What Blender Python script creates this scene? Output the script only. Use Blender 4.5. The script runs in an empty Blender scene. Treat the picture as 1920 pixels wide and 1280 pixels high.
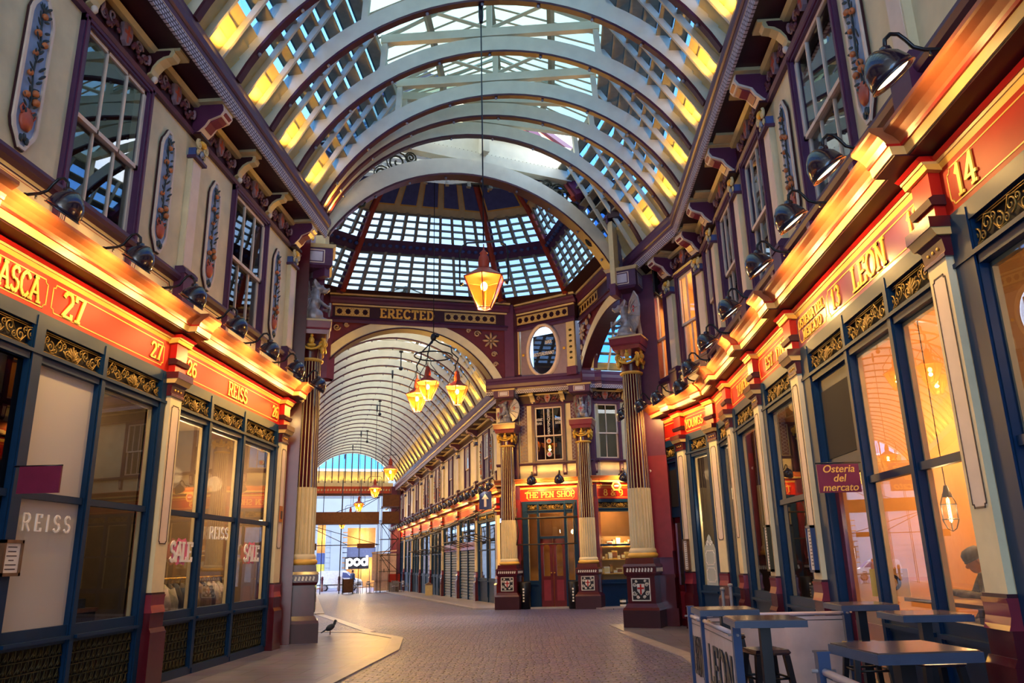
import bpy, math, random
import numpy as np
from mathutils import Vector, Matrix
scene = bpy.context.scene
COL = scene.collection
RND = random.Random(11)
PI = math.pi
# ------------------------------------------------------------------ colour / materials
def lin(h, g=1.0):
    h = h.lstrip('#'); c = [int(h[i:i+2], 16)/255 for i in (0, 2, 4)]
    return tuple(((x/12.92) if x <= .04045 else ((x+.055)/1.055)**2.4)*g for x in c) + (1,)
MATS = {}
def mat(name, col, rough=.5, metal=0., var=.12, scale=6., bump=0., spec=.4, coat=0.):
    if name in MATS: return MATS[name]
    m = bpy.data.materials.new(name); m.use_nodes = True
    nt = m.node_tree; b = nt.nodes['Principled BSDF']
    b.inputs['Roughness'].default_value = rough; b.inputs['Metallic'].default_value = metal
    b.inputs['Specular IOR Level'].default_value = spec
    if coat: b.inputs['Coat Weight'].default_value = coat; b.inputs['Coat Roughness'].default_value = .15
    c = lin(col)
    tc = nt.nodes.new('ShaderNodeTexCoord'); n = nt.nodes.new('ShaderNodeTexNoise')
    n.inputs['Scale'].default_value = scale; n.inputs['Detail'].default_value = 4
    nt.links.new(tc.outputs['Object'], n.inputs['Vector'])
    r = nt.nodes.new('ShaderNodeValToRGB')
    r.color_ramp.elements[0].position = .3; r.color_ramp.elements[1].position = .72
    r.color_ramp.elements[0].color = tuple(max(0, x*(1-var)) for x in c[:3])+(1,)
    r.color_ramp.elements[1].color = tuple(min(1, x*(1+var)) for x in c[:3])+(1,)
    nt.links.new(n.outputs['Fac'], r.inputs['Fac']); nt.links.new(r.outputs['Color'], b.inputs['Base Color'])
    if bump:
        bp = nt.nodes.new('ShaderNodeBump'); bp.inputs['Strength'].default_value = bump; bp.inputs['Distance'].default_value = .01
        nt.links.new(n.outputs['Fac'], bp.inputs['Height']); nt.links.new(bp.outputs['Normal'], b.inputs['Normal'])
    MATS[name] = m; return m
def glass(name, tint=(1, 1, 1), rough=.0, gl=1.0, ior=1.5):
    if name in MATS: return MATS[name]
    m = bpy.data.materials.new(name); m.use_nodes = True; nt = m.node_tree; nt.nodes.clear()
    o = nt.nodes.new('ShaderNodeOutputMaterial'); mx = nt.nodes.new('ShaderNodeMixShader')
    t = nt.nodes.new('ShaderNodeBsdfTransparent'); g = nt.nodes.new('ShaderNodeBsdfGlossy'); f = nt.nodes.new('ShaderNodeFresnel')
    ge = nt.nodes.new('ShaderNodeNewGeometry'); ma = nt.nodes.new('ShaderNodeMath'); ma.operation = 'MULTIPLY_ADD'; ma.inputs[1].default_value = 1/ior-ior; ma.inputs[2].default_value = ior
    nt.links.new(ge.outputs['Backfacing'], ma.inputs[0]); nt.links.new(ma.outputs[0], f.inputs['IOR']); t.inputs['Color'].default_value = (*tint, 1); g.inputs['Roughness'].default_value = rough
    g.inputs['Color'].default_value = (gl, gl, gl, 1)
    nt.links.new(f.outputs[0], mx.inputs[0]); nt.links.new(t.outputs[0], mx.inputs[1]); nt.links.new(g.outputs[0], mx.inputs[2])
    nt.links.new(mx.outputs[0], o.inputs[0]); MATS[name] = m; return m
def emit(name, col, s):
    if name in MATS: return MATS[name]
    m = bpy.data.materials.new(name); m.use_nodes = True; nt = m.node_tree; nt.nodes.clear()
    o = nt.nodes.new('ShaderNodeOutputMaterial'); e = nt.nodes.new('ShaderNodeEmission')
    e.inputs['Color'].default_value = lin(col); e.inputs['Strength'].default_value = s
    nt.links.new(e.outputs[0], o.inputs[0]); MATS[name] = m; return m
def frosted(name, tint, fac, rough=.5):
    if name in MATS: return MATS[name]
    m = bpy.data.materials.new(name); m.use_nodes = True; nt = m.node_tree; nt.nodes.clear()
    o = nt.nodes.new('ShaderNodeOutputMaterial'); mx = nt.nodes.new('ShaderNodeMixShader'); mx.inputs[0].default_value = fac
    t = nt.nodes.new('ShaderNodeBsdfTransparent'); t.inputs['Color'].default_value = (*tint, 1)
    p = nt.nodes.new('ShaderNodeBsdfPrincipled'); p.inputs['Base Color'].default_value = (*tint, 1); p.inputs['Roughness'].default_value = rough
    nt.links.new(t.outputs[0], mx.inputs[1]); nt.links.new(p.outputs[0], mx.inputs[2]); nt.links.new(mx.outputs[0], o.inputs[0])
    MATS[name] = m; return m
CREAM = mat('cream_paint', '#D9C8A2', .5, var=.14, scale=2.2, bump=.06)
CREAM2 = mat('pale_pink_paint', '#DCC6B6', .45, var=.05)
STONE = mat('cream_trim', '#CDB98A', .45, var=.08)
MAROON = mat('maroon_gloss', '#4A0E1A', .25, var=.12, coat=.4)
DMAROON = mat('dark_maroon', '#36101C', .4, var=.1)
ROSE = mat('rose_maroon', '#7C2636', .28, var=.1, coat=.4)
PURPLE = mat('purple_paint', '#4C2A4C', .38, var=.1)
PURPLE2 = mat('plum_trim', '#5A2A48', .35, var=.1)
BLUE = mat('dark_blue_gloss', '#07294C', .42, var=.1, spec=.22)
RED = mat('signal_red', '#B01A12', .35, var=.16, scale=1.6)
REDP = mat('fascia_red', '#9C1A10', .5, var=.2, scale=1.3, spec=.2)
GOLD = mat('gold_leaf', '#E0AE44', .4, metal=.12, var=.1)
GOLDP = mat('gold_line', '#E0B050', .45, var=.04)
IRON = mat('gilt_ironwork', '#8C7038', .4, metal=.45, var=.25)
DIRON = mat('olive_iron', '#3A3620', .5, metal=.3, var=.25)
BLACK = mat('black_metal', '#14141C', .35, var=.1)
LAMP = mat('lamp_enamel', '#241828', .16, var=.1, coat=.8)
LILAC = mat('lilac_band', '#B4AEC0', .5, var=.1)
RIB = mat('rib_paint', '#CFCBB6', .5, var=.08, scale=3)
BOARD = mat('roof_board', '#D6C48C', .5, var=.1, scale=4)
SLATB = mat('roof_timber', '#8F8873', .6, var=.18, scale=5)
SILVER = mat('silver_grey', '#8D8890', .38, metal=.35, var=.2, scale=9)
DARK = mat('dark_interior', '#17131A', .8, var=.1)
WHITE = mat('white_paint', '#E8E4DE', .5, var=.03)
WOOD = mat('worn_wood', '#6A4A36', .3, var=.3, scale=9, coat=.3)
TERRA = mat('terracotta', '#B2513A', .45, var=.15)
FRUIT = mat('orange_fruit', '#B9683A', .45, var=.15)
LEAF = mat('leaf_green', '#26323A', .5, var=.2)
RBLUE = mat('relief_blue', '#8FA0C4', .5, var=.1)
NAVY = mat('navy_panel', '#44548A', .5, var=.15)
BRICKRED = mat('rib_red', '#A8402A', .45, var=.15)
GLASS = glass('window_glass', (.93, .95, .96), 0, 1)
DGLASS = glass('dim_window_glass', (.80, .84, .88), 0, 1, 1.7)
LGLASS = glass('louvre_glass', (.10, .27, .58), .08, .8, 1.45)
PGLASS = glass('pale_louvre_glass', (.17, .25, .37), .05, .8, 1.45)
SGLASS = glass('skylight_glass', (.18, .28, .30), 0, .8); SGLASS2 = glass('far_skylight_glass', (.70, .68, .60), 0, .8)  # tints set the light: far panes clearer and warmer to brighten that vault
def lantglass():
    m = bpy.data.materials.new('amber_lantern_glass'); m.use_nodes = True; nt = m.node_tree; nt.nodes.clear(); N = nt.nodes.new
    o = N('ShaderNodeOutputMaterial'); a = N('ShaderNodeMixShader'); c = N('ShaderNodeMixShader'); t = N('ShaderNodeBsdfTransparent'); l = N('ShaderNodeBsdfTranslucent'); g = N('ShaderNodeBsdfGlossy'); f = N('ShaderNodeFresnel')
    t.inputs[0].default_value = (1, .74, .25, 1); l.inputs[0].default_value = (.012, .0062, .0004, 1); g.inputs['Roughness'].default_value = .1; a.inputs[0].default_value = .5; f.inputs[0].default_value = 1.4
    nt.links.new(t.outputs[0], a.inputs[1]); nt.links.new(l.outputs[0], a.inputs[2]); nt.links.new(f.outputs[0], c.inputs[0]); nt.links.new(a.outputs[0], c.inputs[1]); nt.links.new(g.outputs[0], c.inputs[2]); nt.links.new(c.outputs[0], o.inputs[0]); return m
LANT = lantglass()
FROST = frosted('frosted_film', (.55, .52, .52), .72, .4)
BULB = emit('lamp_bulb', '#FFD88A', 40)
BULBW = emit('lamp_opening', '#FFE3A8', 5)
# ------------------------------------------------------------------ mesh builder
ZM = None
def zmap(z):
    if ZM is None: return z
    xs, ys = ZM
    return float(np.interp(z, xs, ys)) if z <= xs[-1] else z - xs[-1] + ys[-1]
class MB:
    def __init__(s): s.v = []; s.f = []; s.mi = []; s.sm = []; s.mats = []; s.c = 0
    def use(s, m):
        if m not in s.mats: s.mats.append(m)
        s.c = s.mats.index(m); return s
    def add(s, vs, fs, smooth=False):
        n = len(s.v); s.v += [tuple(p) for p in vs]
        for f in fs: s.f.append([i+n for i in f]); s.mi.append(s.c); s.sm.append(smooth)
        return s
    def box(s, x0, x1, y0, y1, z0, z1):
        vs = [(x, y, z) for x in (x0, x1) for y in (y0, y1) for z in (z0, z1)]
        return s.add(vs, [(0, 1, 3, 2), (4, 6, 7, 5), (0, 4, 5, 1), (2, 3, 7, 6), (0, 2, 6, 4), (1, 5, 7, 3)])
    def ob(s, x0, x1, o0, o1, z0, z1): return s.box(x0, x1, -o1, -o0, z0, z1)
    def quad(s, *p): return s.add(p, [tuple(range(len(p)))])
    def prism(s, poly, axis, a0, a1, caps=True):
        n = len(poly)
        def P(p, a): return (a, -p[0], p[1]) if axis == 'x' else ((p[0], a, p[1]) if axis == 'y' else (p[0], p[1], a))
        vs = [P(p, a0) for p in poly] + [P(p, a1) for p in poly]
        fs = [(i, (i+1) % n, n+(i+1) % n, n+i) for i in range(n)]
        if caps: fs += [tuple(range(n))[::-1], tuple(range(n, 2*n))]
        return s.add(vs, fs)
    def loft(s, polys, close=True, caps=True, smooth=False):
        n = len(polys[0]); vs = [p for q in polys for p in q]; fs = []
        for k in range(len(polys)-1):
            for i in range(n if close else n-1):
                j = (i+1) % n; fs.append((k*n+i, k*n+j, (k+1)*n+j, (k+1)*n+i))
        s.add(vs, fs, smooth)
        if caps and close:
            m = len(s.v)-len(vs); 
            s.f.append([m+i for i in range(n)][::-1]); s.mi.append(s.c); s.sm.append(False)
            b = m+(len(polys)-1)*n; s.f.append([b+i for i in range(n)]); s.mi.append(s.c); s.sm.append(False)
        return s
    def tube(s, pts, r, n=6, closed=False, smooth=True, taper=None):
        P = [Vector(p) for p in pts]; N = len(P); rings = []
        up = None
        for i in range(N):
            a = P[i-1] if (i > 0 or closed) else P[i]; b = P[(i+1) % N] if (i < N-1 or closed) else P[i]
            t = (b-a); t = t.normalized() if t.length > 1e-9 else Vector((0, 0, 1))
            if up is None:
                up = Vector((0, 0, 1)) if abs(t.z) < .9 else Vector((1, 0, 0))
            u = t.cross(up); 
            if u.length < 1e-6: u = t.orthogonal()
            u.normalize(); w = u.cross(t).normalized(); up = w
            rr = r if taper is None else r*(1+(taper-1)*i/max(1, N-1))
            rings.append([P[i]+u*(math.cos(2*PI*k/n)*rr)+w*(math.sin(2*PI*k/n)*rr) for k in range(n)])
        if closed: rings.append(rings[0])
        return s.loft(rings, True, not closed, smooth)
    def lathe(s, prof, cx=0, cy=0, n=16, smooth=True, a0=0., a1=2*PI, rx=1, ry=1):
        full = abs(a1-a0-2*PI) < 1e-6; m = n if full else n+1
        vs = [(cx+r*math.cos(a0+(a1-a0)*k/n)*rx, cy+r*math.sin(a0+(a1-a0)*k/n)*ry, z) for r, z in prof for k in range(m)]
        fs = []
        for i in range(len(prof)-1):
            for k in range(n):
                j = (k+1) % m; fs.append((i*m+k, i*m+j, (i+1)*m+j, (i+1)*m+k))
        return s.add(vs, fs, smooth)
    def ball(s, c, r, nu=10, nv=6, M=None, smooth=True):
        if not hasattr(r, '__len__'): r = (r, r, r)
        vs = []; fs = []
        for i in range(nv+1):
            th = PI*i/nv
            for k in range(nu):
                ph = 2*PI*k/nu; p = Vector((r[0]*math.sin(th)*math.cos(ph), r[1]*math.sin(th)*math.sin(ph), r[2]*math.cos(th)))
                if M is not None: p = M @ p
                vs.append((c[0]+p.x, c[1]+p.y, c[2]+p.z))
        for i in range(nv):
            for k in range(nu):
                j = (k+1) % nu; fs.append((i*nu+k, i*nu+j, (i+1)*nu+j, (i+1)*nu+k))
        return s.add(vs, fs, smooth)
    def xf(s, M, start=0):
        for i in range(start, len(s.v)):
            s.v[i] = tuple(M @ Vector(s.v[i]))
        return s
    def build(s, name, parent=None, kind=None, label=None, cat=None, group=None, loc=None, rot=None, base=0.):
        me = bpy.data.meshes.new(name)
        V = s.v if ZM is None else [(x, y, zmap(z+base)-zmap(base)) for x, y, z in s.v]
        me.from_pydata(V, [], s.f)
        for m in s.mats: me.materials.append(m)
        me.polygons.foreach_set('material_index', s.mi); me.polygons.foreach_set('use_smooth', s.sm)
        me.update(); me.validate()
        o = bpy.data.objects.new(name, me); COL.objects.link(o)
        if parent is not None: o.parent = parent
        if loc is not None: o.location = loc
        if rot is not None: o.rotation_euler = (0, 0, rot)
        return tag(o, label, cat, group, kind)
def tag(o, label=None, cat=None, group=None, kind=None):
    if label: o['label'] = label
    if cat: o['category'] = cat
    if group: o['group'] = group
    if kind: o['kind'] = kind
    return o
def thing(name, label, cat, loc=(0, 0, 0), rot=0., group=None):
    o = bpy.data.objects.new(name, None); COL.objects.link(o); o.empty_display_size = .1
    o.location = loc; o.rotation_euler = (0, 0, rot)
    return tag(o, label, cat, group)
def kids(o): return [c for c in bpy.data.objects if c.parent == o]
KC = {}
def dup(root, loc, rot=None, label=None, group=None, scale=None):
    """a copy of a thing with copies of its parts and sub-parts"""
    if root.name not in KC:
        KC[root.name] = [(c, kids(c)) for c in kids(root)]
    r = root.copy(); COL.objects.link(r); r.location = loc
    if rot is not None: r.rotation_euler = (0, 0, rot)
    if label: r['label'] = label
    if group: r['group'] = group
    if scale: r.scale = scale
    for c, gs in KC[root.name]:
        d = c.copy(); COL.objects.link(d); d.parent = r
        for g in gs:
            e = g.copy(); COL.objects.link(e); e.parent = d
    return r
class Fr:
    """a facade frame: x to the viewer's right, y into the wall, z up"""
    def __init__(s, ox, oy, ang): s.O = (ox, oy); s.a = ang; s.ex = (math.cos(ang), math.sin(ang)); s.ey = (-math.sin(ang), math.cos(ang))
    def pt(s, x, o=0., z=0.): return (s.O[0]+x*s.ex[0]-o*s.ey[0], s.O[1]+x*s.ex[1]-o*s.ey[1], z)
def spot(name, loc, to, energy, col, size=70, blend=.6, rad=.05, parent=None):
    l = bpy.data.lights.new(name, 'SPOT'); l.energy = energy; l.color = col; l.spot_size = math.radians(size); l.spot_blend = blend; l.shadow_soft_size = rad
    o = bpy.data.objects.new(name, l); COL.objects.link(o); o.location = loc
    d = Vector(to)-Vector(loc); o.rotation_euler = d.to_track_quat('-Z', 'Y').to_euler()
    if parent is not None: o.parent = parent
    return o
def point(name, loc, energy, col, rad=.06, parent=None):
    l = bpy.data.lights.new(name, 'POINT'); l.energy = energy; l.color = col; l.shadow_soft_size = rad
    o = bpy.data.objects.new(name, l); COL.objects.link(o); o.location = loc
    if parent is not None: o.parent = parent
    return o
ORD = ['nearest', 'second', 'third', 'fourth', 'fifth', 'sixth', 'seventh', 'eighth', 'ninth', 'tenth', 'eleventh', 'twelfth', 'thirteenth', 'fourteenth', 'fifteenth', 'sixteenth', 'seventeenth', 'eighteenth', 'nineteenth', 'twentieth', 'twenty-first', 'twenty-second', 'twenty-third', 'twenty-fourth', 'twenty-fifth', 'twenty-sixth', 'twenty-seventh', 'twenty-eighth', 'twenty-ninth', 'thirtieth', 'thirty-first', 'thirty-second', 'thirty-third', 'thirty-fourth', 'thirty-fifth', 'thirty-sixth', 'thirty-seventh', 'thirty-eighth', 'thirty-ninth', 'fortieth']
# ------------------------------------------------------------------ slab lettering from strokes
def arc(cx, cy, rx, ry, a0, a1, n=9):
    return [(cx+rx*math.cos(math.radians(a0+(a1-a0)*i/n)), cy+ry*math.sin(math.radians(a0+(a1-a0)*i/n))) for i in range(n+1)]
O_ = arc(.4, .5, .36, .5, 90, 450, 18)
GL = {
 'A': (.8, [[(.04, 0), (.4, 1)], [(.4, 1), (.76, 0)], [(.18, .34), (.62, .34)]]),
 'B': (.7, [[(.12, 0), (.12, 1)], [(.12, 1), (.4, 1)]+arc(.4, .76, .22, .24, 90, -90)+[(.12, .52)], [(.4, .52)]+arc(.4, .26, .26, .26, 90, -90)+[(.12, 0)]]),
 'C': (.75, [arc(.42, .5, .36, .5, 40, 320, 14)]),
 'D': (.8, [[(.12, 0), (.12, 1)], [(.12, 1), (.32, 1)]+arc(.32, .5, .4, .5, 90, -90, 12)+[(.12, 0)]]),
 'E': (.66, [[(.12, 0), (.12, 1)], [(.12, 1), (.58, 1), (.58, .84)], [(.12, .5), (.46, .5)], [(.12, 0), (.6, 0), (.6, .17)]]),
 'G': (.8, [arc(.42, .5, .36, .5, 45, 330, 14), [(.5, .42), (.74, .42), (.74, .06)]]),
 'H': (.8, [[(.12, 0), (.12, 1)], [(.68, 0), (.68, 1)], [(.12, .5), (.68, .5)]]),
 'I': (.34, [[(.17, 0), (.17, 1)]]),
 'K': (.76, [[(.12, 0), (.12, 1)], [(.66, 1), (.14, .42)], [(.3, .58), (.7, 0)]]),
 'L': (.64, [[(.12, 0), (.12, 1)], [(.12, 0), (.58, 0), (.58, .18)]]),
 'M': (.95, [[(.12, 0), (.12, 1)], [(.12, 1), (.47, .15)], [(.47, .15), (.83, 1)], [(.83, 1), (.83, 0)]]),
 'N': (.8, [[(.12, 0), (.12, 1)], [(.12, 1), (.68, 0)], [(.68, 0), (.68, 1)]]),
 'O': (.8, [O_]),
 'P': (.7, [[(.12, 0), (.12, 1)], [(.12, 1), (.4, 1)]+arc(.4, .73, .24, .27, 90, -90)+[(.12, .46)]]),
 'R': (.76, [[(.12, 0), (.12, 1)], [(.12, 1), (.4, 1)]+arc(.4, .74, .23, .26, 90, -90)+[(.12, .48)], [(.36, .48), (.7, 0)]]),
 'S': (.66, [arc(.33, .75, .25, .25, 25, 270, 9)+arc(.33, .25, .27, .25, 90, -155, 9)]),
 'T': (.74, [[(.37, 0), (.37, 1)], [(.05, .82), (.05, 1), (.69, 1), (.69, .82)]]),
 'U': (.78, [[(.12, 1), (.12, .3)]+arc(.39, .28, .27, .28, 180, 360)+[(.66, 1)]]),
 'V': (.78, [[(.04, 1), (.39, 0)], [(.39, 0), (.74, 1)]]),
 'W': (1.05, [[(.04, 1), (.28, 0)], [(.28, 0), (.52, .9)], [(.52, .9), (.76, 0)], [(.76, 0), (1.01, 1)]]),
 'X': (.76, [[(.06, 0), (.7, 1)], [(.06, 1), (.7, 0)]]),
 'Y': (.76, [[(.06, 1), (.38, .48)], [(.7, 1), (.38, .48)], [(.38, .48), (.38, 0)]]),
 '0': (.7, [arc(.35, .5, .29, .5, 90, 450, 16)]),
 '1': (.45, [[(.08, .78), (.24, 1), (.24, 0)]]),
 '2': (.66, [arc(.32, .72, .25, .28, 165, -30, 9)+[(.08, 0), (.6, 0), (.6, .14)]]),
 '3': (.66, [arc(.3, .76, .24, .24, 150, -80, 9)+arc(.3, .26, .28, .26, 85, -150, 9)]),
 '4': (.7, [[(.48, 0), (.48, 1), (.05, .3), (.66, .3)]]),
 '6': (.68, [arc(.4, .6, .34, .4, 60, 180, 8)+arc(.34, .3, .27, .3, 180, 540, 14)]),
 '7': (.64, [[(.06, .82), (.06, 1), (.6, 1), (.26, 0)]]),
 '8': (.68, [arc(.34, .76, .22, .24, 270, 630, 14), arc(.34, .27, .28, .27, 90, 450, 14)]),
 '9': (.68, [arc(.34, .7, .27, .3, 0, 360, 14), arc(.28, .4, .34, .4, 0, -110, 8)]),
 '&': (.85, [[(.78, 0), (.2, .78)]+arc(.36, .82, .17, .18, 190, -20, 8)+[(.14, .34)]+arc(.32, .22, .24, .22, 150, 330, 8)+[(.74, .5)]]),
 '.': (.3, [[(.1, .03), (.2, .03)]]), ' ': (.4, []),
 'p': (.8, [[(.12, -.35), (.12, .66)], arc(.42, .33, .3, .33, 180, 540, 16)]),
 'o': (.85, [arc(.42, .33, .32, .33, 90, 450, 16)]),
 'd': (.85, [[(.7, 0), (.7, 1)], arc(.4, .33, .3, .33, 0, 360, 16)]),
}
def lettering(text, h, m, parent, x=0., o=.0, z=0., align='c', w=.15, serif=True, depth=.01, name='lettering', sp=.1, xs=1., vert=False, slope=0., label=None, group=None, thin=None):
    b = MB(); b.use(m); pen = 0.; segs = []; ypen = 0.
    for ch in text:
        g = GL[ch]
        for pl in g[1]:
            for i in range(len(pl)-1):
                (ax, ay), (bx, by) = pl[i], pl[i+1]
                segs.append((pen+ax, ay+ypen, pen+bx, by+ypen))
            if serif:
                for (px, py), (qx, qy) in ((pl[0], pl[1]), (pl[-1], pl[-2])):
                    if py in (0, 1) and abs(qy-py) > .3 and len(pl) < 6:
                        segs.append((pen+px-.15, py+ypen, pen+px+.15, py+ypen))
        if vert: ypen -= 1.25
        else: pen += g[0]+sp
    tot = pen-sp; x0 = -tot/2 if align == 'c' else 0
    if vert: x0 = -.36
    for si, (ax, ay, bx, by) in enumerate(segs):
        d = Vector((bx-ax, by-ay)); L = d.length
        if L < 1e-6: continue
        d /= L; nrm = Vector((-d.y, d.x)); t = (w if abs(d.y) > .35 else (thin or w*.62))/2; e = t*.5
        p = [(ax-d.x*e+nrm.x*t, ay-d.y*e+nrm.y*t), (ax-d.x*e-nrm.x*t, ay-d.y*e-nrm.y*t), (bx+d.x*e-nrm.x*t, by+d.y*e-nrm.y*t), (bx+d.x*e+nrm.x*t, by+d.y*e+nrm.y*t)]
        P = [(x+(x0+a)*h*xs, z+(c)*h+slope*(x0+a)*h) for a, c in p]
        b.prism(P, 'y', -o-depth-.0007*((si*5) % 9), -o+.001)
    return b.build(name, parent, label=label, group=group)
ELAMP = 33.; EUP = 24.; ELAN = 210.; EROOM = 50.; ESKY = 2.3; EXPO = 1.35
SKYA = (.24, .52, 1.0, 1); SKYB = (.95, .90, .78, 1)
BASE = 0.
# ------------------------------------------------------------------ more materials
CYMA = mat('tan_cornice', '#A8603A', .38, var=.12)
CORONA = mat('buff_cornice', '#D0B070', .4, var=.08)
ROOMW = mat('room_beige', '#8A7458', .8, var=.1)
WARMW = mat('room_warm', '#C08A4C', .7, var=.12, scale=3)
DOORM = mat('door_maroon', '#571420', .22, var=.1, coat=.5)
def keyband():
    m = mat('key_pattern_band', '#B9B3C6', .5, var=.05); nt = m.node_tree; b = nt.nodes['Principled BSDF']
    tc = nt.nodes.new('ShaderNodeTexCoord'); mp = nt.nodes.new('ShaderNodeMapping'); br = nt.nodes.new('ShaderNodeTexBrick')
    mp.inputs['Rotation'].default_value = (PI/2, 0, 0)
    br.inputs['Scale'].default_value = 1; br.inputs['Brick Width'].default_value = .09; br.inputs['Row Height'].default_value = .05
    br.inputs['Mortar Size'].default_value = .011; br.offset = .5
    br.inputs['Color1'].default_value = lin('#C6C0D2'); br.inputs['Color2'].default_value = lin('#B2A9C0'); br.inputs['Mortar'].default_value = lin('#3A2438')
    nt.links.new(tc.outputs['Object'], mp.inputs[0]); nt.links.new(mp.outputs[0], br.inputs[0]); nt.links.new(br.outputs[0], b.inputs['Base Color'])
    return m
KEYB = keyband()
NTRIM = [0]; NWIN = [0]
def trim(b, F, suffix=''):
    NTRIM[0] += 1
    return b.build('trim_%d' % NTRIM[0], None, 'structure', loc=F.pt(0, 0, 0), rot=F.a)
def spiral(cx, cz, r, turns, a0, o=.02, n=14, sgn=1):
    return [(cx+r*(1-.82*i/n)*math.cos(a0+sgn*turns*2*PI*i/n), -o, cz+r*(1-.82*i/n)*math.sin(a0+sgn*turns*2*PI*i/n)) for i in range(n+1)]
GRC = {}
def grille_mesh(w, h):
    """gilt scrollwork: palmette in the middle, running scrolls either side (x centred, z from 0)"""
    k = (round(w, 2), round(h, 2), ZM is None)
    if k in GRC: return GRC[k]
    b = MB(); b.use(IRON); r = .010
    for z in (.012, h-.012, h*.12, h*.88): b.tube([(-w/2, -.01, z), (w/2, -.01, z)], .007, 4)
    for j in range(-3, 4):
        a = j*.36; L = h*(.62-.05*abs(j))
        b.tube([(0, -.02, h*.16), (math.sin(a)*L*.5, -.035, h*.16+math.cos(a)*L*.55), (math.sin(a)*L*.95, -.02, h*.16+math.cos(a)*L)], r*1.5, 5, taper=.7)
    n = max(1, int(w/2/(h*.62))); step = (w/2-.04)/(n+.35)
    for sg in (-1, 1):
        x = sg*(h*.3)
        for i in range(n+1):
            cx = sg*(step*(i+.62)); R = min(step*.42, h*.3)
            up = i % 2 == 0
            b.tube(spiral(cx, h*(.40 if up else .60), R, 1.35, PI/2 if up else -PI/2, sgn=sg*(1 if up else -1)), r, 5, taper=.7)
            b.tube(spiral(cx+sg*step*.45, h*(.68 if up else .32), R*.55, 1.2, -PI/2 if up else PI/2, sgn=sg*(-1 if up else 1)), r*.85, 4, taper=.7)
            b.tube([(cx-sg*step*.5, -.02, h*(.2 if up else .8)), (cx, -.03, h*(.14 if up else .86)), (cx+sg*step*.5, -.02, h*(.45))], r*.8, 4)
    b.use(DARK).box(-w/2, w/2, .03, .04, 0, h)
    o = b.build('grille'); me = o.data; bpy.data.objects.remove(o); GRC[k] = me; return me
RSC = {}
def riser_mesh(w, h):
    k = (round(w, 2), round(h, 2))
    if k in RSC: return RSC[k]
    b = MB(); b.use(DARK).box(-w/2, w/2, .03, .04, 0, h).use(DIRON)
    nx = max(4, int(w/.11)); dx = w/nx; nz = 5; dz = h/nz
    for i in range(nx):
        cx = -w/2+dx*(i+.5)
        b.tube([(cx-dx*.5, -.005, 0), (cx-dx*.5, -.005, h)], .006, 4, smooth=False)
        for j in range(nz):
            z = dz*j
            b.tube([(cx-dx*.45, -.01, z+dz*.1), (cx-dx*.1, -.015, z+dz*.55), (cx, -.015, z+dz*.95), (cx+dx*.1, -.015, z+dz*.55), (cx+dx*.45, -.01, z+dz*.1)], .008, 4)
            b.ball((cx, -.012, z+dz*.32), (.018, .012, .022), 6, 4)
    for j in range(nz+1): b.box(-w/2, w/2, -.012, .01, dz*j-.006, dz*j+.006)
    o = b.build('riser'); me = o.data; bpy.data.objects.remove(o); RSC[k] = me; return me
def obj(name, me, parent, loc=(0, 0, 0)):
    o = bpy.data.objects.new(name, me); COL.objects.link(o); o.parent = parent; o.location = loc; return o
def line_frame(b, m, x0, x1, z0, z1, o, t=.012, notch=0.):
    """thin painted line, corners notched with quarter rounds"""
    b.use(m); c = notch
    P = [(x0+c, z0), (x1-c, z0), (x1-c*.8, z0+c*.8), (x1, z0+c), (x1, z1-c), (x1-c*.8, z1-c*.8), (x1-c, z1), (x0+c, z1), (x0+c*.8, z1-c*.8), (x0, z1-c), (x0, z0+c), (x0+c*.8, z0+c*.8)] if c else [(x0, z0), (x1, z0), (x1, z1), (x0, z1)]
    n = len(P)
    for i in range(n):
        a = Vector(P[i]); d = Vector(P[(i+1) % n]); L = (d-a).length; u = (d-a)/L; v = Vector((-u.y, u.x))*t/2; e = u*t/2
        q = [a-e-v, d+e-v, d+e+v, a-e+v]
        b.prism([tuple(p) for p in q], 'y', -o-.004, -o)
PIL_W = .34
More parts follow.
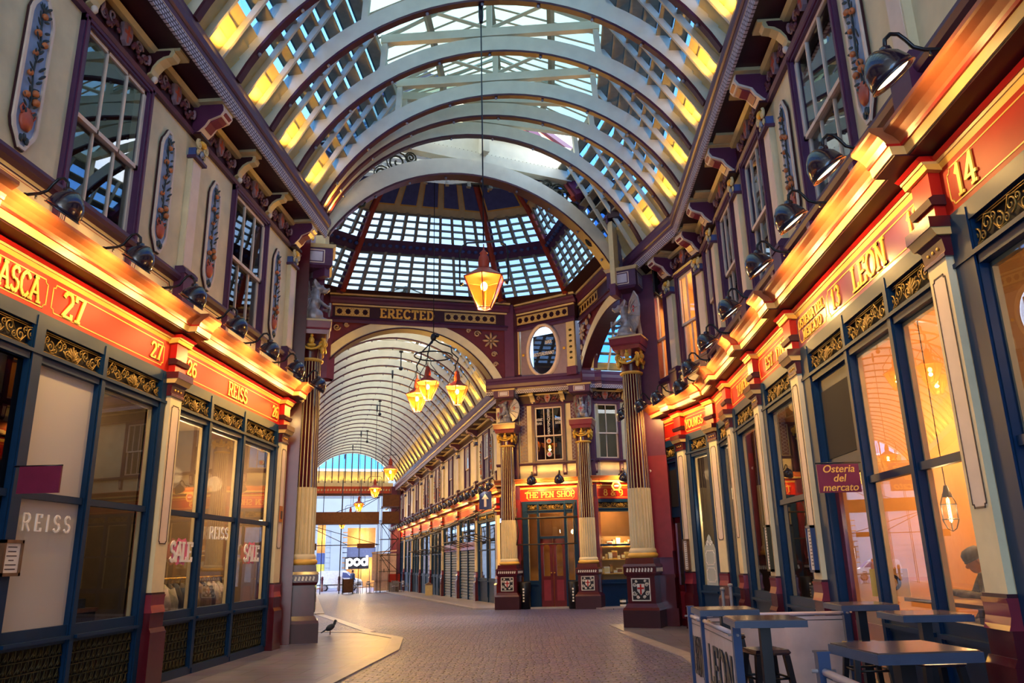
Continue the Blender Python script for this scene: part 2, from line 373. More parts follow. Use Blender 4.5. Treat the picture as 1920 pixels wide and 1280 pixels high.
def make_pilaster(F, x, label, zt=4.08, w=PIL_W, red=True, group=None):
    t = thing('pilaster', label, 'pilaster', F.pt(x, 0, 0), F.a, group); h = w/2
    b = MB(); b.use(MAROON).ob(-h-.05, h+.05, 0, .20, BASE, .74).prism([(0, .74), (.20, .74), (.17, .80), (0, .80)], 'x', -h-.04, h+.04).ob(-h-.02, h+.02, 0, .16, .80, 1.0)
    b.use(ROSE).prism([(0, 1.0), (.18, 1.0), (.165, 1.04), (.15, 1.10), (.155, 1.2), (.165, 1.24), (0, 1.24)], 'x', -h-.02, h+.02)
    b.use(DMAROON).ob(-h-.015, h+.015, 0, .15, 1.24, 1.27); b.build('plinth', t)
    b = MB(); b.use(CREAM).ob(-h, h, 0, .13, 1.27, zt)
    b.use(CREAM2).ob(-h+.065, h-.065, .13, .133, 1.95, zt-.14); line_frame(b, DMAROON, -h+.06, h-.06, 1.94, zt-.13, .133, .012, .03); b.build('shaft', t)
    b = MB(); b.use(MAROON).prism([(0, zt), (.15, zt), (.15, zt+.03), (.135, zt+.05), (.15, zt+.16), (.19, zt+.19), (0, zt+.19)], 'x', -h-.03, h+.03)
    b.use(CORONA).prism([(0, zt+.19), (.20, zt+.19), (.24, zt+.26), (0, zt+.26)], 'x', -h-.06, h+.06)
    b.use(MAROON).ob(-h-.07, h+.07, 0, .25, zt+.26, zt+.36)
    b.use(GOLD)
    for k in (-1, 0, 1): b.ball((k*.09, -.147, zt+.1), (.018, .01, .018), 6, 4)
    b.build('capital', t)
    b = MB(); b.use(RED if red else MAROON).ob(-h, h, 0, .15, zt+.36, 4.93)
    b.use(DMAROON).prism([(0, 4.56), (.18, 4.57), (.20, 4.63), (.15, 4.66), (0, 4.66)], 'x', -h-.03, h+.03); b.build('block', t)
    return t
def gold_panel(b, x0, x1, z0, z1, o, notch=.05): line_frame(b, GOLDP, x0, x1, z0, z1, o, .014, notch)
def make_shop(F, x0, x1, posts, label, texts=(), panels=None, riser=True, panes=None, mid=True, fasc=REDP, door=None, group=None, framem=None, doors=()):
    """posts: list of (a,b) blue uprights incl. the two at the ends; glass between them"""
    FM = framem or BLUE
    t = thing('shopfront', label, 'shopfront', F.pt(0, 0, 0), F.a, group)
    b = MB(); b.use(FM)
    for a, c in posts: b.ob(a, c, -.06, .05, BASE, 4.44).ob(a+.02, c-.02, .05, .07, .1, 4.40)
    X0, X1 = posts[0][0], posts[-1][1]
    b.ob(X0, X1, -.05, .06, 4.28, 4.44).ob(X0, X1, -.05, .05, 3.88, 3.99).ob(X0, X1, .05, .085, 3.96, 4.0)
    for i in range(len(posts)-1):
        a, c = posts[i][1], posts[i+1][0]
        if i in doors: continue
        b.use(FM).ob(a, c, -.05, .035, .78, .98).ob(a, c, .03, .10, .82, .86)
        if riser: b.ob(a, c, -.05, .06, BASE, .13)
        else: b.ob(a, c, -.05, .02, BASE, .8)
        if mid: b.ob(a, c, -.04, .03, 2.37, 2.45)
        b.use(STONE).ob(a, a+.025, -.085, -.035, .98, 3.88).ob(c-.025, c, -.085, -.035, .98, 3.88).ob(a, c, -.085, -.035, 3.84, 3.88)
    b.build('frame', t)
    for i in range(len(posts)-1):
        a, c = posts[i][1], posts[i+1][0]; w = c-a
        obj('grille', grille_mesh(w, .28), t, ((a+c)/2, -.0, zmap(4.0)))
        if i in doors: continue
        gm = (panes or {}).get(i, GLASS)
        if mid and isinstance(gm, tuple):
            p = MB(); p.use(gm[0]).box(a, c, .018, .024, .98, 2.37); p.build('pane', t); p = MB(); p.use(gm[1]).box(a, c, .018, .024, 2.45, 3.88); p.build('pane', t)
        elif mid:
            p = MB(); p.use(gm).box(a, c, .018, .024, .98, 2.37); p.build('pane', t); p = MB(); p.use(gm).box(a, c, .018, .024, 2.45, 3.88); p.build('pane', t)
        else:
            p = MB(); p.use(gm).box(a, c, .018, .024, .98, 3.88); p.build('pane', t)
        if riser: obj('riser_grille', riser_mesh(w, .65), t, ((a+c)/2, 0, .13))
    b = MB(); b.use(fasc).ob(x0, x1, 0, .05, 4.44, 4.90)
    for (a, c) in (panels or [(x0+.12, x1-.12)]): gold_panel(b, a, c, 4.50, 4.84, .05)
    fa = b.build('fascia', t)
    for tx in texts:
        z = 4.67-tx[2]/2
        z += tx[4] if len(tx) > 4 else 0
        lettering(tx[0], tx[2], GOLD, fa, tx[1], .054, z, w=.17, xs=tx[3] if len(tx) > 3 else 1.)
    return t
def make_door(F, x0, x1, label, h=2.55, frame=None):
    NWIN[0] += 0
    t = thing('shop_door', label, 'door', F.pt((x0+x1)/2, 0, 0), F.a); w = (x1-x0)/2
    b = MB(); b.use(DOORM).ob(-w, w, -.10, -.05, 0.02, .95).ob(-w, -w+.14, -.10, -.05, .95, h).ob(w-.14, w, -.10, -.05, .95, h).ob(-w, w, -.10, -.05, h-.14, h)
    b.use(ROSE).ob(-w+.16, w-.16, -.05, -.04, .18, .80); b.build('leaf', t)
    b = MB(); b.use(DGLASS).box(-w+.14, w-.14, .07, .078, .95, h-.14); b.build('pane', t)
    b = MB(); b.use(GOLD).ob(w-.10, w-.06, -.05, -.01, 1.0, 1.25); b.build('handle', t)
    b = MB(); b.use(BLUE).ob(-w, w, -.10, .0, h, h+.1).ob(-w, w, -.10, -.02, h+.1, 3.88); b.use(DARK).ob(-w+.1, w-.1, -.02, -.01, h+.25, 3.7); b.build('overdoor', t)
    return t
WINC = {}
def make_window(F, x0, x1, z0=6.0, z1=8.5, bars=2, gm=None, o=0.):
    """two sashes in a purple frame"""
    NWIN[0] += 1; w = (x1-x0)/2; gm = gm or DGLASS
    root = MB(); root.use(PURPLE).ob(-w, -w+.13, -.08, .06, z0, z1).ob(w-.13, w, -.08, .06, z0, z1).ob(-w, w, -.08, .06, z1-.13, z1).ob(-w, w, -.08, .06, z0, z0+.07)
    root.use(PURPLE2).ob(-w+.03, -w+.08, .06, .08, z0, z1).ob(w-.08, w-.03, .06, .08, z0, z1).ob(-w, w, .06, .08, z1-.09, z1-.04)
    r = root.build('window_%d' % NWIN[0], None, 'structure', loc=F.pt((x0+x1)/2, o, 0), rot=F.a)
    zi0, zi1 = z0+.07, z1-.13; zm = zi0+(zi1-zi0)*.46; wi = w-.13
    for nm, a, c, oo in (('upper_sash', zm-.03, zi1, .0), ('lower_sash', zi0, zm+.03, -.05)):
        b = MB(); b.use(CREAM2); y0, y1 = oo-.03, oo+.015
        b.ob(-wi, -wi+.055, y0, y1, a, c).ob(wi-.055, wi, y0, y1, a, c).ob(-wi, wi, y0, y1, a, a+.06).ob(-wi, wi, y0, y1, c-.055, c)
        for k in range(bars):
            xx = -wi+2*wi*(k+1)/(bars+1); b.ob(xx-.013, xx+.013, y0, y1, a, c)
        s = b.build(nm, r)
        b = MB(); b.use(gm).box(-wi+.05, wi-.05, -oo+.006, -oo+.012, a+.05, c-.05); b.build('glass_pane', s)
    return r
PANEL = []
def make_relief(F, x, label, z0=6.12, z1=8.14, w=.42):
    if PANEL: return dup(PANEL[0], F.pt(x, .01, zmap(7.13)), F.a, label, scale=None if ZM is None else (1, 1, .88))
    t = thing('fruit_relief', label, 'relief', F.pt(x, .01, 7.13), F.a, 'fruit relief panels on the upper walls'); PANEL.append(t)
    h = (z1-z0)/2; k = w/2; c = .10
    P = [(-k, -h+.30), (-k+.03, -h+.2), (-k+c, -h+.1), (-.05, -h), (.05, -h), (k-c, -h+.1), (k-.03, -h+.2), (k, -h+.30), (k, h-.30), (k-.03, h-.2), (k-c, h-.1), (.05, h), (-.05, h), (-k+c, h-.1), (-k+.03, h-.2), (-k, h-.30)]
    b = MB(); b.use(DMAROON).prism([(x*1.06, z*1.012) for x, z in P], 'y', -.025, .0); b.use(CREAM2)
    Q = [(x*.80, z*.962) for x, z in P]; n = len(P)
    for i in range(n):
        j = (i+1) % n
        b.add([(P[i][0], -.05, P[i][1]), (P[j][0], -.05, P[j][1]), (Q[j][0], -.05, Q[j][1]), (Q[i][0], -.05, Q[i][1]), (P[i][0], 0, P[i][1]), (P[j][0], 0, P[j][1]), (Q[j][0], -.02, Q[j][1]), (Q[i][0], -.02, Q[i][1])],
              [(0, 1, 2, 3), (0, 1, 5, 4), (3, 2, 6, 7)])
    b.build('moulded_frame', t)
    b = MB(); b.use(RBLUE).prism(Q, 'y', -.028, -.01); b.build('blue_ground', t)
    r = random.Random(3)
    b = MB(); b.use(LEAF); stem = [(.02*math.sin(i*1.1), -.045, -h+.45+i*.125) for i in range(12)]; b.tube(stem, .012, 5); b.build('stem', t)
    b = MB(); b.use(LEAF)
    for i in range(30):
        z = -h+.42+i*.049; sg = 1 if i % 2 else -1; a = sg*(.5+r.random()*.8); M = Matrix.Rotation(a, 3, 'Y') @ Matrix.Rotation(r.random()*.5, 3, 'X')
        b.ball((sg*(.03+r.random()*.07), -.055-.02*r.random(), z+.03*r.random()), (.020, .010, .055), 6, 4, M)
    for a in (-.5, -.2, .15, .5): b.ball((math.sin(a)*.08, -.05, h-.26+math.cos(a)*.08), (.012, .01, .07), 6, 4, Matrix.Rotation(a, 3, 'Y'))
    b.build('foliage', t)
    for x_, z_, q in ((-.06, .46, .043), (.07, .38, .040), (.0, .72, .040), (.05, -.28, .044), (.08, -.38, .048), (-.08, -.36, .042), (-.08, -.08, .036), (-.05, .2, .034)):
        b = MB(); b.use(FRUIT).ball((x_, -.06, z_), q, 10, 7); b.build('fruit', t)
    b = MB(); b.use(TERRA); b.lathe([(.0, -.17), (.05, -.165), (.095, -.10), (.105, -.03), (.085, .04), (.05, .07), (.055, .10), (.045, .10)], 0, 0, 14, ry=.5)
    b.xf(Matrix.Translation((0, -.04, -h+.40)))
    for s in (-1, 1): b.tube([(s*.09, -.05, -h+.40), (s*.125, -.05, -h+.46), (s*.10, -.05, -h+.52), (s*.05, -.05, -h+.48)], .012, 5)
    b.build('urn', t)
    b = MB(); b.use(LEAF)
    for s in (-1, 0, 1): b.ball((s*.05, -.05, -h+.15-.03*abs(s)), (.035, .02, .05), 6, 4)
    b.build('base_leaf', t)
    return t
UP = {}
def make_upper_pilaster(F, x, label, key='a'):
    key = (key, ZM is None)
    if key in UP: return dup(UP[key], F.pt(x), F.a, label)
    t = thing('upper_pilaster', label, 'pilaster', F.pt(x), F.a, 'upper floor pilasters'); UP[key] = t; h = .16
    b = MB(); b.use(PURPLE2).ob(-h-.04, h+.04, 0, .16, 5.34, 6.04); b.use(PURPLE).prism([(0, 6.04), (.18, 6.04), (.18, 6.10), (.13, 6.16), (0, 6.16)], 'x', -h-.05, h+.05); b.build('pedestal', t)
    b = MB(); b.use(CREAM).ob(-h, h, 0, .09, 6.16, 8.06).use(CREAM2).ob(-h+.03, h-.03, .09, .095, 6.2, 8.03); b.build('shaft', t)
    b = MB(); b.use(PURPLE).ob(-h-.04, h+.04, 0, .16, 8.06, 8.11); b.use(NAVY).ob(-h, h, 0, .12, 8.11, 8.26)
    b.use(STONE)
    for s in (-1, 1): b.tube(spiral(s*.12, 8.33, .085, 1.5, PI/2, .15, sgn=-s), .022, 6); b.tube(spiral(s*.10, 8.2, .05, 1.3, -PI/2, .14, sgn=s), .014, 5)
    b.use(GOLD).ball((0, -.15, 8.38), (.11, .06, .06), 10, 6).use(SILVER).ball((0, -.15, 8.2), (.05, .04, .07), 8, 6); b.build('capital', t)
    b = MB(); prof = [(0, 9.06), (.50, 9.06), (.54, 9.0), (.55, 8.92), (.50, 8.84), (.40, 8.80), (.30, 8.76), (.24, 8.66), (.14, 8.56), (0, 8.5)]
    b.use(CREAM2).prism(prof, 'x', -.16, .16); b.use(PURPLE2).prism([(p[0]*.97, p[1]) for p in prof], 'x', -.165, -.162); b.prism([(max(0, p[0]-.03), 9.03 if p[1] > 9.03 else p[1]+.03) for p in prof], 'x', -.17, .17)
    b.use(ROSE).prism([(.52, 8.9), (.56, 8.9), (.42, 8.78), (.30, 8.73), (.22, 8.62), (.20, 8.64), (.28, 8.76)], 'x', -.11, .11); b.use(DMAROON).ob(-.2, .2, 0, .2, 8.48, 8.52); b.build('console', t)
    return t
BRK = {}
def make_bracket(F, x, label):
    kk = ZM is None
    if kk in BRK: return dup(BRK[kk], F.pt(x), F.a, label)
    t = thing('eave_bracket', label, 'bracket', F.pt(x), F.a, 'small eave brackets'); BRK[kk] = t
    prof = [(0, 9.06), (.38, 9.06), (.41, 8.99), (.38, 8.92), (.28, 8.90), (.18, 8.84), (.10, 8.74), (.08, 8.66), (0, 8.62)]
    b = MB(); b.use(STONE).prism(prof, 'x', -.09, .09); b.build('scroll', t)
    b = MB(); b.use(DMAROON).prism([(p[0]*.85, 9.03 if p[1] > 9.03 else p[1]+.03) for p in prof], 'x', -.095, .095).use(CREAM2).ball((0, -.09, 8.60), (.05, .05, .06), 8, 5); b.build('cheek', t)
    return t
FRZ = []
FRZC = mat('frieze_grey', '#8C7078', .5, var=.2); FRZR = mat('frieze_rose', '#5E2A34', .45, var=.3)
def make_frieze(F, x, label):
    if FRZ: return dup(FRZ[0], F.pt(x, .03, zmap(8.8)), F.a, label)
    t = thing('frieze_relief', label, 'relief', F.pt(x, .03, 8.8), F.a, 'carved frieze reliefs'); FRZ.append(t); r = random.Random(5)
    b = MB(); b.use(FRZC).prism([(-.11, .14), (-.12, .02), (-.07, -.12), (0, -.17), (.07, -.12), (.12, .02), (.11, .14), (.05, .18), (-.05, .18)], 'y', -.06, 0); b.use(TERRA).box(-.02, .02, -.066, 0, -.12, .14).box(-.08, .08, -.066, 0, 0, .05); b.build('shield', t)
    for s in (-1, 1):
        b = MB(); b.use(FRZR)
        for i in range(10):
            a = i/9; b.ball((s*(.18+.42*a), -.03, -.05+.07*math.sin(a*9)), (.05, .03, .035+.02*r.random()), 7, 4, Matrix.Rotation(r.random()*3, 3, 'Y'))
        b.use(FRZC).tube(spiral(s*.34, .05, .10, 1.3, 0, .03, sgn=s), .018, 5).tube(spiral(s*.52, -.04, .08, 1.3, PI, .03, sgn=-s), .016, 5).ball((s*.6, -.04, .02), (.04, .04, .09), 7, 5); b.build('scroll_swag', t)
    return t
WLAMP = []
def make_walllamp(F, x, label, on=True, o=0., z=0., e=None, tint=(1, .56, .15), yaw=0.):
    global ZM
    loc = F.pt(x, .42+o, zmap(5.34)+z)
    if WLAMP: t = dup(WLAMP[0], loc, F.a+yaw, label)
    else:
        zs = ZM; ZM = None
        t = thing('wall_lamp', label, 'lamp', loc, F.a, 'swan neck lamps along the shop cornices'); WLAMP.append(t)
        b = MB(); b.use(BLACK).lathe([(.0, 0), (.05, 0), (.05, .02), (.022, .03), (.018, .07)], 0, 0, 10)
        b.tube([(0, 0, .05), (0, -.05, .055), (0, -.16, .06), (0, -.24, .09), (0, -.29, .16), (0, -.34, .215), (0, -.40, .22), (0, -.45, .17), (0, -.46, .08)], .017, 7); b.tube([(0, -.12, .0), (0, -.12, .06)], .012, 6); b.build('arm', t)
        b = MB(); b.use(LAMP).lathe([(.0, .09), (.045, .09), (.05, .07), (.048, .0), (.055, -.03)], 0, -.46, 12)
        ax = Vector((0, .58, -.81)).normalized(); Q = Vector((0, 0, 1)).rotation_difference(ax).to_matrix(); c = Vector((0, -.46, -.13)); n0 = len(b.v)
        b.lathe([(.0, -.21), (.05, -.195), (.11, -.15), (.16, -.08), (.182, .0), (.186, .05), (.17, .05), (.165, .0), (.14, -.07), (.09, -.13), (0, -.16)], 0, 0, 20)
        b.lathe([(.187, .042), (.196, .046), (.194, .058), (.17, .056)], 0, 0, 20)
        for i in range(n0, len(b.v)): b.v[i] = tuple(Q @ Vector(b.v[i])+c)
        b.build('shade', t)
        b = MB(); b.use(BULBW).lathe([(0, .0), (.06, .0), (.13, .02), (.15, .03)], 0, 0, 16)
        for i in range(len(b.v)): b.v[i] = tuple(Q @ Vector(b.v[i])+c)
        b.build('glowing_reflector', t)
        ZM = zs
    if on:
        M = Matrix.Translation(loc) @ Matrix.Rotation(F.a+yaw, 4, 'Z'); p = M @ Vector((0, -.40, -.20)); q = M @ Vector((0, .40, -.62))
        spot('wall_lamp_light', p, q, e or ELAMP, tint, 165, .5, .06)
    return t
def ordl(i): return ORD[min(i, len(ORD)-1)]
# ------------------------------------------------------------------ facades
AB = (-.304, .953); A2 = (.953, .304)             # the far arcade's direction and its normal
ANG2 = math.atan2(-.953, .304)
CX, CY = -3.57, 23.53                             # middle of the crossing
def cw(e1, e2): return (CX+AB[0]*e1+A2[0]*e2, CY+AB[1]*e1+A2[1]*e2)
def zg(y): return -.015*max(0., y-24)
FL = Fr(-5.9, 0, PI/2)                            # left facade, x = Y
FR = Fr(3.57, 0, -PI/2)                           # right facade, x = -Y
FB = Fr(3.57, 17.45, ANG2)                        # right facade past the bend, x = -s
_o = cw(5.1, 3.85); FF = Fr(_o[0], _o[1], ANG2)   # far arcade right side, x = -s
FC = Fr(-1.94+.09, 29.3+.44, math.atan2(-.6, 2.86))   # chamfered corner
_o = cw(3.75, 5.85); FE = Fr(_o[0], _o[1], math.atan2(.304, .953))
ZF = ([-1, 0, 1.25, 4.08, 4.44, 4.93, 5.34, 6.0, 8.5, 9.06, 9.22, 9.6], [-1, 0, 1.12, 3.45, 3.72, 4.2, 4.52, 5.15, 7.38, 7.78, 7.9, 8.4])
def shell(F, xs, xe, pils, wins, name, gut=True, xg=None, band=True, nb=True):
    """upper wall with window openings, and the mouldings that run along it"""
    b = MB(); b.use(CREAM); P = [xs]+[v for w in wins for v in w]+[xe]
    b.ob(xs, xe, -.25, 0, 4.90, 6.0).ob(xs, xe, -.25, 0, 8.5, 9.35)
    for i in range(0, len(P), 2): b.ob(P[i], P[i+1], -.25, 0, 6.0, 8.5)
    b.build(name, None, 'structure', loc=F.pt(0), rot=F.a)
    b = MB()
    def run(x0, x1, d):
        b.use(GOLDP).prism([(0, 4.88), (.05+d, 4.90), (.07+d, 4.95), (0, 4.95)], 'x', x0, x1)
        b.use(CORONA).prism([(0, 4.95), (.08+d, 4.95), (.09+d, 4.975), (0, 4.975)], 'x', x0, x1)
        b.use(RED).prism([(0, 4.975), (.10+d, 4.975), (.135+d, 5.0), (.10+d, 5.03), (0, 5.03)], 'x', x0, x1)
        b.use(DMAROON).prism([(0, 5.03), (.31+d, 5.045), (.31+d, 5.06), (0, 5.06)], 'x', x0, x1)  # dark strip painted in for the shaded gap under the corona
        b.use(CORONA).prism([(0, 5.06), (.33+d, 5.06), (.345+d, 5.145), (0, 5.145)], 'x', x0, x1)
        b.use(RED).prism([(0, 5.145), (.365+d, 5.145), (.375+d, 5.17), (0, 5.17)], 'x', x0, x1)
        b.use(CYMA).prism([(0, 5.17), (.37+d, 5.17), (.385+d, 5.20), (.43+d, 5.25), (.485+d, 5.285), (.50+d, 5.30), (.50+d, 5.34), (0, 5.34)], 'x', x0, x1)
    run(xs, xe, 0)
    for x in pils: run(x-PIL_W/2-.06, x+PIL_W/2+.06, .13)
    trim(b, F)
    b = MB(); b.use(PURPLE)
    b.prism([(0, 5.90), (.09, 5.92), (.12, 5.97), (.12, 6.01), (0, 6.02)], 'x', xs, xe)
    if band:
        E = [xs]+list(pils)+[xe]
        for i in range(len(E)-1):
            a, c = E[i]+.28, E[i+1]-.28
            if c-a > .5:
                line_frame(b, DMAROON, a, c, 5.43, 5.84, .004, .016, .06); line_frame(b, TERRA, a+.04, c-.04, 5.47, 5.80, .004, .006, .05)
    for w in wins:
        for k in (-1, 1):
            xx = (w[0] if k < 0 else w[1])-k*.08
            b.use(PURPLE2).prism([(0, 5.48), (.06, 5.52), (.11, 5.9), (0, 5.9)], 'x', xx-.07, xx+.07)
            for q in (-.03, 0, .03): b.use(CREAM2).prism([(.07, 5.56), (.075, 5.56), (.108, 5.84), (.10, 5.84)], 'x', xx+q-.006, xx+q+.006)
    trim(b, F)
    b = MB(); b.use(PURPLE).prism([(0, 8.48), (.07, 8.48), (.10, 8.53), (.07, 8.57), (0, 8.57)], 'x', xs, xe)
    b.use(DMAROON).ob(xs, xe, 0, .02, 8.57, 9.02)
    b.use(STONE).prism([(0, 9.0), (.10, 9.0), (.15, 9.06), (0, 9.06)], 'x', xs, xe)
    for x in pils: b.ob(x-.26, x+.26, 0, .60, 9.04, 9.10)
    for w in wins:
        for x in w: b.ob(x-.15, x+.15, 0, .46, 9.05, 9.10)
    trim(b, F)
    if gut:
        a, c = xg or (xs, xe)
        b = MB(); b.use(DMAROON).ob(a, c, 0, .60, 9.10, 9.14).use(KEYB).prism([(.56, 9.02), (.61, 9.02), (.625, 9.20), (.56, 9.20)], 'x', a, c)
        b.use(CREAM2).ob(a, c, .56, .632, 9.20, 9.215)
        b.use(PURPLE).prism([(.50, 9.21), (.635, 9.21), (.65, 9.27), (.69, 9.31), (.71, 9.40), (.69, 9.49), (.655, 9.53), (.655, 9.60), (.50, 9.60)], 'x', a, c)
        b.use(DMAROON).ob(a, c, .63, .664, 9.275, 9.29); trim(b, F)
    if nb:
        pass
def room(F, x0, x1, d, z0, z1, m, name, ceil=None, fl=None, backm=None, g=.0):
    b = MB(); b.use(backm or m).ob(x0, x1, -d-.1, -d, z0, z1); b.build('wall_'+name+'_back', None, 'structure', loc=F.pt(0), rot=F.a)
    b = MB(); b.use(m).ob(x0-.06, x0, -d, -.3, z0, z1); b.ob(x1, x1+.06, -d, -.3, z0, z1); b.build('wall_'+name+'_side', None, 'structure', loc=F.pt(0), rot=F.a)
    b = MB(); b.use(ceil or m).ob(x0, x1, -d, -.08, z1, z1+.08); b.build('ceiling_'+name, None, 'structure', loc=F.pt(0), rot=F.a)
    b = MB(); b.use(fl or DARK).ob(x0, x1, -d, -.08, z0-.06, z0+.012); b.build('floor_'+name, None, 'structure', loc=F.pt(0), rot=F.a)
# ---- near left
LP = [1.69, 6.45, 11.21, 15.97]
LW = [(3.30, 5.03), (8.05, 9.79), (12.77, 14.53)]
shell(FL, -1.5, 16.45, LP, LW, 'wall_left', xg=(-1.5, 16.62))
for i, x in enumerate(LP[1:]):
    make_pilaster(FL, x, 'cream pilaster on maroon plinth on the left side, ' + ['beside the dark doorway', 'between the shopfronts numbered 27 and 26', 'next to the fluted column'][i])
    make_upper_pilaster(FL, x, 'upper cream pilaster with carved console on the left wall, ' + ['left of the big sash window', 'between the two sash windows', 'beside the dragon'][i])
for i, w in enumerate(LW[1:]):
    make_window(FL, *w)
    for k in (0, 1): make_bracket(FL, w[k]+(.1 if k == 0 else -.1), 'small cream eave bracket over the %s edge of the %s left upper window' % (('near', 'far')[k], ('nearer', 'farther')[i]))
    make_frieze(FL, (w[0]+w[1])/2, 'carved shield frieze above the %s sash window on the left' % ('nearer', 'farther')[i])
for x, s in ((10.37, 'right of the big left sash window'), (12.05, 'between the upper pilaster and the farther left window'), (15.14, 'at the far end of the left wall'), (7.35, 'at the upper left corner')):
    make_relief(FL, x, 'fruit and urn relief on blue ground ' + s)
for i, x in enumerate((10.38, 12.02, 15.15, 7.3)):
    make_frieze(FL, x, 'carved fruit frieze on the left wall above the %s relief panel' % ('second', 'third', 'farthest', 'nearest')[i])
make_shop(FL, 6.63, 11.03, [(6.63, 6.75), (8.0, 8.2), (9.35, 9.47), (10.86, 11.03)], 'left shopfront 27 with red fascia, one frosted window and a dark doorway',
          [('27', 8.62, .30), ('27', 10.62, .22), ('TASCA', 7.57, .27, .74)], [(6.7, 8.12), (8.22, 10.85)], panes={1: (FROST, FROST), 0: glass('dark_pane', (.12, .05, .05), 0, 1)})
make_shop(FL, 11.39, 15.79, [(11.39, 11.52), (12.53, 12.66), (13.97, 14.10), (15.64, 15.79)], 'left shopfront 26 with red fascia and three clear windows showing clothes',
          [('26', 11.75, .22), ('REISS', 13.6, .24), ('26', 15.5, .22)], [(11.46, 15.72)])
make_shop(FL, 1.87, 6.27, [(1.87, 2.0), (3.2, 3.4), (4.7, 4.9), (6.15, 6.27)], 'left shopfront nearest the camera, mostly outside the frame')
room(FL, 11.2, 16.0, 4.5, 0, 4.42, mat('room_umber', '#5E4C3A', .8), 'left_shop', ROOMW)
room(FL, 6.5, 11.15, 4.5, 0, 4.42, mat('room_umber', '#5E4C3A', .8), 'left_store', ROOMW)
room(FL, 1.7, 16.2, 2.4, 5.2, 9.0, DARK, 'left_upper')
b = MB(); b.use(CREAM).ob(-1.5, 1.87, -.2, 0, 0, 4.9); b.build('wall_left', None, 'structure', loc=FL.pt(0), rot=FL.a)
for i, x in enumerate((7.05, 8.5, 9.95, 11.42, 12.85, 14.25, 15.65)):
    make_walllamp(FL, x, '%s swan neck lamp along the left shop cornice' % ORD[i] if i else 'swan neck lamp nearest the camera on the left shop cornice')
# ---- near right
RP = [1.95, 6.71, 11.17, 13.48, 15.80, 17.35]
RW = [(3.5, 5.2), (8.15, 9.92), (11.62, 13.04), (13.95, 15.35), (16.15, 17.05)]
neg = lambda L: [tuple(-v for v in w)[::-1] for w in L][::-1]
shell(FR, -17.4, 1.5, [-x for x in RP[:-1]], neg(RW), 'wall_right', xg=(-17.85, 1.5))
for i, x in enumerate(RP[1:-1]):
    make_pilaster(FR, -x, 'cream pilaster on maroon plinth, ' + ['large and closest at right, right of the restaurant windows', 'right side, between the hanging sign and the narrow tavern windows', 'right side, second beyond the hanging sign', 'right side, third beyond the hanging sign'][i])
    make_upper_pilaster(FR, -x, 'upper cream pilaster with carved console on the right wall, ' + ['beside the nearest black lamp', 'beyond the relief panel', 'between the two narrow windows', 'just before the wall bends'][i])
for i, w in enumerate(RW[1:]):
    make_window(FR, -w[1], -w[0], bars=2)
    if i < 3:
        for k in (0, 1): make_bracket(FR, -(w[k]+(.1 if k == 0 else -.1)), 'small cream eave bracket over the %s edge of the %s right upper window' % (('near', 'far')[k], ('nearest', 'second', 'third')[i])) if i == 0 else None
    make_frieze(FR, -(w[0]+w[1])/2, 'carved frieze above the %s sash window on the right' % ORD[i])
for x, s in ((7.72, 'right of the nearest right window'), (10.45, 'between the nearest right window and the pilaster')): make_relief(FR, -x, 'fruit and urn relief on blue ground ' + s)
for i, x in enumerate((7.7, 10.45)): make_frieze(FR, -x, 'carved fruit frieze on the right wall above the %s relief panel' % ('nearer', 'farther')[i])
LILACF = mat('plum_fascia', '#7A3A5C', .3, var=.25, scale=1.1, coat=.3)
make_shop(FR, -11.0, -6.88, [(-11.0, -10.64), (-9.34, -9.22), (-8.04, -7.92), (-6.98, -6.88)], 'right restaurant shopfront 13 with plum fascia and tall blue framed windows',
          [('13', -9.35, .24), ('LEON', -8.3, .27, 1.1), ('13', -7.1, .26), ('OSTERIA DEL', -10.33, .13, 1., .09), ('MERCATO', -10.33, .13, 1., -.09)], [(-10.92, -9.76), (-9.66, -6.95)], fasc=LILACF, riser=False, doors=(0,))
make_shop(FR, -6.54, -2.1, [(-6.54, -6.2), (-4.6, -4.35), (-2.3, -2.1)], 'right shopfront 14 with red fascia at the right edge', [('14', -6.12, .27)], [(-6.42, -2.2)], panes={0: DGLASS})
make_shop(FR, -13.31, -11.34, [(-13.31, -13.05), (-11.6, -11.34)], 'narrow right shopfront with red fascia dated 1786', [('EST. 1786', -12.2, .20, 1.0)], [(-13.25, -11.4)], riser=False, mid=True)
make_shop(FR, -15.63, -13.65, [(-15.63, -15.37), (-13.9, -13.65)], 'narrow right shopfront with red tavern fascia', [('TAVERN', -14.5, .20, 1.0)], [(-15.57, -13.71)], riser=False, mid=False)
make_shop(FR, -17.3, -15.97, [(-17.3, -17.1), (-16.2, -15.97)], 'narrow right shopfront hidden just before the wall bends', riser=False, mid=False)
make_door(FR, -10.62, -9.36, 'maroon glazed door beneath the hanging sign')
room(FR, -11.1, -6.8, 3.6, 0, 4.42, WARMW, 'right_cafe', WARMW, mat('cafe_floor', '#6A4A38', .5))
room(FR, -17.3, -11.2, 3.0, 0, 4.42, DARK, 'right_pub', WARMW)
room(FR, -6.6, -2, 3.0, 0, 4.42, WARMW, 'right_shop', WARMW)
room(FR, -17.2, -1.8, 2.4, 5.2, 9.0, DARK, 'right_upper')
b = MB(); b.use(CREAM).ob(-1.95, 1.5, -.2, 0, 0, 4.9); b.build('wall_right', None, 'structure', loc=FR.pt(0), rot=FR.a)
for i, x in enumerate((5.43, 6.95, 8.15, 9.6, 11.45, 13.35, 15.3)):
    make_walllamp(FR, -x, '%s swan neck lamp along the right shop cornice' % ORD[i] if i else 'swan neck lamp nearest the camera on the right shop cornice', e=None if i else 9)
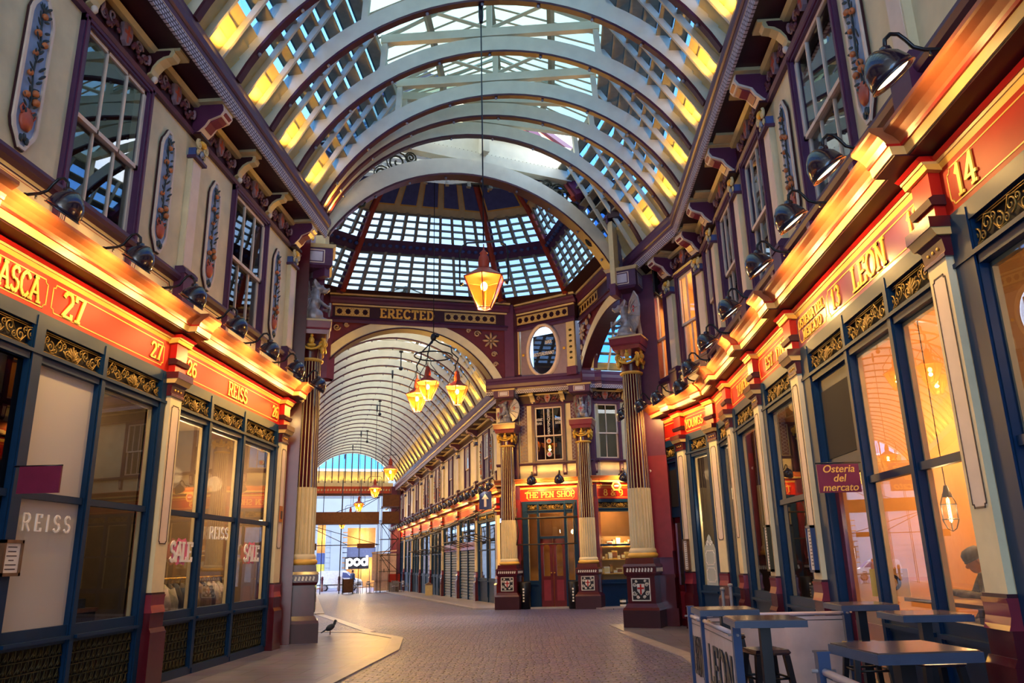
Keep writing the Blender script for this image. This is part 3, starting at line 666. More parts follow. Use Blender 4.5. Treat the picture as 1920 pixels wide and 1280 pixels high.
# ---- right, past the bend
BP = [0.05, 1.68, 3.15]; BW = [(.32, 1.38), (2.0, 3.1)]
shell(FB, -3.9, .05, [-x for x in BP], neg(BW), 'wall_right_bend', xg=(-3.95, .12))
for i, x in enumerate(BP):
    make_pilaster(FB, -x, 'cream pilaster on maroon plinth, right side, ' + ['at the bend of the wall', 'second from the big fluted column', 'maroon backed, behind the right fluted column'][i])
    if i < 2: make_upper_pilaster(FB, -x, 'upper cream pilaster with console past the bend, ' + ['at the bend', 'between the two windows with orange light'][i])
for i, w in enumerate(BW):
    make_window(FB, -w[1], -w[0], bars=1, gm=GLASS); make_frieze(FB, -(w[0]+w[1])/2, 'carved frieze above the %s orange lit window' % ('nearer', 'farther')[i])
make_shop(FB, -1.51, -.22, [(-1.51, -1.27), (-.48, -.22)], 'narrow pub shopfront with etched window right of the fluted column', [('YOUNGS', -.97, .19, .9)], [(-1.45, -.28)], riser=False, mid=False)
make_shop(FB, -2.98, -1.85, [(-2.98, -2.75), (-2.1, -1.85)], 'pub doorway bay beside the right fluted column', (), [(-2.9, -1.93)], riser=False, doors=(0,))
make_door(FB, -2.75, -2.1, 'tall maroon pub door beside the right fluted column')
room(FB, -3.3, .1, 3.0, 0, 4.42, DARK, 'right_bar', WARMW)
room(FB, -3.6, .0, 2.2, 5.2, 9.0, WARMW, 'right_flat', WARMW)
for i, x in enumerate((-.1, 1.1, 2.1, 3.3)): make_walllamp(FB, -x, '%s swan neck lamp past the bend of the right cornice' % ORD[i])
# ---- far arcade right side, chamfered corner and the start of the right arm
ZM = ZF; BASE = -.95
FP = [3.8, 8.2, 13.0, 18.1, 22.9, 28.0, 32.8, 38.0, 41.9]
FW = [(FP[i]+FP[i+1])/2 for i in range(8)]
FWW = [(m-.7, m+.7) for m in FW]
shell(FF, -42.4, -.6, [-x for x in FP], neg([(1.2, 2.6)]+FWW), 'wall_far_right', xg=(-42.4, -.3), band=True)
make_window(FF, -2.6, -1.2)
for i, x in enumerate(FP):
    make_pilaster(FF, -x, 'cream pilaster of the far arcade, %s from the crossing' % ORD[i].replace('nearest', 'first'))
    make_upper_pilaster(FF, -x, 'upper pilaster of the far arcade, %s from the crossing' % ORD[i].replace('nearest', 'first'))
for i, w in enumerate(FWW):
    make_window(FF, -w[1], -w[0])
    x0, x1 = -FP[i+1]+.17, -FP[i]-.17; n = 3 if i % 2 else 2; W = (x1-x0-.2)/n
    posts = [(x0, x0+.2)]+[(x0+.1+W*k-.08, x0+.1+W*k+.08) for k in range(1, n)]+[(x1-.2, x1)]
    if i in (1, 2): continue
    make_shop(FF, x0, x1, posts, 'far arcade shopfront with orange fascia, %s from the crossing' % ORD[i].replace('nearest', 'first'), riser=False, panes={k: DGLASS for k in range(n)} if i else {})
    for k in (-.9, .9):
        if i < 5: make_relief(FF, -FW[i]+k*1.2, 'small relief panel in the far arcade %s the %s far window' % ('left of' if k < 0 else 'right of', ORD[i]))
SHUT = mat('grey_shutter', '#8A93A2', .45, metal=.3, var=.15)
for i in (1, 2):
    x0, x1 = -FP[i+1]+.17, -FP[i]-.17
    t = thing('shuttered_shopfront', 'far arcade shopfront with closed grey shutters, the %s one' % ('nearer', 'farther')[i-1], 'shopfront', FF.pt(0), FF.a)
    b = MB(); b.use(BLUE).ob(x0, x0+.15, -.06, .05, BASE, 4.44).ob(x1-.15, x1, -.06, .05, BASE, 4.44).ob((x0+x1)/2-.06, (x0+x1)/2+.06, -.06, .05, BASE, 4.44).use(ROSE).ob(x0, x1, -.05, .04, 2.5, 2.95).use(BLUE).ob(x0, x1, -.05, .05, 4.28, 4.44); b.build('frame', t)
    for a, c in ((x0+.15, (x0+x1)/2-.06), ((x0+x1)/2+.06, x1-.15)):
        b = MB(); b.use(SHUT)
        for k in range(22): z = BASE+k*(2.5-BASE)/22; b.prism([(-.05, z), (-.01, z+.02), (-.01, z+.11), (-.05, z+.14)], 'x', a, c)
        b.build('shutter', t); b = MB(); b.use(GLASS).box(a, c, .02, .026, 2.95, 4.28); b.build('fanlight', t)
    b = MB(); b.use(REDP).ob(x0, x1, 0, .05, 4.44, 4.90); gold_panel(b, x0+.1, x1-.1, 4.5, 4.84, .05); b.build('fascia', t)
b = MB(); b.use(DARK).ob(-42, -.6, -2.9, -2.8, BASE, 4.4); b.build('wall_far_back', None, 'structure', loc=FF.pt(0), rot=FF.a)
b = MB(); b.use(DARK).ob(-42, -.6, -1.9, -1.8, 5.0, 9.2).ob(-42, -.6, -2.0, 0, 4.46, 4.52); b.build('wall_far_back', None, 'structure', loc=FF.pt(0), rot=FF.a)
k = 0
for i in range(9):
    a = FP[i-1] if i else .8
    n = 3 if i else 2
    for j in range(n):
        x = a+(FP[i]-a)*(j+.5)/n; k += 1
        make_walllamp(FF, -x, '%s swan neck lamp along the far arcade cornice' % (ORD[k-1] if k > 1 else 'first'), on=(j == 1 or i == 0), e=ELAMP*2.6)
# chamfered corner shop
shell(FC, -.55, 3.45, [], [(.88, 2.2)], 'wall_corner', xg=(-.75, 3.75), band=False, nb=False)
CWIN = make_window(FC, .88, 2.2, gm=DGLASS); make_frieze(FC, 1.54, 'carved shield frieze over the wine bar window')
make_bracket(FC, .95, 'cream eave bracket left of the wine bar window top'); make_bracket(FC, 2.13, 'cream eave bracket right of the wine bar window top')
LAT = mat('lattice_plum', '#8A7A8E', .5, var=.1)
for nm, xx in (('left', .55), ('right', 2.55)):
    t = thing('lattice_screen', 'narrow lattice screen %s of the wine bar window' % nm, 'panel', FC.pt(xx), FC.a)
    b = MB(); b.use(PURPLE2).ob(-.14, .14, 0, .02, 6.05, 8.5); b.build('backing', t); b = MB(); b.use(LAT)
    for q in range(16):
        for s in (-1, 1):
            z = 6.1+q*.15; b.add([(-.12*s, -.024, z), (-.12*s, -.024, z+.04), (.12*s, -.024, z+.19), (.12*s, -.024, z+.15)], [(0, 1, 2, 3)])
    b.build('lattice', t)
t = make_shop(FC, .10, 2.85, [(.42, .62), (.98, 1.06), (2.0, 2.08), (2.35, 2.55)], 'corner pen shop with bright red fascia and double maroon doors', (), [(.62, 2.42)], riser=False, mid=False, fasc=RED, doors=(1,))
fa = [c for c in t.children if c.name.startswith('fascia')][0]
lettering('THE PEN SHOP', .205, GOLDP, fa, 1.5, .056, 4.57, w=.18)
t = thing('double_door', 'maroon double door with arched glass under the pen shop fascia', 'door', FC.pt(1.53), FC.a)
for s in (-1, 1):
    b = MB(); b.use(DOORM); a, c = (-.47, -.01) if s < 0 else (.01, .47)
    b.ob(a, c, -.08, -.03, BASE+.9, 1.15).ob(a, a+.11, -.08, -.03, 1.15, 2.75).ob(c-.11, c, -.08, -.03, 1.15, 2.75).ob(a, c, -.08, -.03, 2.5, 2.75)
    w2 = (c-a-.22)/2; xm = (a+c)/2
    for q in (-1, 1): b.prism([(xm+q*w2, 2.5), (xm+q*w2, 2.5-w2)]+[(xm+q*w2*math.cos(k*PI/12), 2.5-w2+w2*math.sin(k*PI/12)) for k in range(1, 7)], 'y', .03, .08)
    b.use(ROSE).ob(a+.1, c-.1, -.03, -.02, .2, 1.0); lf = b.build('leaf', t)
    b = MB(); b.use(GLASS).box(a+.11, c-.11, .05, .056, 1.15, 2.5); b.build('pane', lf)
    b = MB(); b.use(GOLD).ball((s*-.0+(c-.05 if s < 0 else a+.05), -.05+.1*0, 1.28), (.025, .025, .025), 8, 5); b.build('knob', lf)
b = MB(); b.use(BLUE).ob(-.47, .47, -.08, 0, 2.75, 2.85); b.build('transom', t); b = MB(); b.use(DGLASS).box(-.44, .44, .04, .046, 2.87, 3.85); b.build('fanlight', t)
room(FC, .1, 2.9, 1.5, -.1, 4.3, WARMW, 'corner_shop', WARMW)
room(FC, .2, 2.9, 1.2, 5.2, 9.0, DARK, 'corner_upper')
make_walllamp(FC, 1.02, 'left swan neck lamp above the pen shop fascia', e=ELAMP*1.6); make_walllamp(FC, 2.05, 'right swan neck lamp above the pen shop fascia', e=ELAMP*1.6)
shell(FE, .15, 7.0, [2.9], [(.42, 1.6), (4, 5.2)], 'wall_right_arm', xg=(-.1, 7.0), band=False)
make_window(FE, .42, 1.6, bars=1); make_window(FE, 4, 5.2); make_frieze(FE, 1.0, 'carved shield frieze in the right arm above its first window')
make_bracket(FE, 1.75, 'cream eave bracket in the right arm beside the window')
make_pilaster(FE, 2.9, 'cream pilaster in the right arm beyond the display window')
t = make_shop(FE, .15, 2.73, [(.15, .38), (2.4, 2.73)], 'display window shopfront 8 and 9 with red fascia in the right arm', (), [(.34, 2.5)], riser=False, fasc=RED)
fa = [c for c in t.children if c.name.startswith('fascia')][0]; lettering('8 & 9', .22, GOLDP, fa, 1.12, .056, 4.56, w=.18)
make_shop(FE, 3.07, 6.9, [(3.07, 3.25), (4.4, 4.55), (5.6, 5.75), (6.75, 6.9)], 'second shopfront in the right arm, hidden behind the right column')
room(FE, 3.05, 7.0, 1.6, -.1, 4.3, DARK, 'right_arm_store', WARMW)
room(FE, .1, 3.0, 1.6, -.1, 4.3, WARMW, 'right_arm_shop', WARMW)
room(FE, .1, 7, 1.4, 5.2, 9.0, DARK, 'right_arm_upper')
make_walllamp(FE, 1.25, 'swan neck lamp above the fascia numbered 8 and 9', e=ELAMP*1.6)
ZM = None; BASE = 0.
# writing on the windows
GLET = mat('glass_lettering', '#E8E2E0', .5, var=.02); GPINK = mat('pink_splash', '#D86A8C', .5)
def wtext(F, txt, x, z, h, m, name, label, o=.03, **k):
    e = lettering(txt, h, m, None, 0, o, 0, **k); e.location = F.pt(x, 0, z); e.rotation_euler = (0, 0, F.a); e.name = name; return tag(e, label, 'lettering')
wtext(FL, 'REISS', 8.72, 2.03, .18, GLET, 'window_lettering', 'white spaced letters on the frosted left window', serif=False, w=.13, sp=.42)
wtext(FL, 'REISS', 13.32, 2.06, .19, GLET, 'window_lettering', 'white letters on the middle window of left shopfront 26', serif=False, w=.14, sp=.2)
for x, s in ((12.02, 'left'), (14.82, 'right')):
    wtext(FL, 'SALE', x, 1.70, .27, GLET, 'window_lettering', 'white sale letters over a pink splash on the %s window of shopfront 26' % s, w=.2, sp=.02, xs=.95)
    b = MB(); b.use(GPINK).prism([(.32*math.cos(a*PI/8)*(1 if a % 2 else .8), .22*math.sin(a*PI/8)*(1 if a % 2 else .8)) for a in range(16)], 'y', -.028, -.026); b.build('window_sticker', None, None, 'pink splash sticker behind the %s sale letters' % s, 'sticker', None, FL.pt(x, 0, 1.84), FL.a)
ZM = None
def ctext(x, z, txt, h, label, **k):
    wtext(FC, txt, x, z, h, GLET, 'window_lettering', label, o=-.0, **k)
ctext(1.17, 6.75, 'WINE', .085, 'upper word on the left pane of the wine bar window'); ctext(1.17, 6.60, 'BAR', .085, 'lower word on the left pane of the wine bar window')
ctext(1.91, 6.75, 'WINE', .085, 'upper word on the right pane of the wine bar window'); ctext(1.91, 6.60, 'BAR', .085, 'lower word on the right pane of the wine bar window')
ctext(1.54, 7.05, 'BROKERS', .12, 'vertical word down the middle of the wine bar window', vert=True)
for z, m, s in ((5.95, RED, 'red'), (5.45, GPINK, 'pink')):
    b = MB(); b.use(GLET).lathe([(0, 0), (.10, 0), (.10, .004), (0, .004)], 0, 0, 16).use(m).lathe([(0, .006), (.06, .006)], 0, 0, 14); b.xf(Matrix.Rotation(PI/2, 4, 'X')); b.build('window_sticker', None, None, 'round %s sticker on the wine bar window' % s, 'sticker', None, FC.pt(1.54, .03, z), FC.a)
# ------------------------------------------------------------------ vault roofs
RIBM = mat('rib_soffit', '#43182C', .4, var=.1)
def arcpts(R, zc, a, n): return [(R*math.sin(-a+2*a*i/n), zc+R*math.cos(-a+2*a*i/n)) for i in range(n+1)]
def make_rib(pL, pR, crown, label, depth=.34, th=.13, tie=True, studs=True, group='timber arch ribs of the roof', name='roof_rib', pos=True):
    pL, pR = Vector(pL), Vector(pR); mid = (pL+pR)/2; d = pR-pL; h = Vector((d.x, d.y)).length/2; ang = math.atan2(d.y, d.x); rise = crown-mid.z
    R = (h*h+rise*rise)/(2*rise); zc = rise-R; a = math.asin(min(1, h/R)); N = 30
    t = thing(name, label, 'roof rib', mid, ang, group)
    inn = arcpts(R, zc, a, N); out = arcpts(R+depth, zc, a*1.0, N); s = h/4.07
    b = MB(); b.use(RIB); polys = []
    for (x0, z0), (x1, z1) in zip(inn, out): polys.append([(x0, -th/2, z0), (x0, th/2, z0), (x1, th/2, z1), (x1, -th/2, z1)])
    b.loft(polys); b.build('arch', t)
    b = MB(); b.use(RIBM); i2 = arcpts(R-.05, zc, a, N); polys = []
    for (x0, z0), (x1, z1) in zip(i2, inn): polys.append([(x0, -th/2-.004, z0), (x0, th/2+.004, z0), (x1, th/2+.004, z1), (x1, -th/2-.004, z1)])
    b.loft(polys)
    if studs:
        b.use(SILVER)
        for k in range(9):
            q = -a*.88+2*a*.88*k/8; b.ball(((R-.075)*math.sin(q), 0, zc+(R-.075)*math.cos(q)), (.035, .035, .04), 7, 4)
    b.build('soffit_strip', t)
    if tie:
        w = 2.36*s; zt = rise+.36*s; b = MB(); b.use(RIB).box(-w, w, -.07, .07, zt, zt+.2); b.build('tie_beam', t)
        for sg in (-1, 1):
            x = sg*w*.985; ze = zc+math.sqrt(max(.01, (R+depth)**2-(x*1.0)**2))
            b = MB(); b.use(RIB); q = [(x-.06, ze-.12), (x+.06, ze-.12), (x+.06-sg*.06, zt+.2), (x-.06-sg*.06, zt+.2)]; b.prism(q, 'y', -.06, .06); b.build('post', t)
        if pos:
            b = MB(); b.use(RIB).box(-.06, .06, -.06, .06, zt+.2, zt+1.25*s); b.build('king_post', t)
            for sg in (-1, 1):
                b = MB(); b.use(RIB).tube([(0, 0, zt+.22), (sg*1.25*s, 0, zt+.75*s)], .05, 4, smooth=False); b.build('strut', t)
                b = MB(); b.use(RIB).tube([(sg*w, 0, zt+.12), (0, 0, zt+1.3*s)], .055, 4, smooth=False); b.build('principal_rafter', t)
    return t
SLOPE = [(-.24, -.06), (1.62, 2.86)]
def make_bay(gA, gB, uA, uB, s, label, rows=6, frac=.30, glassm=None, nraft=2, side='left', g='louvred roof bays'):
    """one sloping roof bay between two ribs: boards at the foot, stepped glass louvres above, rafters"""
    gm = glassm or LGLASS; gA, gB, uA, uB = Vector(gA), Vector(gB), Vector(uA), Vector(uB)
    O = (gA+gB)/2; t = thing('roof_bay', label, 'roof bay', O, 0, g)
    def P(f, d, h): return tuple((gA+(gB-gA)*f-O)+(uA+(uB-uA)*f)*d*s+Vector((0, 0, h*s)))
    (d0, h0), (d1, h1) = SLOPE; L = lambda q: (d0+(d1-d0)*q, h0+(h1-h0)*q)
    b = MB(); b.use(BOARD)
    m = 4
    for k in range(m):
        q0, q1 = frac*k/m, frac*(k+1)/m; a, c = L(q0), L(q1); e = .025
        b.quad(P(0, a[0]-e, a[1]+e*.5), P(1, a[0]-e, a[1]+e*.5), P(1, c[0]+e*.4, c[1]), P(0, c[0]+e*.4, c[1]))
        b.quad(P(0, c[0]+e*.4, c[1]), P(1, c[0]+e*.4, c[1]), P(1, c[0]-e, c[1]+e*.5), P(0, c[0]-e, c[1]+e*.5))
    b.build('eave_board', t)
    sh = MB(); sh.use(SLATB); gl = MB(); gl.use(gm)
    for k in range(rows):
        q0 = frac+(1-frac)*k/rows; q1 = frac+(1-frac)*(k+1)/rows; a, c = L(q0), L(q1)
        gl.quad(P(0, a[0], a[1]), P(1, a[0], a[1]), P(1, a[0]+(c[0]-a[0])*.15, c[1]-.03), P(0, a[0]+(c[0]-a[0])*.15, c[1]-.03))
        x0 = a[0]+(c[0]-a[0])*.1
        p = [(x0-.03, c[1]-.05), (c[0]+.05, c[1]-.03), (c[0]+.05, c[1]+.015), (x0-.03, c[1]+.0)]
        sh.add([P(0, *v) for v in p]+[P(1, *v) for v in p], [(0, 1, 5, 4), (1, 2, 6, 5), (2, 3, 7, 6), (3, 0, 4, 7)])
    gl.build('louvre_glass', t); sh.build('louvre_shelf', t)
    for k in range(nraft):
        f = (k+1)/(nraft+1); w = .028/((gB-gA).length+1e-3); b = MB(); b.use(SLATB if nraft > 2 else RIB)
        ring = []
        for q in (0.02, 1.0):
            d, h = L(q); n = (.62, -.40)
            ring.append([P(f-w, d, h), P(f+w, d, h), P(f+w, d+n[0]*.15, h+n[1]*.15), P(f-w, d+n[0]*.15, h+n[1]*.15)])
        b.loft(ring); b.build('rafter', t)
    return t
def make_skylight(st, s, label, n=4, gm=None):
    """glazed lantern over the middle; st = stations (pL, pR)"""
    t = thing('skylight', label, 'skylight', st[0][0], 0); O = Vector(st[0][0]); gl = MB(); gl.use(gm or SGLASS); br = MB(); br.use(RIB); cb = [MB(), MB()]; rd = [MB(), MB(), MB()]
    for q in cb: q.use(RIB)
    for q in rd: q.use(SLATB)
    def pts(a):
        L, R_ = Vector(a[0]), Vector(a[1]); u = (R_-L); u.z = 0; W = u.length; u.normalize(); d = 1.60*s; H = Vector((0, 0, 1))*s
        return [L+u*d+H*2.9-O, L+u*(d+.05)+H*3.10-O, L+u*W/2+H*4.05-O, R_-u*(d+.05)+H*3.10-O, R_-u*d+H*2.9-O]
    for i in range(len(st)-1):
        A, B = pts(st[i]), pts(st[i+1])
        gl.quad(A[1], B[1], B[2], A[2]); gl.quad(A[2], B[2], B[3], A[3])
        cb[0].quad(A[0], B[0], B[1], A[1]); cb[1].quad(A[4], B[4], B[3], A[3])
        for k in range(n):
            f = k/n; p = [A[j]+(B[j]-A[j])*f for j in range(5)]
            for q in (1, 3): br.tube([p[q], p[2]], .028, 4, smooth=False)
        for f2 in (.45,):
            for q in (1, 3): rd[q//2].tube([A[q]+(A[2]-A[q])*f2-Vector((0, 0, .09)), B[q]+(B[2]-B[q])*f2-Vector((0, 0, .09))], .085, 4, smooth=False)
        rd[2].tube([A[2]-Vector((0, 0, .08)), B[2]-Vector((0, 0, .08))], .09, 4, smooth=False)
    gl.build('glazing', t); br.build('glazing_bar', t); [q.build('curb', t) for q in cb]; [q.build(n_, t) for q, n_ in zip(rd, ('purlin', 'purlin', 'ridge'))]; return t
def make_vault(st, crowns, s, nm, labf, ribs=True, glassm=None, uplight=None, skip_right=False, upn=99, frac=.30):
    for i, (a, c) in enumerate(st):
        if ribs: make_rib(a, c, crowns[i], labf('rib', i), depth=.34*s**.5, pos=(s > .95))
    for i in range(len(st)-1):
        (a0, c0), (a1, c1) = st[i], st[i+1]
        def u(p, q): v = Vector(q)-Vector(p); v.z = 0; return v.normalized()
        make_bay(a0, a1, u(a0, c0), u(a1, c1), s, labf('left bay', i), glassm=glassm, frac=frac); make_bay(c0, c1, u(c0, a0), u(c1, a1), s, labf('right bay', i), glassm=glassm, frac=frac)
        if uplight:
            for p, q, w, w2 in ((a0, a1, u(a0, c0), u(a1, c1)), (c0, c1, u(c0, a0), u(c1, a1))):
                m = (Vector(p)+Vector(q))/2; ww = (w+w2)/2
                spot('eave_uplight', m+ww*.10+Vector((0, 0, .06)), m+ww*.16*s+Vector((0, 0, 1.1*s)), uplight, (1, .52, .06), 125, .8, .05)
# near vault
YS = [-1.45, .13, 1.71, 3.29, 4.87, 6.45, 8.03, 9.61, 11.19, 12.75, 14.33, 15.95]
ST = [((-5.25, y, 9.58), (2.92, y-.1, 9.58)) for y in YS]
ST += [((-5.25, 16.25, 9.58), (2.88, 17.45, 9.58)), ((-5.25, 16.5, 9.58), (2.42, 19.16, 9.58))]
CR = [12.14]*len(YS)+[12.18, 12.2]
ribn = lambda i: 'cream timber roof arch over the near arcade, %s from the camera' % ORD[i].replace('nearest', 'first')
make_vault(ST, CR, 1., 'near', lambda k, i: ribn(i) if k == 'rib' else '%s louvred roof bay of the near arcade, %s side' % (ORD[i].replace('nearest', 'first'), k.split()[0]), uplight=EUP)
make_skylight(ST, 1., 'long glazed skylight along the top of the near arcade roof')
# the end arch towards the crossing and its girder
eL, eR = Vector((-5.35, 16.95, 9.3)), Vector((1.75, 20.75, 9.3))
make_rib(eL, eR, 11.55, 'broad cream arch at the end of the near arcade, in front of the dome', depth=.42, th=.34, tie=False, name='end_arch', group=None)
make_bay((-5.25, 16.5, 9.58), (-5.35, 16.95, 9.5), (.94, .33, 0), (.88, .47, 0), 1., 'last louvred roof bay of the near arcade, left side'); make_bay((2.42, 19.16, 9.58), (1.75, 20.75, 9.5), (-.94, -.33, 0), (-.88, -.47, 0), 1., 'last louvred roof bay of the near arcade, right side')
mid = (eL+eR)/2; ang = math.atan2(eR.y-eL.y, eR.x-eL.x)
t = thing('end_girder', 'riveted cream girder spanning above the end arch', 'girder', (mid.x, mid.y, 0), ang)
b = MB(); b.use(RIB).box(-2.9, 2.9, -.10, .16, 11.95, 12.25).box(-2.75, 2.75, .0, .08, 12.25, 12.95).box(-2.75, 2.75, -.12, .2, 12.9, 13.0); b.build('web', t)
b = MB(); b.use(SLATB)
for k in range(46): x = -2.65+k*.118; b.ball((x, -.005, 12.31), (.018, .018, .018), 5, 3)
b.build('rivet', t); b = MB(); b.use(RIB).box(-.09, .09, -.35, .0, 12.2, 13.5); b.build('stiffener', t)
for sg in (-1, 1):
    b = MB(); b.use(DIRON)
    for (cx, cz, r) in ((2.35, 11.55, .28), (2.75, 11.15, .2), (3.05, 10.7, .17), (2.0, 11.75, .14), (3.3, 10.25, .14)):
        b.tube([(x*1., y*1., z) for x, y, z in spiral(sg*cx, cz, r, 1.6, 0, .0, 18, sg)], .028, 5)
        b.tube([(sg*cx+r*1.05*math.cos(q*PI/6), 0, cz+r*1.05*math.sin(q*PI/6)) for q in range(12)], .02, 5, closed=True)
    b.build('scroll_ironwork', t)
# far vault
D0 = 28.9-23.53*.953-1.085   # e1 of the far arch relative to the crossing centre (about 5.3)
def far(e1, e2, z): p = cw(e1, e2); return (p[0], p[1], z)
SF = [(far(5.6+1.66*i, -4.4, 8.4), far(5.6+1.66*i, 3.25, 8.4)) for i in range(25)]
make_vault(SF, [11.0]*25, .93, 'far', lambda k, i: 'far arcade roof arch, %s from the crossing' % ORD[i].replace('nearest', 'first') if k == 'rib' else '%s roof bay of the far arcade, %s side' % (ORD[i].replace('nearest', 'first'), k.split()[0]), uplight=EUP*1.2, frac=.42)
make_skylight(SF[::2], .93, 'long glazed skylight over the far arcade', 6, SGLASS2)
# right arm vault
def arm(e2, e1, z): p = cw(e1, e2); return (p[0], p[1], z)
SE = [(arm(6.3+1.6*i, 3.1, 8.5), arm(6.3+1.6*i, -3.1, 8.5)) for i in range(5)]
make_vault(SE, [11.0]*5, .78, 'arm', lambda k, i: 'roof arch of the right arm, %s from the crossing' % ORD[i].replace('nearest', 'first') if k == 'rib' else '%s roof bay of the right arm, %s side' % (ORD[i].replace('nearest', 'first'), k.split()[0]), frac=.12)
# ------------------------------------------------------------------ crossing: octagonal entablature and glass dome
OCT = [(3.4, 5.1), (5.9, 3.6), (5.9, -3.6), (3.4, -5.1), (-3.4, -5.1), (-5.9, -3.6), (-5.9, 3.6), (-3.4, 5.1)]   # (e2, e1)
def oc(i, k, z, out=0.):
    e2, e1 = OCT[i % 8]; n = math.hypot(e2, e1); k2 = k+out/n; return (*cw(e1*k2, e2*k2), z)
SIDEN = ['front right', 'right', 'near right', 'near', 'near left', 'left', 'far left', 'far']
GPAT = mat('gilt_pattern', '#BFA468', .5, var=.06)
for i in range(8):
    # side from vertex i to i+1, seen from inside: viewer's right runs from vertex i+1 to i for clockwise order
    a, c = oc(i, 1, 0), oc(i+1, 1, 0)
    if i == 3: continue
    m = ((a[0]+c[0])/2, (a[1]+c[1])/2); L = math.hypot(a[0]-c[0], a[1]-c[1])/2
    nx, ny = m[0]-CX, m[1]-CY; ang = math.atan2(ny, nx)-PI/2   # y axis points outwards
    t = thing('entablature', 'octagon entablature beam on the %s side of the crossing' % ['chamfered front right', 'right', 'near right chamfer', 'near', 'near left chamfer', 'left', 'far left chamfer', 'far'][i], 'entablature', (m[0], m[1], 0), ang)
    b = MB(); b.use(DMAROON).box(-L, L, .0, .35, 10.5, 11.6)
    b.use(PURPLE2).prism([(0, 11.12), (.10, 11.14), (.14, 11.24), (.22, 11.30), (.24, 11.36), (.18, 11.40), (0, 11.42)], 'x', -L-.08, L+.08)
    b.use(STONE).prism([(0, 11.42), (.22, 11.42), (.26, 11.5), (0, 11.54)], 'x', -L-.1, L+.1).prism([(0, 11.06), (.06, 11.06), (.08, 11.11), (0, 11.11)], 'x', -L, L)
    b.use(PURPLE).prism([(0, 10.5), (.10, 10.5), (.06, 10.58), (0, 10.60)], 'x', -L-.03, L+.03).ob(-L, L, 0, .05, 10.38, 10.5)
    b.build('cornice', t)
    b = MB(); b.use(GPAT)
    if L > 2:
        c0 = -.55 if i == 7 else 0
        for x0_, x1_ in ((-L+.12, c0-1.45), (c0+1.45, L-.45)):
            b = MB(); b.use(GPAT).ob(x0_, x1_, 0, .010, 10.66, 11.0); k_ = int((x1_-x0_)/.27); w_ = (x1_-x0_)/max(1, k_); b.use(DMAROON)
            for q in range(k_):
                cx_ = x0_+w_*(q+.5)
                for a_ in (0, PI/4): b.prism([(cx_+.115*math.cos(a_+k*PI/2), 10.83+.125*math.sin(a_+k*PI/2)) if k % 1 == 0 else 0 for k in range(4)], 'y', -.014, -.009)
                for sx_, sz_ in ((-1, -1), (-1, 1), (1, -1), (1, 1)): b.ob(cx_+sx_*.12-.012, cx_+sx_*.12+.012, .009, .013, 10.83+sz_*.13-.012, 10.83+sz_*.13+.012)
            b.build('gilt_band', t)
        if i == 7: lettering('ERECTED', .33, GOLDP, t, c0, .016, 10.67, w=.24, sp=.22, xs=.98)
        if i == 1: lettering('A D', .33, GOLDP, t, .3, .016, 10.67, w=.24, sp=.2)
    else:
        b.ob(-L+.3, L-.3, 0, .010, 10.66, 11.0); b.use(DMAROON)
        for q in range(8):
            cx_ = -L+.3+(2*L-.6)*(q+.5)/8
            for a_ in (0, PI/4): b.prism([(cx_+.115*math.cos(a_+k*PI/2), 10.83+.125*math.sin(a_+k*PI/2)) for k in range(4)], 'y', -.014, -.009)
        b.build('gilt_band', t)
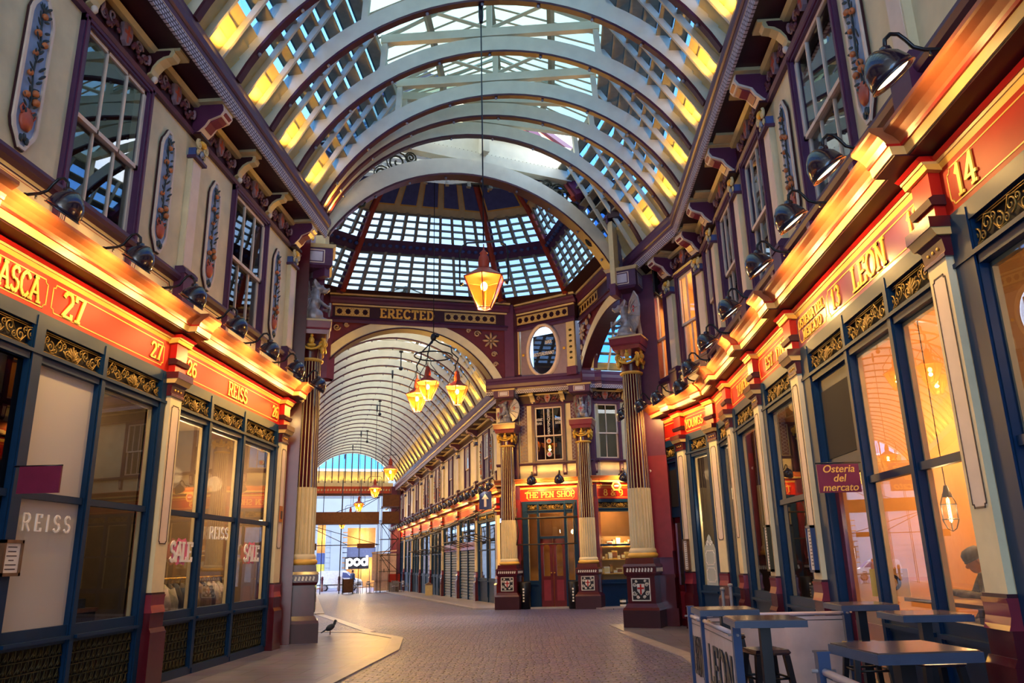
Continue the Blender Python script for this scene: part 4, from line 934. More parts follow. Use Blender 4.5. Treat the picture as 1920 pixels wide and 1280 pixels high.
# dome: two louvre tiers and blue panels on each side
LEV = [(11.5, .90), (12.85, .775), (13.3, .725), (14.2, .635), (14.3, .625), (17.3, .20)]
DP = frosted('dome_panel_blue', (.16, .20, .34), .97, .5)
DOME = thing('glass_dome', 'octagonal glass dome with louvres and dark blue painted panels over the crossing', 'dome', (CX, CY, 0), 0)
for i in range(8):
    fr = MB(); t = tag(bpy.data.objects.new('dome_face', bpy.data.meshes.new('dome_face'))); COL.objects.link(t); t.parent = DOME
    O = Vector((CX, CY, 0)); V = lambda j, k, z: Vector(oc(j, k, z))-O
    def PT(f, lv, q):   # f along the side, between levels lv and lv+1
        (z0, k0), (z1, k1) = LEV[lv], LEV[lv+1]; z = z0+(z1-z0)*q; k = k0+(k1-k0)*q; A, B = V(i, k, z), V(i+1, k, z); return A+(B-A)*f
    n = 10 if i % 2 else 4
    for lv, rows, nm in ((0, 6, 'lower_louvres'), (2, 4, 'upper_louvres')):
        gl = MB(); gl.use(PGLASS); fr.use(SLATB)
        for r in range(rows):
            q0, q1 = r/rows, (r+1)/rows
            gl.quad(PT(.01, lv, q0), PT(.99, lv, q0), PT(.99, lv, q1-.26/rows), PT(.01, lv, q1-.26/rows))
            p = [PT(.01, lv, q1-.28/rows), PT(.99, lv, q1-.28/rows), PT(.99, lv, q1+.02), PT(.01, lv, q1+.02)]; inn = Vector((-(p[0]+p[1]).x, -(p[0]+p[1]).y, 0)).normalized()*.10
            fr.quad(*p); fr.quad(p[0], p[1], p[1]+inn, p[0]+inn); fr.quad(p[3], p[2], p[1]+inn, p[0]+inn)
        gl.build(nm.replace('louvres', 'louvre')+'_glass', t)
        for c in range(1, n):
            f = c/n; a0, a1 = PT(f, lv, 0), PT(f, lv, 1); side = (PT(f+.012, lv, 0)-PT(f-.012, lv, 0)).normalized()*.05; inn = Vector((-a0.x, -a0.y, 0)).normalized()*.14
            fr.loft([[a0-side, a0+side, a0+side+inn, a0-side+inn], [a1-side, a1+side, a1+side+inn, a1-side+inn]])
    b = MB(); b.use(PURPLE); b.quad(PT(0, 1, 0), PT(1, 1, 0), PT(1, 1, 1), PT(0, 1, 1)); b.use(NAVY)
    for c in range(n*2):
        f = (c+.5)/(n*2); p = PT(f, 1, .5); inn = Vector((-p.x, -p.y, 0)).normalized()*.05; b.ball(p+inn, (.09, .09, .07), 6, 4)
    b.build('ornamental_band', t)
    b = MB(); b.use(BOARD).quad(PT(0, 4, 0), PT(1, 4, 0), PT(1, 4, 1), PT(0, 4, 1)); b.quad(PT(0, 3, 0), PT(1, 3, 0), PT(1, 3, 1), PT(0, 3, 1)); b.build('panelled_lining', t)
    np_ = 5 if i % 2 else 1
    for c in range(np_):
        f0, f1 = (c+.12)/np_, (c+.88)/np_; b = MB()
        inn = Vector((-PT(.5, 4, .1).x, -PT(.5, 4, .1).y, -2)).normalized()*.04
        if np_ == 1: f0, f1 = .10, .90
        b.use(GOLDP).quad(PT(f0, 4, .05)+inn, PT(f1, 4, .05)+inn, PT(f1, 4, .95)+inn, PT(f0, 4, .95)+inn); e = .06/np_
        b.use(NAVY).quad(PT(f0+e*.5, 4, .065)+inn*1.3, PT(f1-e*.5, 4, .065)+inn*1.3, PT(f1-e*.5, 4, .94)+inn*1.3, PT(f0+e*.5, 4, .94)+inn*1.3)
        if np_ == 1:
            b.use(GOLDP)
            for sx in range(7): b.ball(PT(.3+.07*sx, 4, .25+.08*((sx*5) % 7))+inn*1.6, .05, 6, 4)
        b.build('blue_panel', t)
    b = MB(); b.use(BRICKRED); P = [Vector(oc(i, k*.985, z))-O for z, k in ((11.45, .91), (14.25, .63), (17.3, .2))]; b.tube(P, .12, 6); b.use(PURPLE2).tube([p*1.0+Vector((p.x*.035, p.y*.035, 0)) for p in P], .17, 4, smooth=False); b.build('hip_rib', DOME)
    _o = fr.build('dome_frame'); _m = t.data; t.data = _o.data; bpy.data.objects.remove(_o); bpy.data.meshes.remove(_m); t.data.name = 'dome_face'
b = MB(); b.use(NAVY).prism([(oc(j, .21, 0)[0], oc(j, .21, 0)[1]) for j in range(8)], 'z', 17.28, 17.36); b.xf(Matrix.Translation((-CX, -CY, 0))); b.build('crown', DOME)
# corner posts and the ledge that close the crossing behind its mouldings
b = MB(); b.use(DMAROON)
for j in range(8):
    p, q, r_, s_ = oc(j, .985, 0, -.02), oc(j, 1.0, 0, .55), oc(j+1, 1.0, 0, .55), oc(j+1, .985, 0)
    if j != 3: b.add([oc(j, 1, 11.45, .4), oc(j+1, 1, 11.45, .4), oc(j+1, .87, 11.5), oc(j, .87, 11.5)], [(0, 1, 2, 3)]); b.add([oc(j, .9, 11.5), oc(j+1, .9, 11.5), oc(j+1, .9, 11.56), oc(j, .9, 11.56)], [(0, 1, 2, 3)])
b.build('ceiling_ledge', None, 'structure')
b = MB(); b.use(PURPLE2)
for j in range(8):
    if j in (3, 4): continue
    c_ = oc(j, 1, 0, .30); b.add([(c_[0]+.36*math.cos(k*PI/3), c_[1]+.36*math.sin(k*PI/3), z) for z in (8.2 if j < 2 or j == 7 else 0, 11.5) for k in range(6)], [(k, (k+1) % 6, 6+(k+1) % 6, 6+k) for k in range(6)])
b.build('trim_corner', None, 'structure')
# arch walls of the crossing
SPAN = mat('spandrel_maroon', '#5A2030', .45, var=.15)
def make_arch(i, half, zsp, crown, label, z1=10.45, bw=.40, flowers=True, xo=0.):
    a, c = oc(i, 1, 0), oc(i+1, 1, 0); m = ((a[0]+c[0])/2, (a[1]+c[1])/2); L = math.hypot(a[0]-c[0], a[1]-c[1])/2
    ang = math.atan2(m[1]-CY, m[0]-CX)-PI/2; t = thing('crossing_arch', label, 'arch', (m[0], m[1], 0), ang)
    rise = crown-zsp; R = (half*half+rise*rise)/(2*rise); zc = crown-R; A = math.asin(min(1, half/R)); N = 36
    inn = [(x+xo, z) for x, z in arcpts(R, zc, A, N)]; out = [(x+xo, z) for x, z in arcpts(R+bw, zc, A, N)]
    b = MB(); b.use(RIB); b.loft([[(x0, 0, z0), (x0, .5, z0), (x1, .5, z1_), (x1, 0, z1_)] for (x0, z0), (x1, z1_) in zip(inn, out)])
    b.use(DMAROON); b.loft([[(x0, -.04, z0), (x0, .54, z0), (x1, .54, z1_), (x1, -.04, z1_)] for (x0, z0), (x1, z1_) in zip([(x+xo, z) for x, z in arcpts(R-.05, zc, A, N)], inn)]); b.build('archivolt', t)
    bs = [MB().use(SPAN), MB().use(SPAN)]; w = L
    for (x0, z0), (x1, z1_) in zip(out[:-1], out[1:]):
        if min(z0, z1_) > z1: continue
        bs[0 if x0+x1 < 2*xo else 1].add([(x0, .06, z0), (x1, .06, z1_), (x1, .06, max(z1, z1_)), (x0, .06, max(z1, z0))], [(0, 1, 2, 3)])
    for sg in (-1, 1):
        x0 = out[0 if sg < 0 else -1][0]-sg*.01; bs[0 if sg < 0 else 1].add([(x0, .06, zsp-.4), (sg*(w+.5*(xo < 0)), .06, zsp-.4), (sg*(w+.5*(xo < 0)), .06, z1), (x0, .06, z1)], [(0, 1, 2, 3)])
    [q.build('spandrel', t) for q in bs]
    if flowers:
        for sg in (-1, 1):
            b = MB(); b.use(mat('carved_leaf', '#A08878', .5, var=.2)); cx, cz = xo+sg*(half-.12), z1-.50
            for k in range(8):
                q = k*PI/4; b.ball((cx+.2*math.cos(q), .0, cz+.2*math.sin(q)), (.15, .05, .05), 8, 5, Matrix.Rotation(-q, 3, 'Y'))
            b.ball((cx, -.02, cz), .06, 8, 5); b.build('carved_flower', t); b = MB(); b.use(mat('carved_leaf', '#A08878'))
            for (dx, dz, r) in ((-.55, .25, .14), (-.9, .36, .09), (.12, -.55, .12), (.18, -.95, .1)): b.tube([(x, -.0, z) for x, y, z in spiral(cx+sg*dx, cz+dz, r, 1.4, 0, 0, 12, sg)], .035, 5)
            b.build('carved_scroll', t)
    return t
make_arch(7, 3.37, 8.3, 10.3, 'cream arch under the erected inscription leading into the far arcade', bw=.34, xo=-.5)
make_arch(1, 3.4, 8.6, 10.0, 'cream arch on the right of the crossing leading into the right arm', z1=10.45)
make_arch(5, 3.4, 8.6, 10.0, 'cream arch on the left of the crossing', z1=10.45)
# chamfer with the oval window
def chamfer(i, label, real=True):
    a, c = oc(i, 1, 0), oc(i+1, 1, 0); m = ((a[0]+c[0])/2, (a[1]+c[1])/2); L = math.hypot(a[0]-c[0], a[1]-c[1])/2; ang = math.atan2(m[1]-CY, m[0]-CX)-PI/2
    t = thing('oval_window_wall', label, 'wall panel', (m[0], m[1], 0), ang); b = MB(); b.use(LAT); N = 32; zc = 9.45; rx, rz = .62, .95
    el = [(rx*math.cos(2*PI*k/N), zc+rz*math.sin(2*PI*k/N)) for k in range(N)]; W, z0, z1 = L-.42, 8.35, 10.42
    def edge(x, z):
        q = max(abs(x)/W, abs(z-zc)/((z1-z0)/2)+1e-6); return (x/q, zc+(z-zc)/q)
    for k in range(N):
        p, q = el[k], el[(k+1) % N]; P, Q = edge(*p), edge(*q)
        b.add([(p[0], .05, p[1]), (q[0], .05, q[1]), (Q[0], .05, Q[1]), (P[0], .05, P[1])], [(0, 1, 2, 3)])
    for sx in (-1, 1):
        for sz in (z0, z1): b.add([(sx*W, .052, sz), (sx*W*.5, .052, sz), (sx*W, .052, (sz+zc)/2)], [(0, 1, 2)])
    b.build('lattice_wall', t)
    b = MB(); b.use(STONE)
    for sg in (-1, 1): b.ob(sg*(L-.22)-.17, sg*(L-.22)+.17, -.1, .03, 8.6, 10.42)
    b.use(PURPLE2)
    for sg in (-1, 1): b.ob(sg*(L-.22)-.2, sg*(L-.22)+.2, -.1, .06, 8.3, 8.62)
    b.use(DIRON)
    for sg in (-1, 1):
        for k in range(6): b.ball((sg*(L-.22), -.035, 8.95+k*.22), (.07, .012, .05), 6, 4)
    b.build('side_pilaster', t)
    b = MB(); b.use(CREAM2); pr = [(1.0, .0), (1.02, -.08), (1.10, -.10), (1.2, -.06), (1.22, .05)]
    b.loft([[((rx*math.cos(q)*k), y, zc+rz*math.sin(q)*(1+(k-1)*.7)) for k, y in pr] for q in [2*PI*j/N for j in range(N+1)]], close=False, caps=False, smooth=True); b.build('oval_frame', t)
    b = MB(); b.use(DGLASS).prism(el, 'y', .10, .106); b.build('glass_pane', t)
    b = MB(); b.use(DARK).box(-W, W, 1.0, 1.05, 8.3, 10.4); b.build('dark_backing', t)
    for sx in (-1, 1):
        b = MB(); b.use(GOLD).ball((sx*.92, .03, 9.4), (.06, .04, .06), 10, 6); b.build('gilt_boss', t)
    return t, m, ang
ow, om, oa = chamfer(0, 'lattice wall with cream framed oval window above the corner shop')
for txt, x, z, h, s in (('RESTAURANT', -.02, 9.28, .115, 'lower word'), ('BAR', .2, 9.72, .12, 'upper word')):
    e = lettering(txt, h, GLET, None, 0, -.09, 0, w=.16, sp=.08); e.location = (om[0]+x*math.cos(oa), om[1]+x*math.sin(oa), z); e.rotation_euler = (0, 0, oa); e.name = 'window_lettering'; tag(e, '%s on the oval window' % s, 'lettering')
for i in (2, 4, 6): chamfer(i, 'oval window wall at the %s corner of the crossing' % ['', '', 'near right', '', 'near left', '', 'far left'][i])
# ------------------------------------------------------------------ ground
def setts():
    m = bpy.data.materials.new('stone_setts'); m.use_nodes = True; nt = m.node_tree; b = nt.nodes['Principled BSDF']; N = nt.nodes.new; K = nt.links.new
    tc = N('ShaderNodeTexCoord'); mp = N('ShaderNodeMapping'); br = N('ShaderNodeTexBrick'); no = N('ShaderNodeTexNoise'); n2 = N('ShaderNodeTexNoise'); mx = N('ShaderNodeMixRGB'); bp = N('ShaderNodeBump'); ad = N('ShaderNodeMath'); wv = N('ShaderNodeVectorMath')
    n3 = N('ShaderNodeTexNoise'); n3.inputs['Scale'].default_value = 1.3; sc = N('ShaderNodeVectorMath'); sc.operation = 'SCALE'; sc.inputs['Scale'].default_value = .16
    K(tc.outputs['Object'], n3.inputs['Vector']); K(n3.outputs['Color'], sc.inputs[0]); wv.operation = 'ADD'; K(tc.outputs['Object'], wv.inputs[0]); K(sc.outputs[0], wv.inputs[1]); K(wv.outputs[0], mp.inputs[0])
    mp.inputs['Rotation'].default_value = (0, 0, -.05)
    n4 = N('ShaderNodeTexNoise'); n4.inputs['Scale'].default_value = 5.5; s4 = N('ShaderNodeVectorMath'); s4.operation = 'SCALE'; s4.inputs['Scale'].default_value = .07; w4 = N('ShaderNodeVectorMath'); w4.operation = 'ADD'
    K(tc.outputs['Object'], n4.inputs['Vector']); K(n4.outputs['Color'], s4.inputs[0]); K(mp.outputs[0], w4.inputs[0]); K(s4.outputs[0], w4.inputs[1])
    br.inputs['Scale'].default_value = 1; br.inputs['Brick Width'].default_value = .25; br.inputs['Row Height'].default_value = .125; br.inputs['Mortar Size'].default_value = .017; br.offset_frequency = 2; br.offset = .43; br.inputs['Mortar Smooth'].default_value = .6; br.inputs['Bias'].default_value = 0
    br.inputs['Color1'].default_value = lin('#6468A4'); br.inputs['Color2'].default_value = lin('#9088AC'); br.inputs['Mortar'].default_value = lin('#14121C')
    K(w4.outputs[0], br.inputs['Vector']); no.inputs['Scale'].default_value = 5; no.inputs['Detail'].default_value = 6; K(tc.outputs['Object'], no.inputs['Vector'])
    mx.blend_type = 'MULTIPLY'; mx.inputs[0].default_value = .55; K(br.outputs['Color'], mx.inputs[1]); K(no.outputs['Color'], mx.inputs[2]); K(mx.outputs[0], b.inputs['Base Color'])
    n2.inputs['Scale'].default_value = 14; n2.inputs['Detail'].default_value = 3; K(tc.outputs['Object'], n2.inputs['Vector'])
    ad.operation = 'MULTIPLY_ADD'; ad.inputs[1].default_value = -1.1; K(br.outputs['Fac'], ad.inputs[0]); K(n2.outputs['Fac'], ad.inputs[2])
    bp.inputs['Strength'].default_value = 1; bp.inputs['Distance'].default_value = .07; K(ad.outputs[0], bp.inputs['Height']); K(bp.outputs[0], b.inputs['Normal'])
    b.inputs['Roughness'].default_value = .32; b.inputs['Specular IOR Level'].default_value = .5
    return m
def flags(name='paving_flags', w=.9, h=.62, rot=0., c1='#807C92', c2='#6C687E', gap='#3A3638'):
    m = bpy.data.materials.new(name); m.use_nodes = True; nt = m.node_tree; b = nt.nodes['Principled BSDF']; N = nt.nodes.new; K = nt.links.new
    tc = N('ShaderNodeTexCoord'); mp = N('ShaderNodeMapping'); br = N('ShaderNodeTexBrick'); no = N('ShaderNodeTexNoise'); mx = N('ShaderNodeMixRGB'); bp = N('ShaderNodeBump')
    mp.inputs['Rotation'].default_value = (0, 0, rot); K(tc.outputs['Object'], mp.inputs[0]); K(mp.outputs[0], br.inputs['Vector'])
    br.inputs['Scale'].default_value = 1; br.inputs['Brick Width'].default_value = w; br.inputs['Row Height'].default_value = h; br.inputs['Mortar Size'].default_value = .010
    br.inputs['Color1'].default_value = lin(c1); br.inputs['Color2'].default_value = lin(c2); br.inputs['Mortar'].default_value = lin(gap)
    no.inputs['Scale'].default_value = 4; no.inputs['Detail'].default_value = 7; K(tc.outputs['Object'], no.inputs['Vector']); mx.blend_type = 'MULTIPLY'; mx.inputs[0].default_value = .6; K(br.outputs['Color'], mx.inputs[1]); K(no.outputs['Color'], mx.inputs[2]); K(mx.outputs[0], b.inputs['Base Color'])
    bp.inputs['Strength'].default_value = .5; bp.inputs['Distance'].default_value = .012; K(no.outputs['Fac'], bp.inputs['Height']); K(bp.outputs[0], b.inputs['Normal'])
    b.inputs['Roughness'].default_value = .36; return m
SETT = setts(); FLAG = flags(); FLAG2 = flags('paving_far', .8, .6, .31, '#A49CA8', '#948C9A'); KERB = mat('kerb_stone', '#9A9294', .4, var=.15, scale=4, bump=.2)
b = MB(); b.use(SETT); xs = [-60, -30, -14, -6, 0, 6, 14, 40]; ys = [-9, 0, 8, 16, 24, 32, 40, 50, 60, 72, 90, 130]
b.add([(x, y, zg(y)) for y in ys for x in xs], [(j*8+i, j*8+i+1, (j+1)*8+i+1, (j+1)*8+i) for j in range(len(ys)-1) for i in range(7)])
b.build('floor', None, 'structure')
def slab(poly, m, h, name='floor_pavement'):
    b = MB(); b.use(m); n = len(poly); vs = [(x, y, zg(y)-.05) for x, y in poly]+[(x, y, zg(y)+h) for x, y in poly]
    b.add(vs, [tuple(range(n, 2*n))]+[(i, (i+1) % n, n+(i+1) % n, n+i) for i in range(n)]); return b.build(name, None, 'structure')
slab([(-6.2, -6), (-3.45, -6), (-3.4, 11.7), (-3.35, 15.6), (-3.75, 18.0), (-4.9, 19.6), (-6.2, 19.9), (-10, 18.6), (-10, 17.3), (-6.2, 17.3)], FLAG, .012)
slab([(2.15, -6), (3.6, -6), (3.6, 17.4), (2.3, 21.6), (1.1, 20.6), (1.35, 18.6), (2.1, 14)], FLAG, .012)
def strip(P, w, m, h=.022):
    b = MB(); b.use(m); P = [Vector((x, y, 0)) for x, y in P]
    for i in range(len(P)-1):
        d = (P[i+1]-P[i]); d.normalize(); n = Vector((-d.y, d.x, 0))*w/2; a, c = P[i], P[i+1]
        q = [a-n, c-n, c+n, a+n]; b.add([(v.x, v.y, zg(v.y)-.03) for v in q]+[(v.x, v.y, zg(v.y)+h) for v in q], [(4, 5, 6, 7), (0, 1, 5, 4), (1, 2, 6, 5), (2, 3, 7, 6), (3, 0, 4, 7)])
    NTRIM[0] += 1; return b.build('trim_%d' % NTRIM[0], None, 'structure')
strip([(-3.4, -6), (-3.36, 11.7), (-3.3, 15.6), (-3.7, 18.0), (-4.9, 19.65), (-6.2, 20.0)], .26, KERB); strip([(2.1, -6), (2.05, 14), (1.3, 18.6)], .24, KERB)
q = lambda e1, e2: cw(e1-23.5, e2-3.75)
slab([q(27.6, 9.6), q(28.9, 5.9), q(58, 5.9), q(70, 6.0), q(70, 7.7), q(29.2, 7.7), q(27.9, 9.3), q(27.4, 18), q(25.6, 18), q(25.6, 9.6)], FLAG2, .05)
slab([q(29, -2.5), q(70, -2.5), q(70, .4), q(29, .4)], FLAG2, .04)
strip([q(29, .4), q(70, .4)], .3, mat('pale_kerb', '#B8AEAA', .45, var=.08), .045); strip([q(27.6, 9.6), q(28.9, 5.9), q(58, 5.9), q(70, 6)], .22, KERB, .06)
strip([q(20.2, 1.5), q(24.5, .9), q(29, .4)], .25, mat('pale_kerb', '#B8AEAA'), .015)
# ------------------------------------------------------------------ columns, dragons
CRESTBG = mat('crest_black', '#1E1A22', .4); CRESTW = mat('crest_white', '#D8D2CC', .4)
ZC = ([-1, 0, 1.6, 3.3, 6.28, 6.85, 7.2, 8.2, 9.1], [-1, 0, 1.45, 3.05, 5.8, 6.25, 6.62, 7.4, 7.92])
def make_column(x, y, ang, label, crest=(0,), wing=None, r=.30, zb=0.):
    t = thing('fluted_column', label, 'column', (x, y, 0), ang); b = MB(); q = .40
    def tier(z0, z1, w0, w1=None): w1 = w1 or w0; b.loft([[(-w0, -w0, z0), (w0, -w0, z0), (w0, w0, z0), (-w0, w0, z0)], [(-w1, -w1, z1), (w1, -w1, z1), (w1, w1, z1), (-w1, w1, z1)]])
    b.use(DMAROON); tier(zb, .40, .45); b.use(MAROON); tier(.40, .46, .45, .43); tier(.46, .55, .41, .36); tier(.55, 1.18, .345); tier(1.18, 1.24, .37, .40); tier(1.24, 1.40, .40); tier(1.40, 1.46, .42, .38); tier(1.46, 1.60, .36, .345); b.build('pedestal', t)
    b = MB(); b.use(CRESTW); rr = random.Random(2)
    for k in range(4):
        M = Matrix.Rotation(k*PI/2, 4, 'Z'); n0 = len(b.v)
        for j in range(9):
            xx = -.3+.6*j/8; b.prism([(xx-.028, 1.28), (xx+.012, 1.27), (xx+.03, 1.35), (xx-.005, 1.37)], 'y', -.408, -.39)
        for i in range(n0, len(b.v)): b.v[i] = tuple(M @ Vector(b.v[i]))
    b.build('carved_band', t)
    for k in crest:
        M = Matrix.Rotation(k*PI/2, 4, 'Z'); b = MB(); b.use(CRESTBG).box(-.22, .22, -.36, -.34, .62, 1.12); line_frame(b, CRESTW, -.22, .22, .62, 1.12, .36, .025)
        b.use(CRESTW).prism([(-.09, 1.0), (-.09, .84), (0, .74), (.09, .84), (.09, 1.0)], 'y', -.372, -.36)
        for sg in (-1, 1):
            for (cx, cz, rr_) in ((.15, .98, .05), (.16, .78, .06), (.08, .70, .04), (.11, 1.06, .03)): b.tube(spiral(sg*cx, cz, rr_, 1.5, 0, .365, 10, sg), .012, 4)
        b.use(RED).box(-.02, .02, -.380, -.37, .76, .99).box(-.08, .08, -.380, -.37, .88, .92); b.xf(M); b.build('crest_plaque', t)
    if wing:
        b = MB(); b.use(MAROON).box(*wing[0:4], zb, .42).box(wing[0]+.04, wing[1]-.04, wing[2], wing[3], .42, 1.12).box(wing[0], wing[1]-.02, wing[2], wing[3], 1.12, 1.2).use(ROSE).box(wing[0]+.06, wing[1]-.06, wing[2]+.05, wing[3], 1.6, 1.75); b.build('pedestal_wing', t)
        b = MB(); b.use(PURPLE2).box(wing[0]+.06, wing[1]-.06, wing[2]+.08, wing[3], 1.2, 9.0); b.use(ROSE).box(wing[0]+.04, wing[1]-.04, wing[2]+.06, wing[3], 1.75, 4.1); b.build('pier', t)
    b = MB(); b.use(GOLDP).lathe([(.33, 1.60), (.36, 1.62), (.375, 1.66), (.36, 1.70), (.33, 1.72)], 0, 0, 28); b.use(CREAM).lathe([(.33, 1.72), (.34, 1.76), (.325, 1.80), (.305, 1.83)], 0, 0, 28); b.build('base_ring', t)
    for nm, z0, z1, r0, r1, m0, m1 in (('lower_shaft', 1.83, 3.28, r, r*.97, CREAM, STONE), ('upper_shaft', 3.28, 6.22, r*.95, r*.80, MAROON, STONE)):
        b = MB(); nf = 22; prof = [(0, 0), (.25, 0), (.36, -.07), (.625, -.13), (.89, -.07)]; rings = []
        for z, rr in ((z0, r0), (z0+.02, r0), (z1-.04, r1), (z1, r1)):
            rings.append([(rr*(1+p[1])*math.cos(2*PI*(k+p[0])/nf), rr*(1+p[1])*math.sin(2*PI*(k+p[0])/nf), z) for k in range(nf) for p in prof])
        n = len(rings[0])
        b.use(m0); b.loft(rings, True, False)
        b.use(m1); idx = b.c
        for fi in range(len(b.f)):
            if (fi % n) % 5 == 0: b.mi[fi] = idx
        b.build(nm, t)
    b = MB(); b.use(GOLDP).lathe([(r*.8, 6.20), (r*.98, 6.22), (r*1.0, 6.26), (r*.86, 6.28)], 0, 0, 24); b.use(MAROON).lathe([(r*.84, 6.28), (r*.86, 6.5)], 0, 0, 24)
    b.use(GOLD)
    for k in range(4):
        a = PI/4+k*PI/2; cx, cy = math.cos(a)*.30, math.sin(a)*.30; M = Matrix.Rotation(a, 4, 'Z'); n0 = len(b.v)
        b.tube([(.33+.11*(1-.8*i/14)*math.cos(PI/2-i*.62), 0, 6.63+.11*(1-.8*i/14)*math.sin(PI/2-i*.62)) for i in range(15)], .04, 6, taper=.6)
        b.ball((.36, 0, 6.46), (.05, .05, .09), 7, 5)
        for i in range(n0, len(b.v)): b.v[i] = tuple(M @ Vector(b.v[i]))
        M = Matrix.Rotation(k*PI/2, 4, 'Z'); n0 = len(b.v)
        b.ball((0, -.31, 6.68), (.07, .07, .09), 8, 5).ball((0, -.30, 6.80), (.04, .04, .05), 7, 4); b.tube([(-.24, -.30, 6.60), (-.12, -.32, 6.50), (0, -.33, 6.47), (.12, -.32, 6.50), (.24, -.30, 6.60)], .032, 5); b.ball((0, -.29, 6.58), (.12, .05, .05), 8, 4)
        for i in range(n0, len(b.v)): b.v[i] = tuple(M @ Vector(b.v[i]))
    b.build('capital', t)
    b = MB(); b.use(ROSE); tier(6.84, 6.94, .36, .38); tier(6.94, 6.98, .40, .42); tier(6.98, 7.14, .42, .43); b.use(STONE); tier(7.14, 7.18, .44, .45); b.build('dragon_stand', t)
    b = MB(); b.use(PURPLE); tier(8.50, 8.56, .34, .40); tier(8.56, 9.0, .40); b.use(STONE); tier(9.0, 9.08, .42, .47); b.use(CREAM2)
    for k in range(4):
        M = Matrix.Rotation(k*PI/2, 4, 'Z'); n0 = len(b.v); line_frame(b, CREAM2, -.2, .2, 8.62, 8.94, .40, .02); 
        b.use(LILAC).box(-.16, .16, -.404, -.39, 8.66, 8.90)
        for i in range(n0, len(b.v)): b.v[i] = tuple(M @ Vector(b.v[i]))
    b.build('upper_block', t)
    b = MB(); b.use(PURPLE2).box(-.22, .22, .08, .45, 7.18, 8.52); b.build('backing_pier', t)
    return t
DRG = []
def make_dragon(x, y, z, ang, label, s=1.):
    """seated winged dragon holding a shield, facing -y"""
    if DRG: return dup(DRG[0], (x, y, z), ang, label, scale=(s, s, s))
    t = thing('dragon_statue', label, 'statue', (x, y, z), ang); DRG.append(t); t.scale = (s, s, s)
    b = MB(); b.use(SILVER); RX = lambda a: Matrix.Rotation(a, 3, 'X'); RZ = lambda a: Matrix.Rotation(a, 3, 'Z')
    b.ball((0, .04, .30), (.19, .20, .26), 14, 10); b.ball((0, -.03, .52), (.17, .16, .24), 14, 10); b.ball((0, -.06, .74), (.10, .11, .18), 12, 8)
    b.ball((0, -.14, .90), (.095, .14, .09), 12, 8); b.ball((0, -.29, .87), (.06, .12, .05), 10, 6); b.ball((0, -.26, .81), (.045, .10, .03), 8, 5)
    for sg in (-1, 1):
        b.ball((sg*.06, -.02, 1.0), (.025, .04, .10), 8, 5, RX(-.5)); b.ball((sg*.06, -.20, .95), (.03, .04, .03), 8, 5)
        b.ball((sg*.17, -.04, .16), (.11, .20, .17), 10, 8); b.ball((sg*.17, -.24, .05), (.07, .14, .06), 10, 6)
        b.tube([(sg*.13, -.10, .55), (sg*.20, -.22, .44), (sg*.14, -.34, .40)], .05, 8, taper=.7); b.ball((sg*.13, -.36, .40), (.05, .05, .05), 8, 5)
        for k in range(3): b.ball((sg*(.13+.04*k), -.37, .03), (.02, .06, .025), 6, 4)
    b.tube([(0, .16, .12), (.16, .22, .08), (.26, .08, .06), (.28, -.10, .06), (.24, -.22, .10)], .06, 8, taper=.4)
    for sg in (-1, 1): b.tube([(sg*.05, -.12, .98), (sg*.09, -.02, 1.10), (sg*.10, .08, 1.14)], .028, 6, taper=.3); b.ball((sg*.05, -.36, .90), (.03, .04, .03), 6, 4)
    for k in range(8): b.ball((0, .02+.03*math.cos(k*.5), .50+k*.065), (.02, .09, .035), 6, 4, Matrix.Rotation(-.5, 3, 'X'))
    for k in range(9): b.ball((0, .12+.02*math.sin(k), .30+k*.075), (.02, .04, .04), 6, 4)
    o = b.build('body', t); m = o.modifiers.new('merge', 'REMESH'); m.mode = 'VOXEL'; m.voxel_size = .022; m.use_smooth_shade = True
    dg = bpy.context.evaluated_depsgraph_get(); me = bpy.data.meshes.new_from_object(o.evaluated_get(dg)); o.modifiers.clear(); o.data = me
    for sg in (-1, 1):
        b = MB(); b.use(SILVER); root = Vector((sg*.12, .08, .60)); tips = [(.30, .32, 1.22), (.40, .44, 1.02), (.44, .49, .76), (.41, .46, .48), (.33, .38, .24), (.2, .24, .12)]
        T = [Vector((sg*a, c, d)) for a, c, d in tips]; el = Vector((sg*.22, .14, 1.02)); vs = [root]+T; V = []
        for v in vs: V += [v+Vector((0, -.018, 0)), v+Vector((0, .018, 0))]
        fs = []
        for k in range(1, len(vs)-1): fs += [(0, 2*k, 2*k+2), (1, 2*k+1, 2*k+3), (2*k, 2*k+1, 2*k+3, 2*k+2)]
        fs += [(0, 1, 3, 2), (0, 1, 2*len(vs)-1, 2*len(vs)-2)]; b.add(V, fs)
        for k, v in enumerate(T): b.tube([root, root.lerp(v, .5)+Vector((0, -.04, .06)), v], .022, 6, taper=.5)
        wg = b.build('wing', t)
        b = MB(); b.use(RED).box(-.018, .018, -.02, .02, -.09, .09).box(-.06, .06, -.02, .02, -.0, .04); b.xf(Matrix.Rotation(sg*.75, 4, 'Z') @ Matrix.Translation((sg*.0, .0, .0)) if False else Matrix.Translation((sg*.28, .285, .74)) @ Matrix.Rotation(sg*.8, 4, 'Z')); b.build('red_cross', wg)
    b = MB(); b.use(SILVER).prism([(-.12, .52), (-.13, .36), (0, .20), (.13, .36), (.12, .52), (0, .55)], 'y', -.42, -.38).use(RED).box(-.015, .015, -.428, -.42, .28, .52).box(-.09, .09, -.428, -.42, .40, .44); b.build('shield', t)
    return t
make_column(-5.80, 17.47, math.radians(17.7), 'big fluted column on maroon pedestal at the left of the crossing', crest=(1,), wing=(-.5, .30, .2, .9))
make_dragon(-5.80, 17.42, 7.18, 2.05, 'winged silver dragon on the left column, facing right')
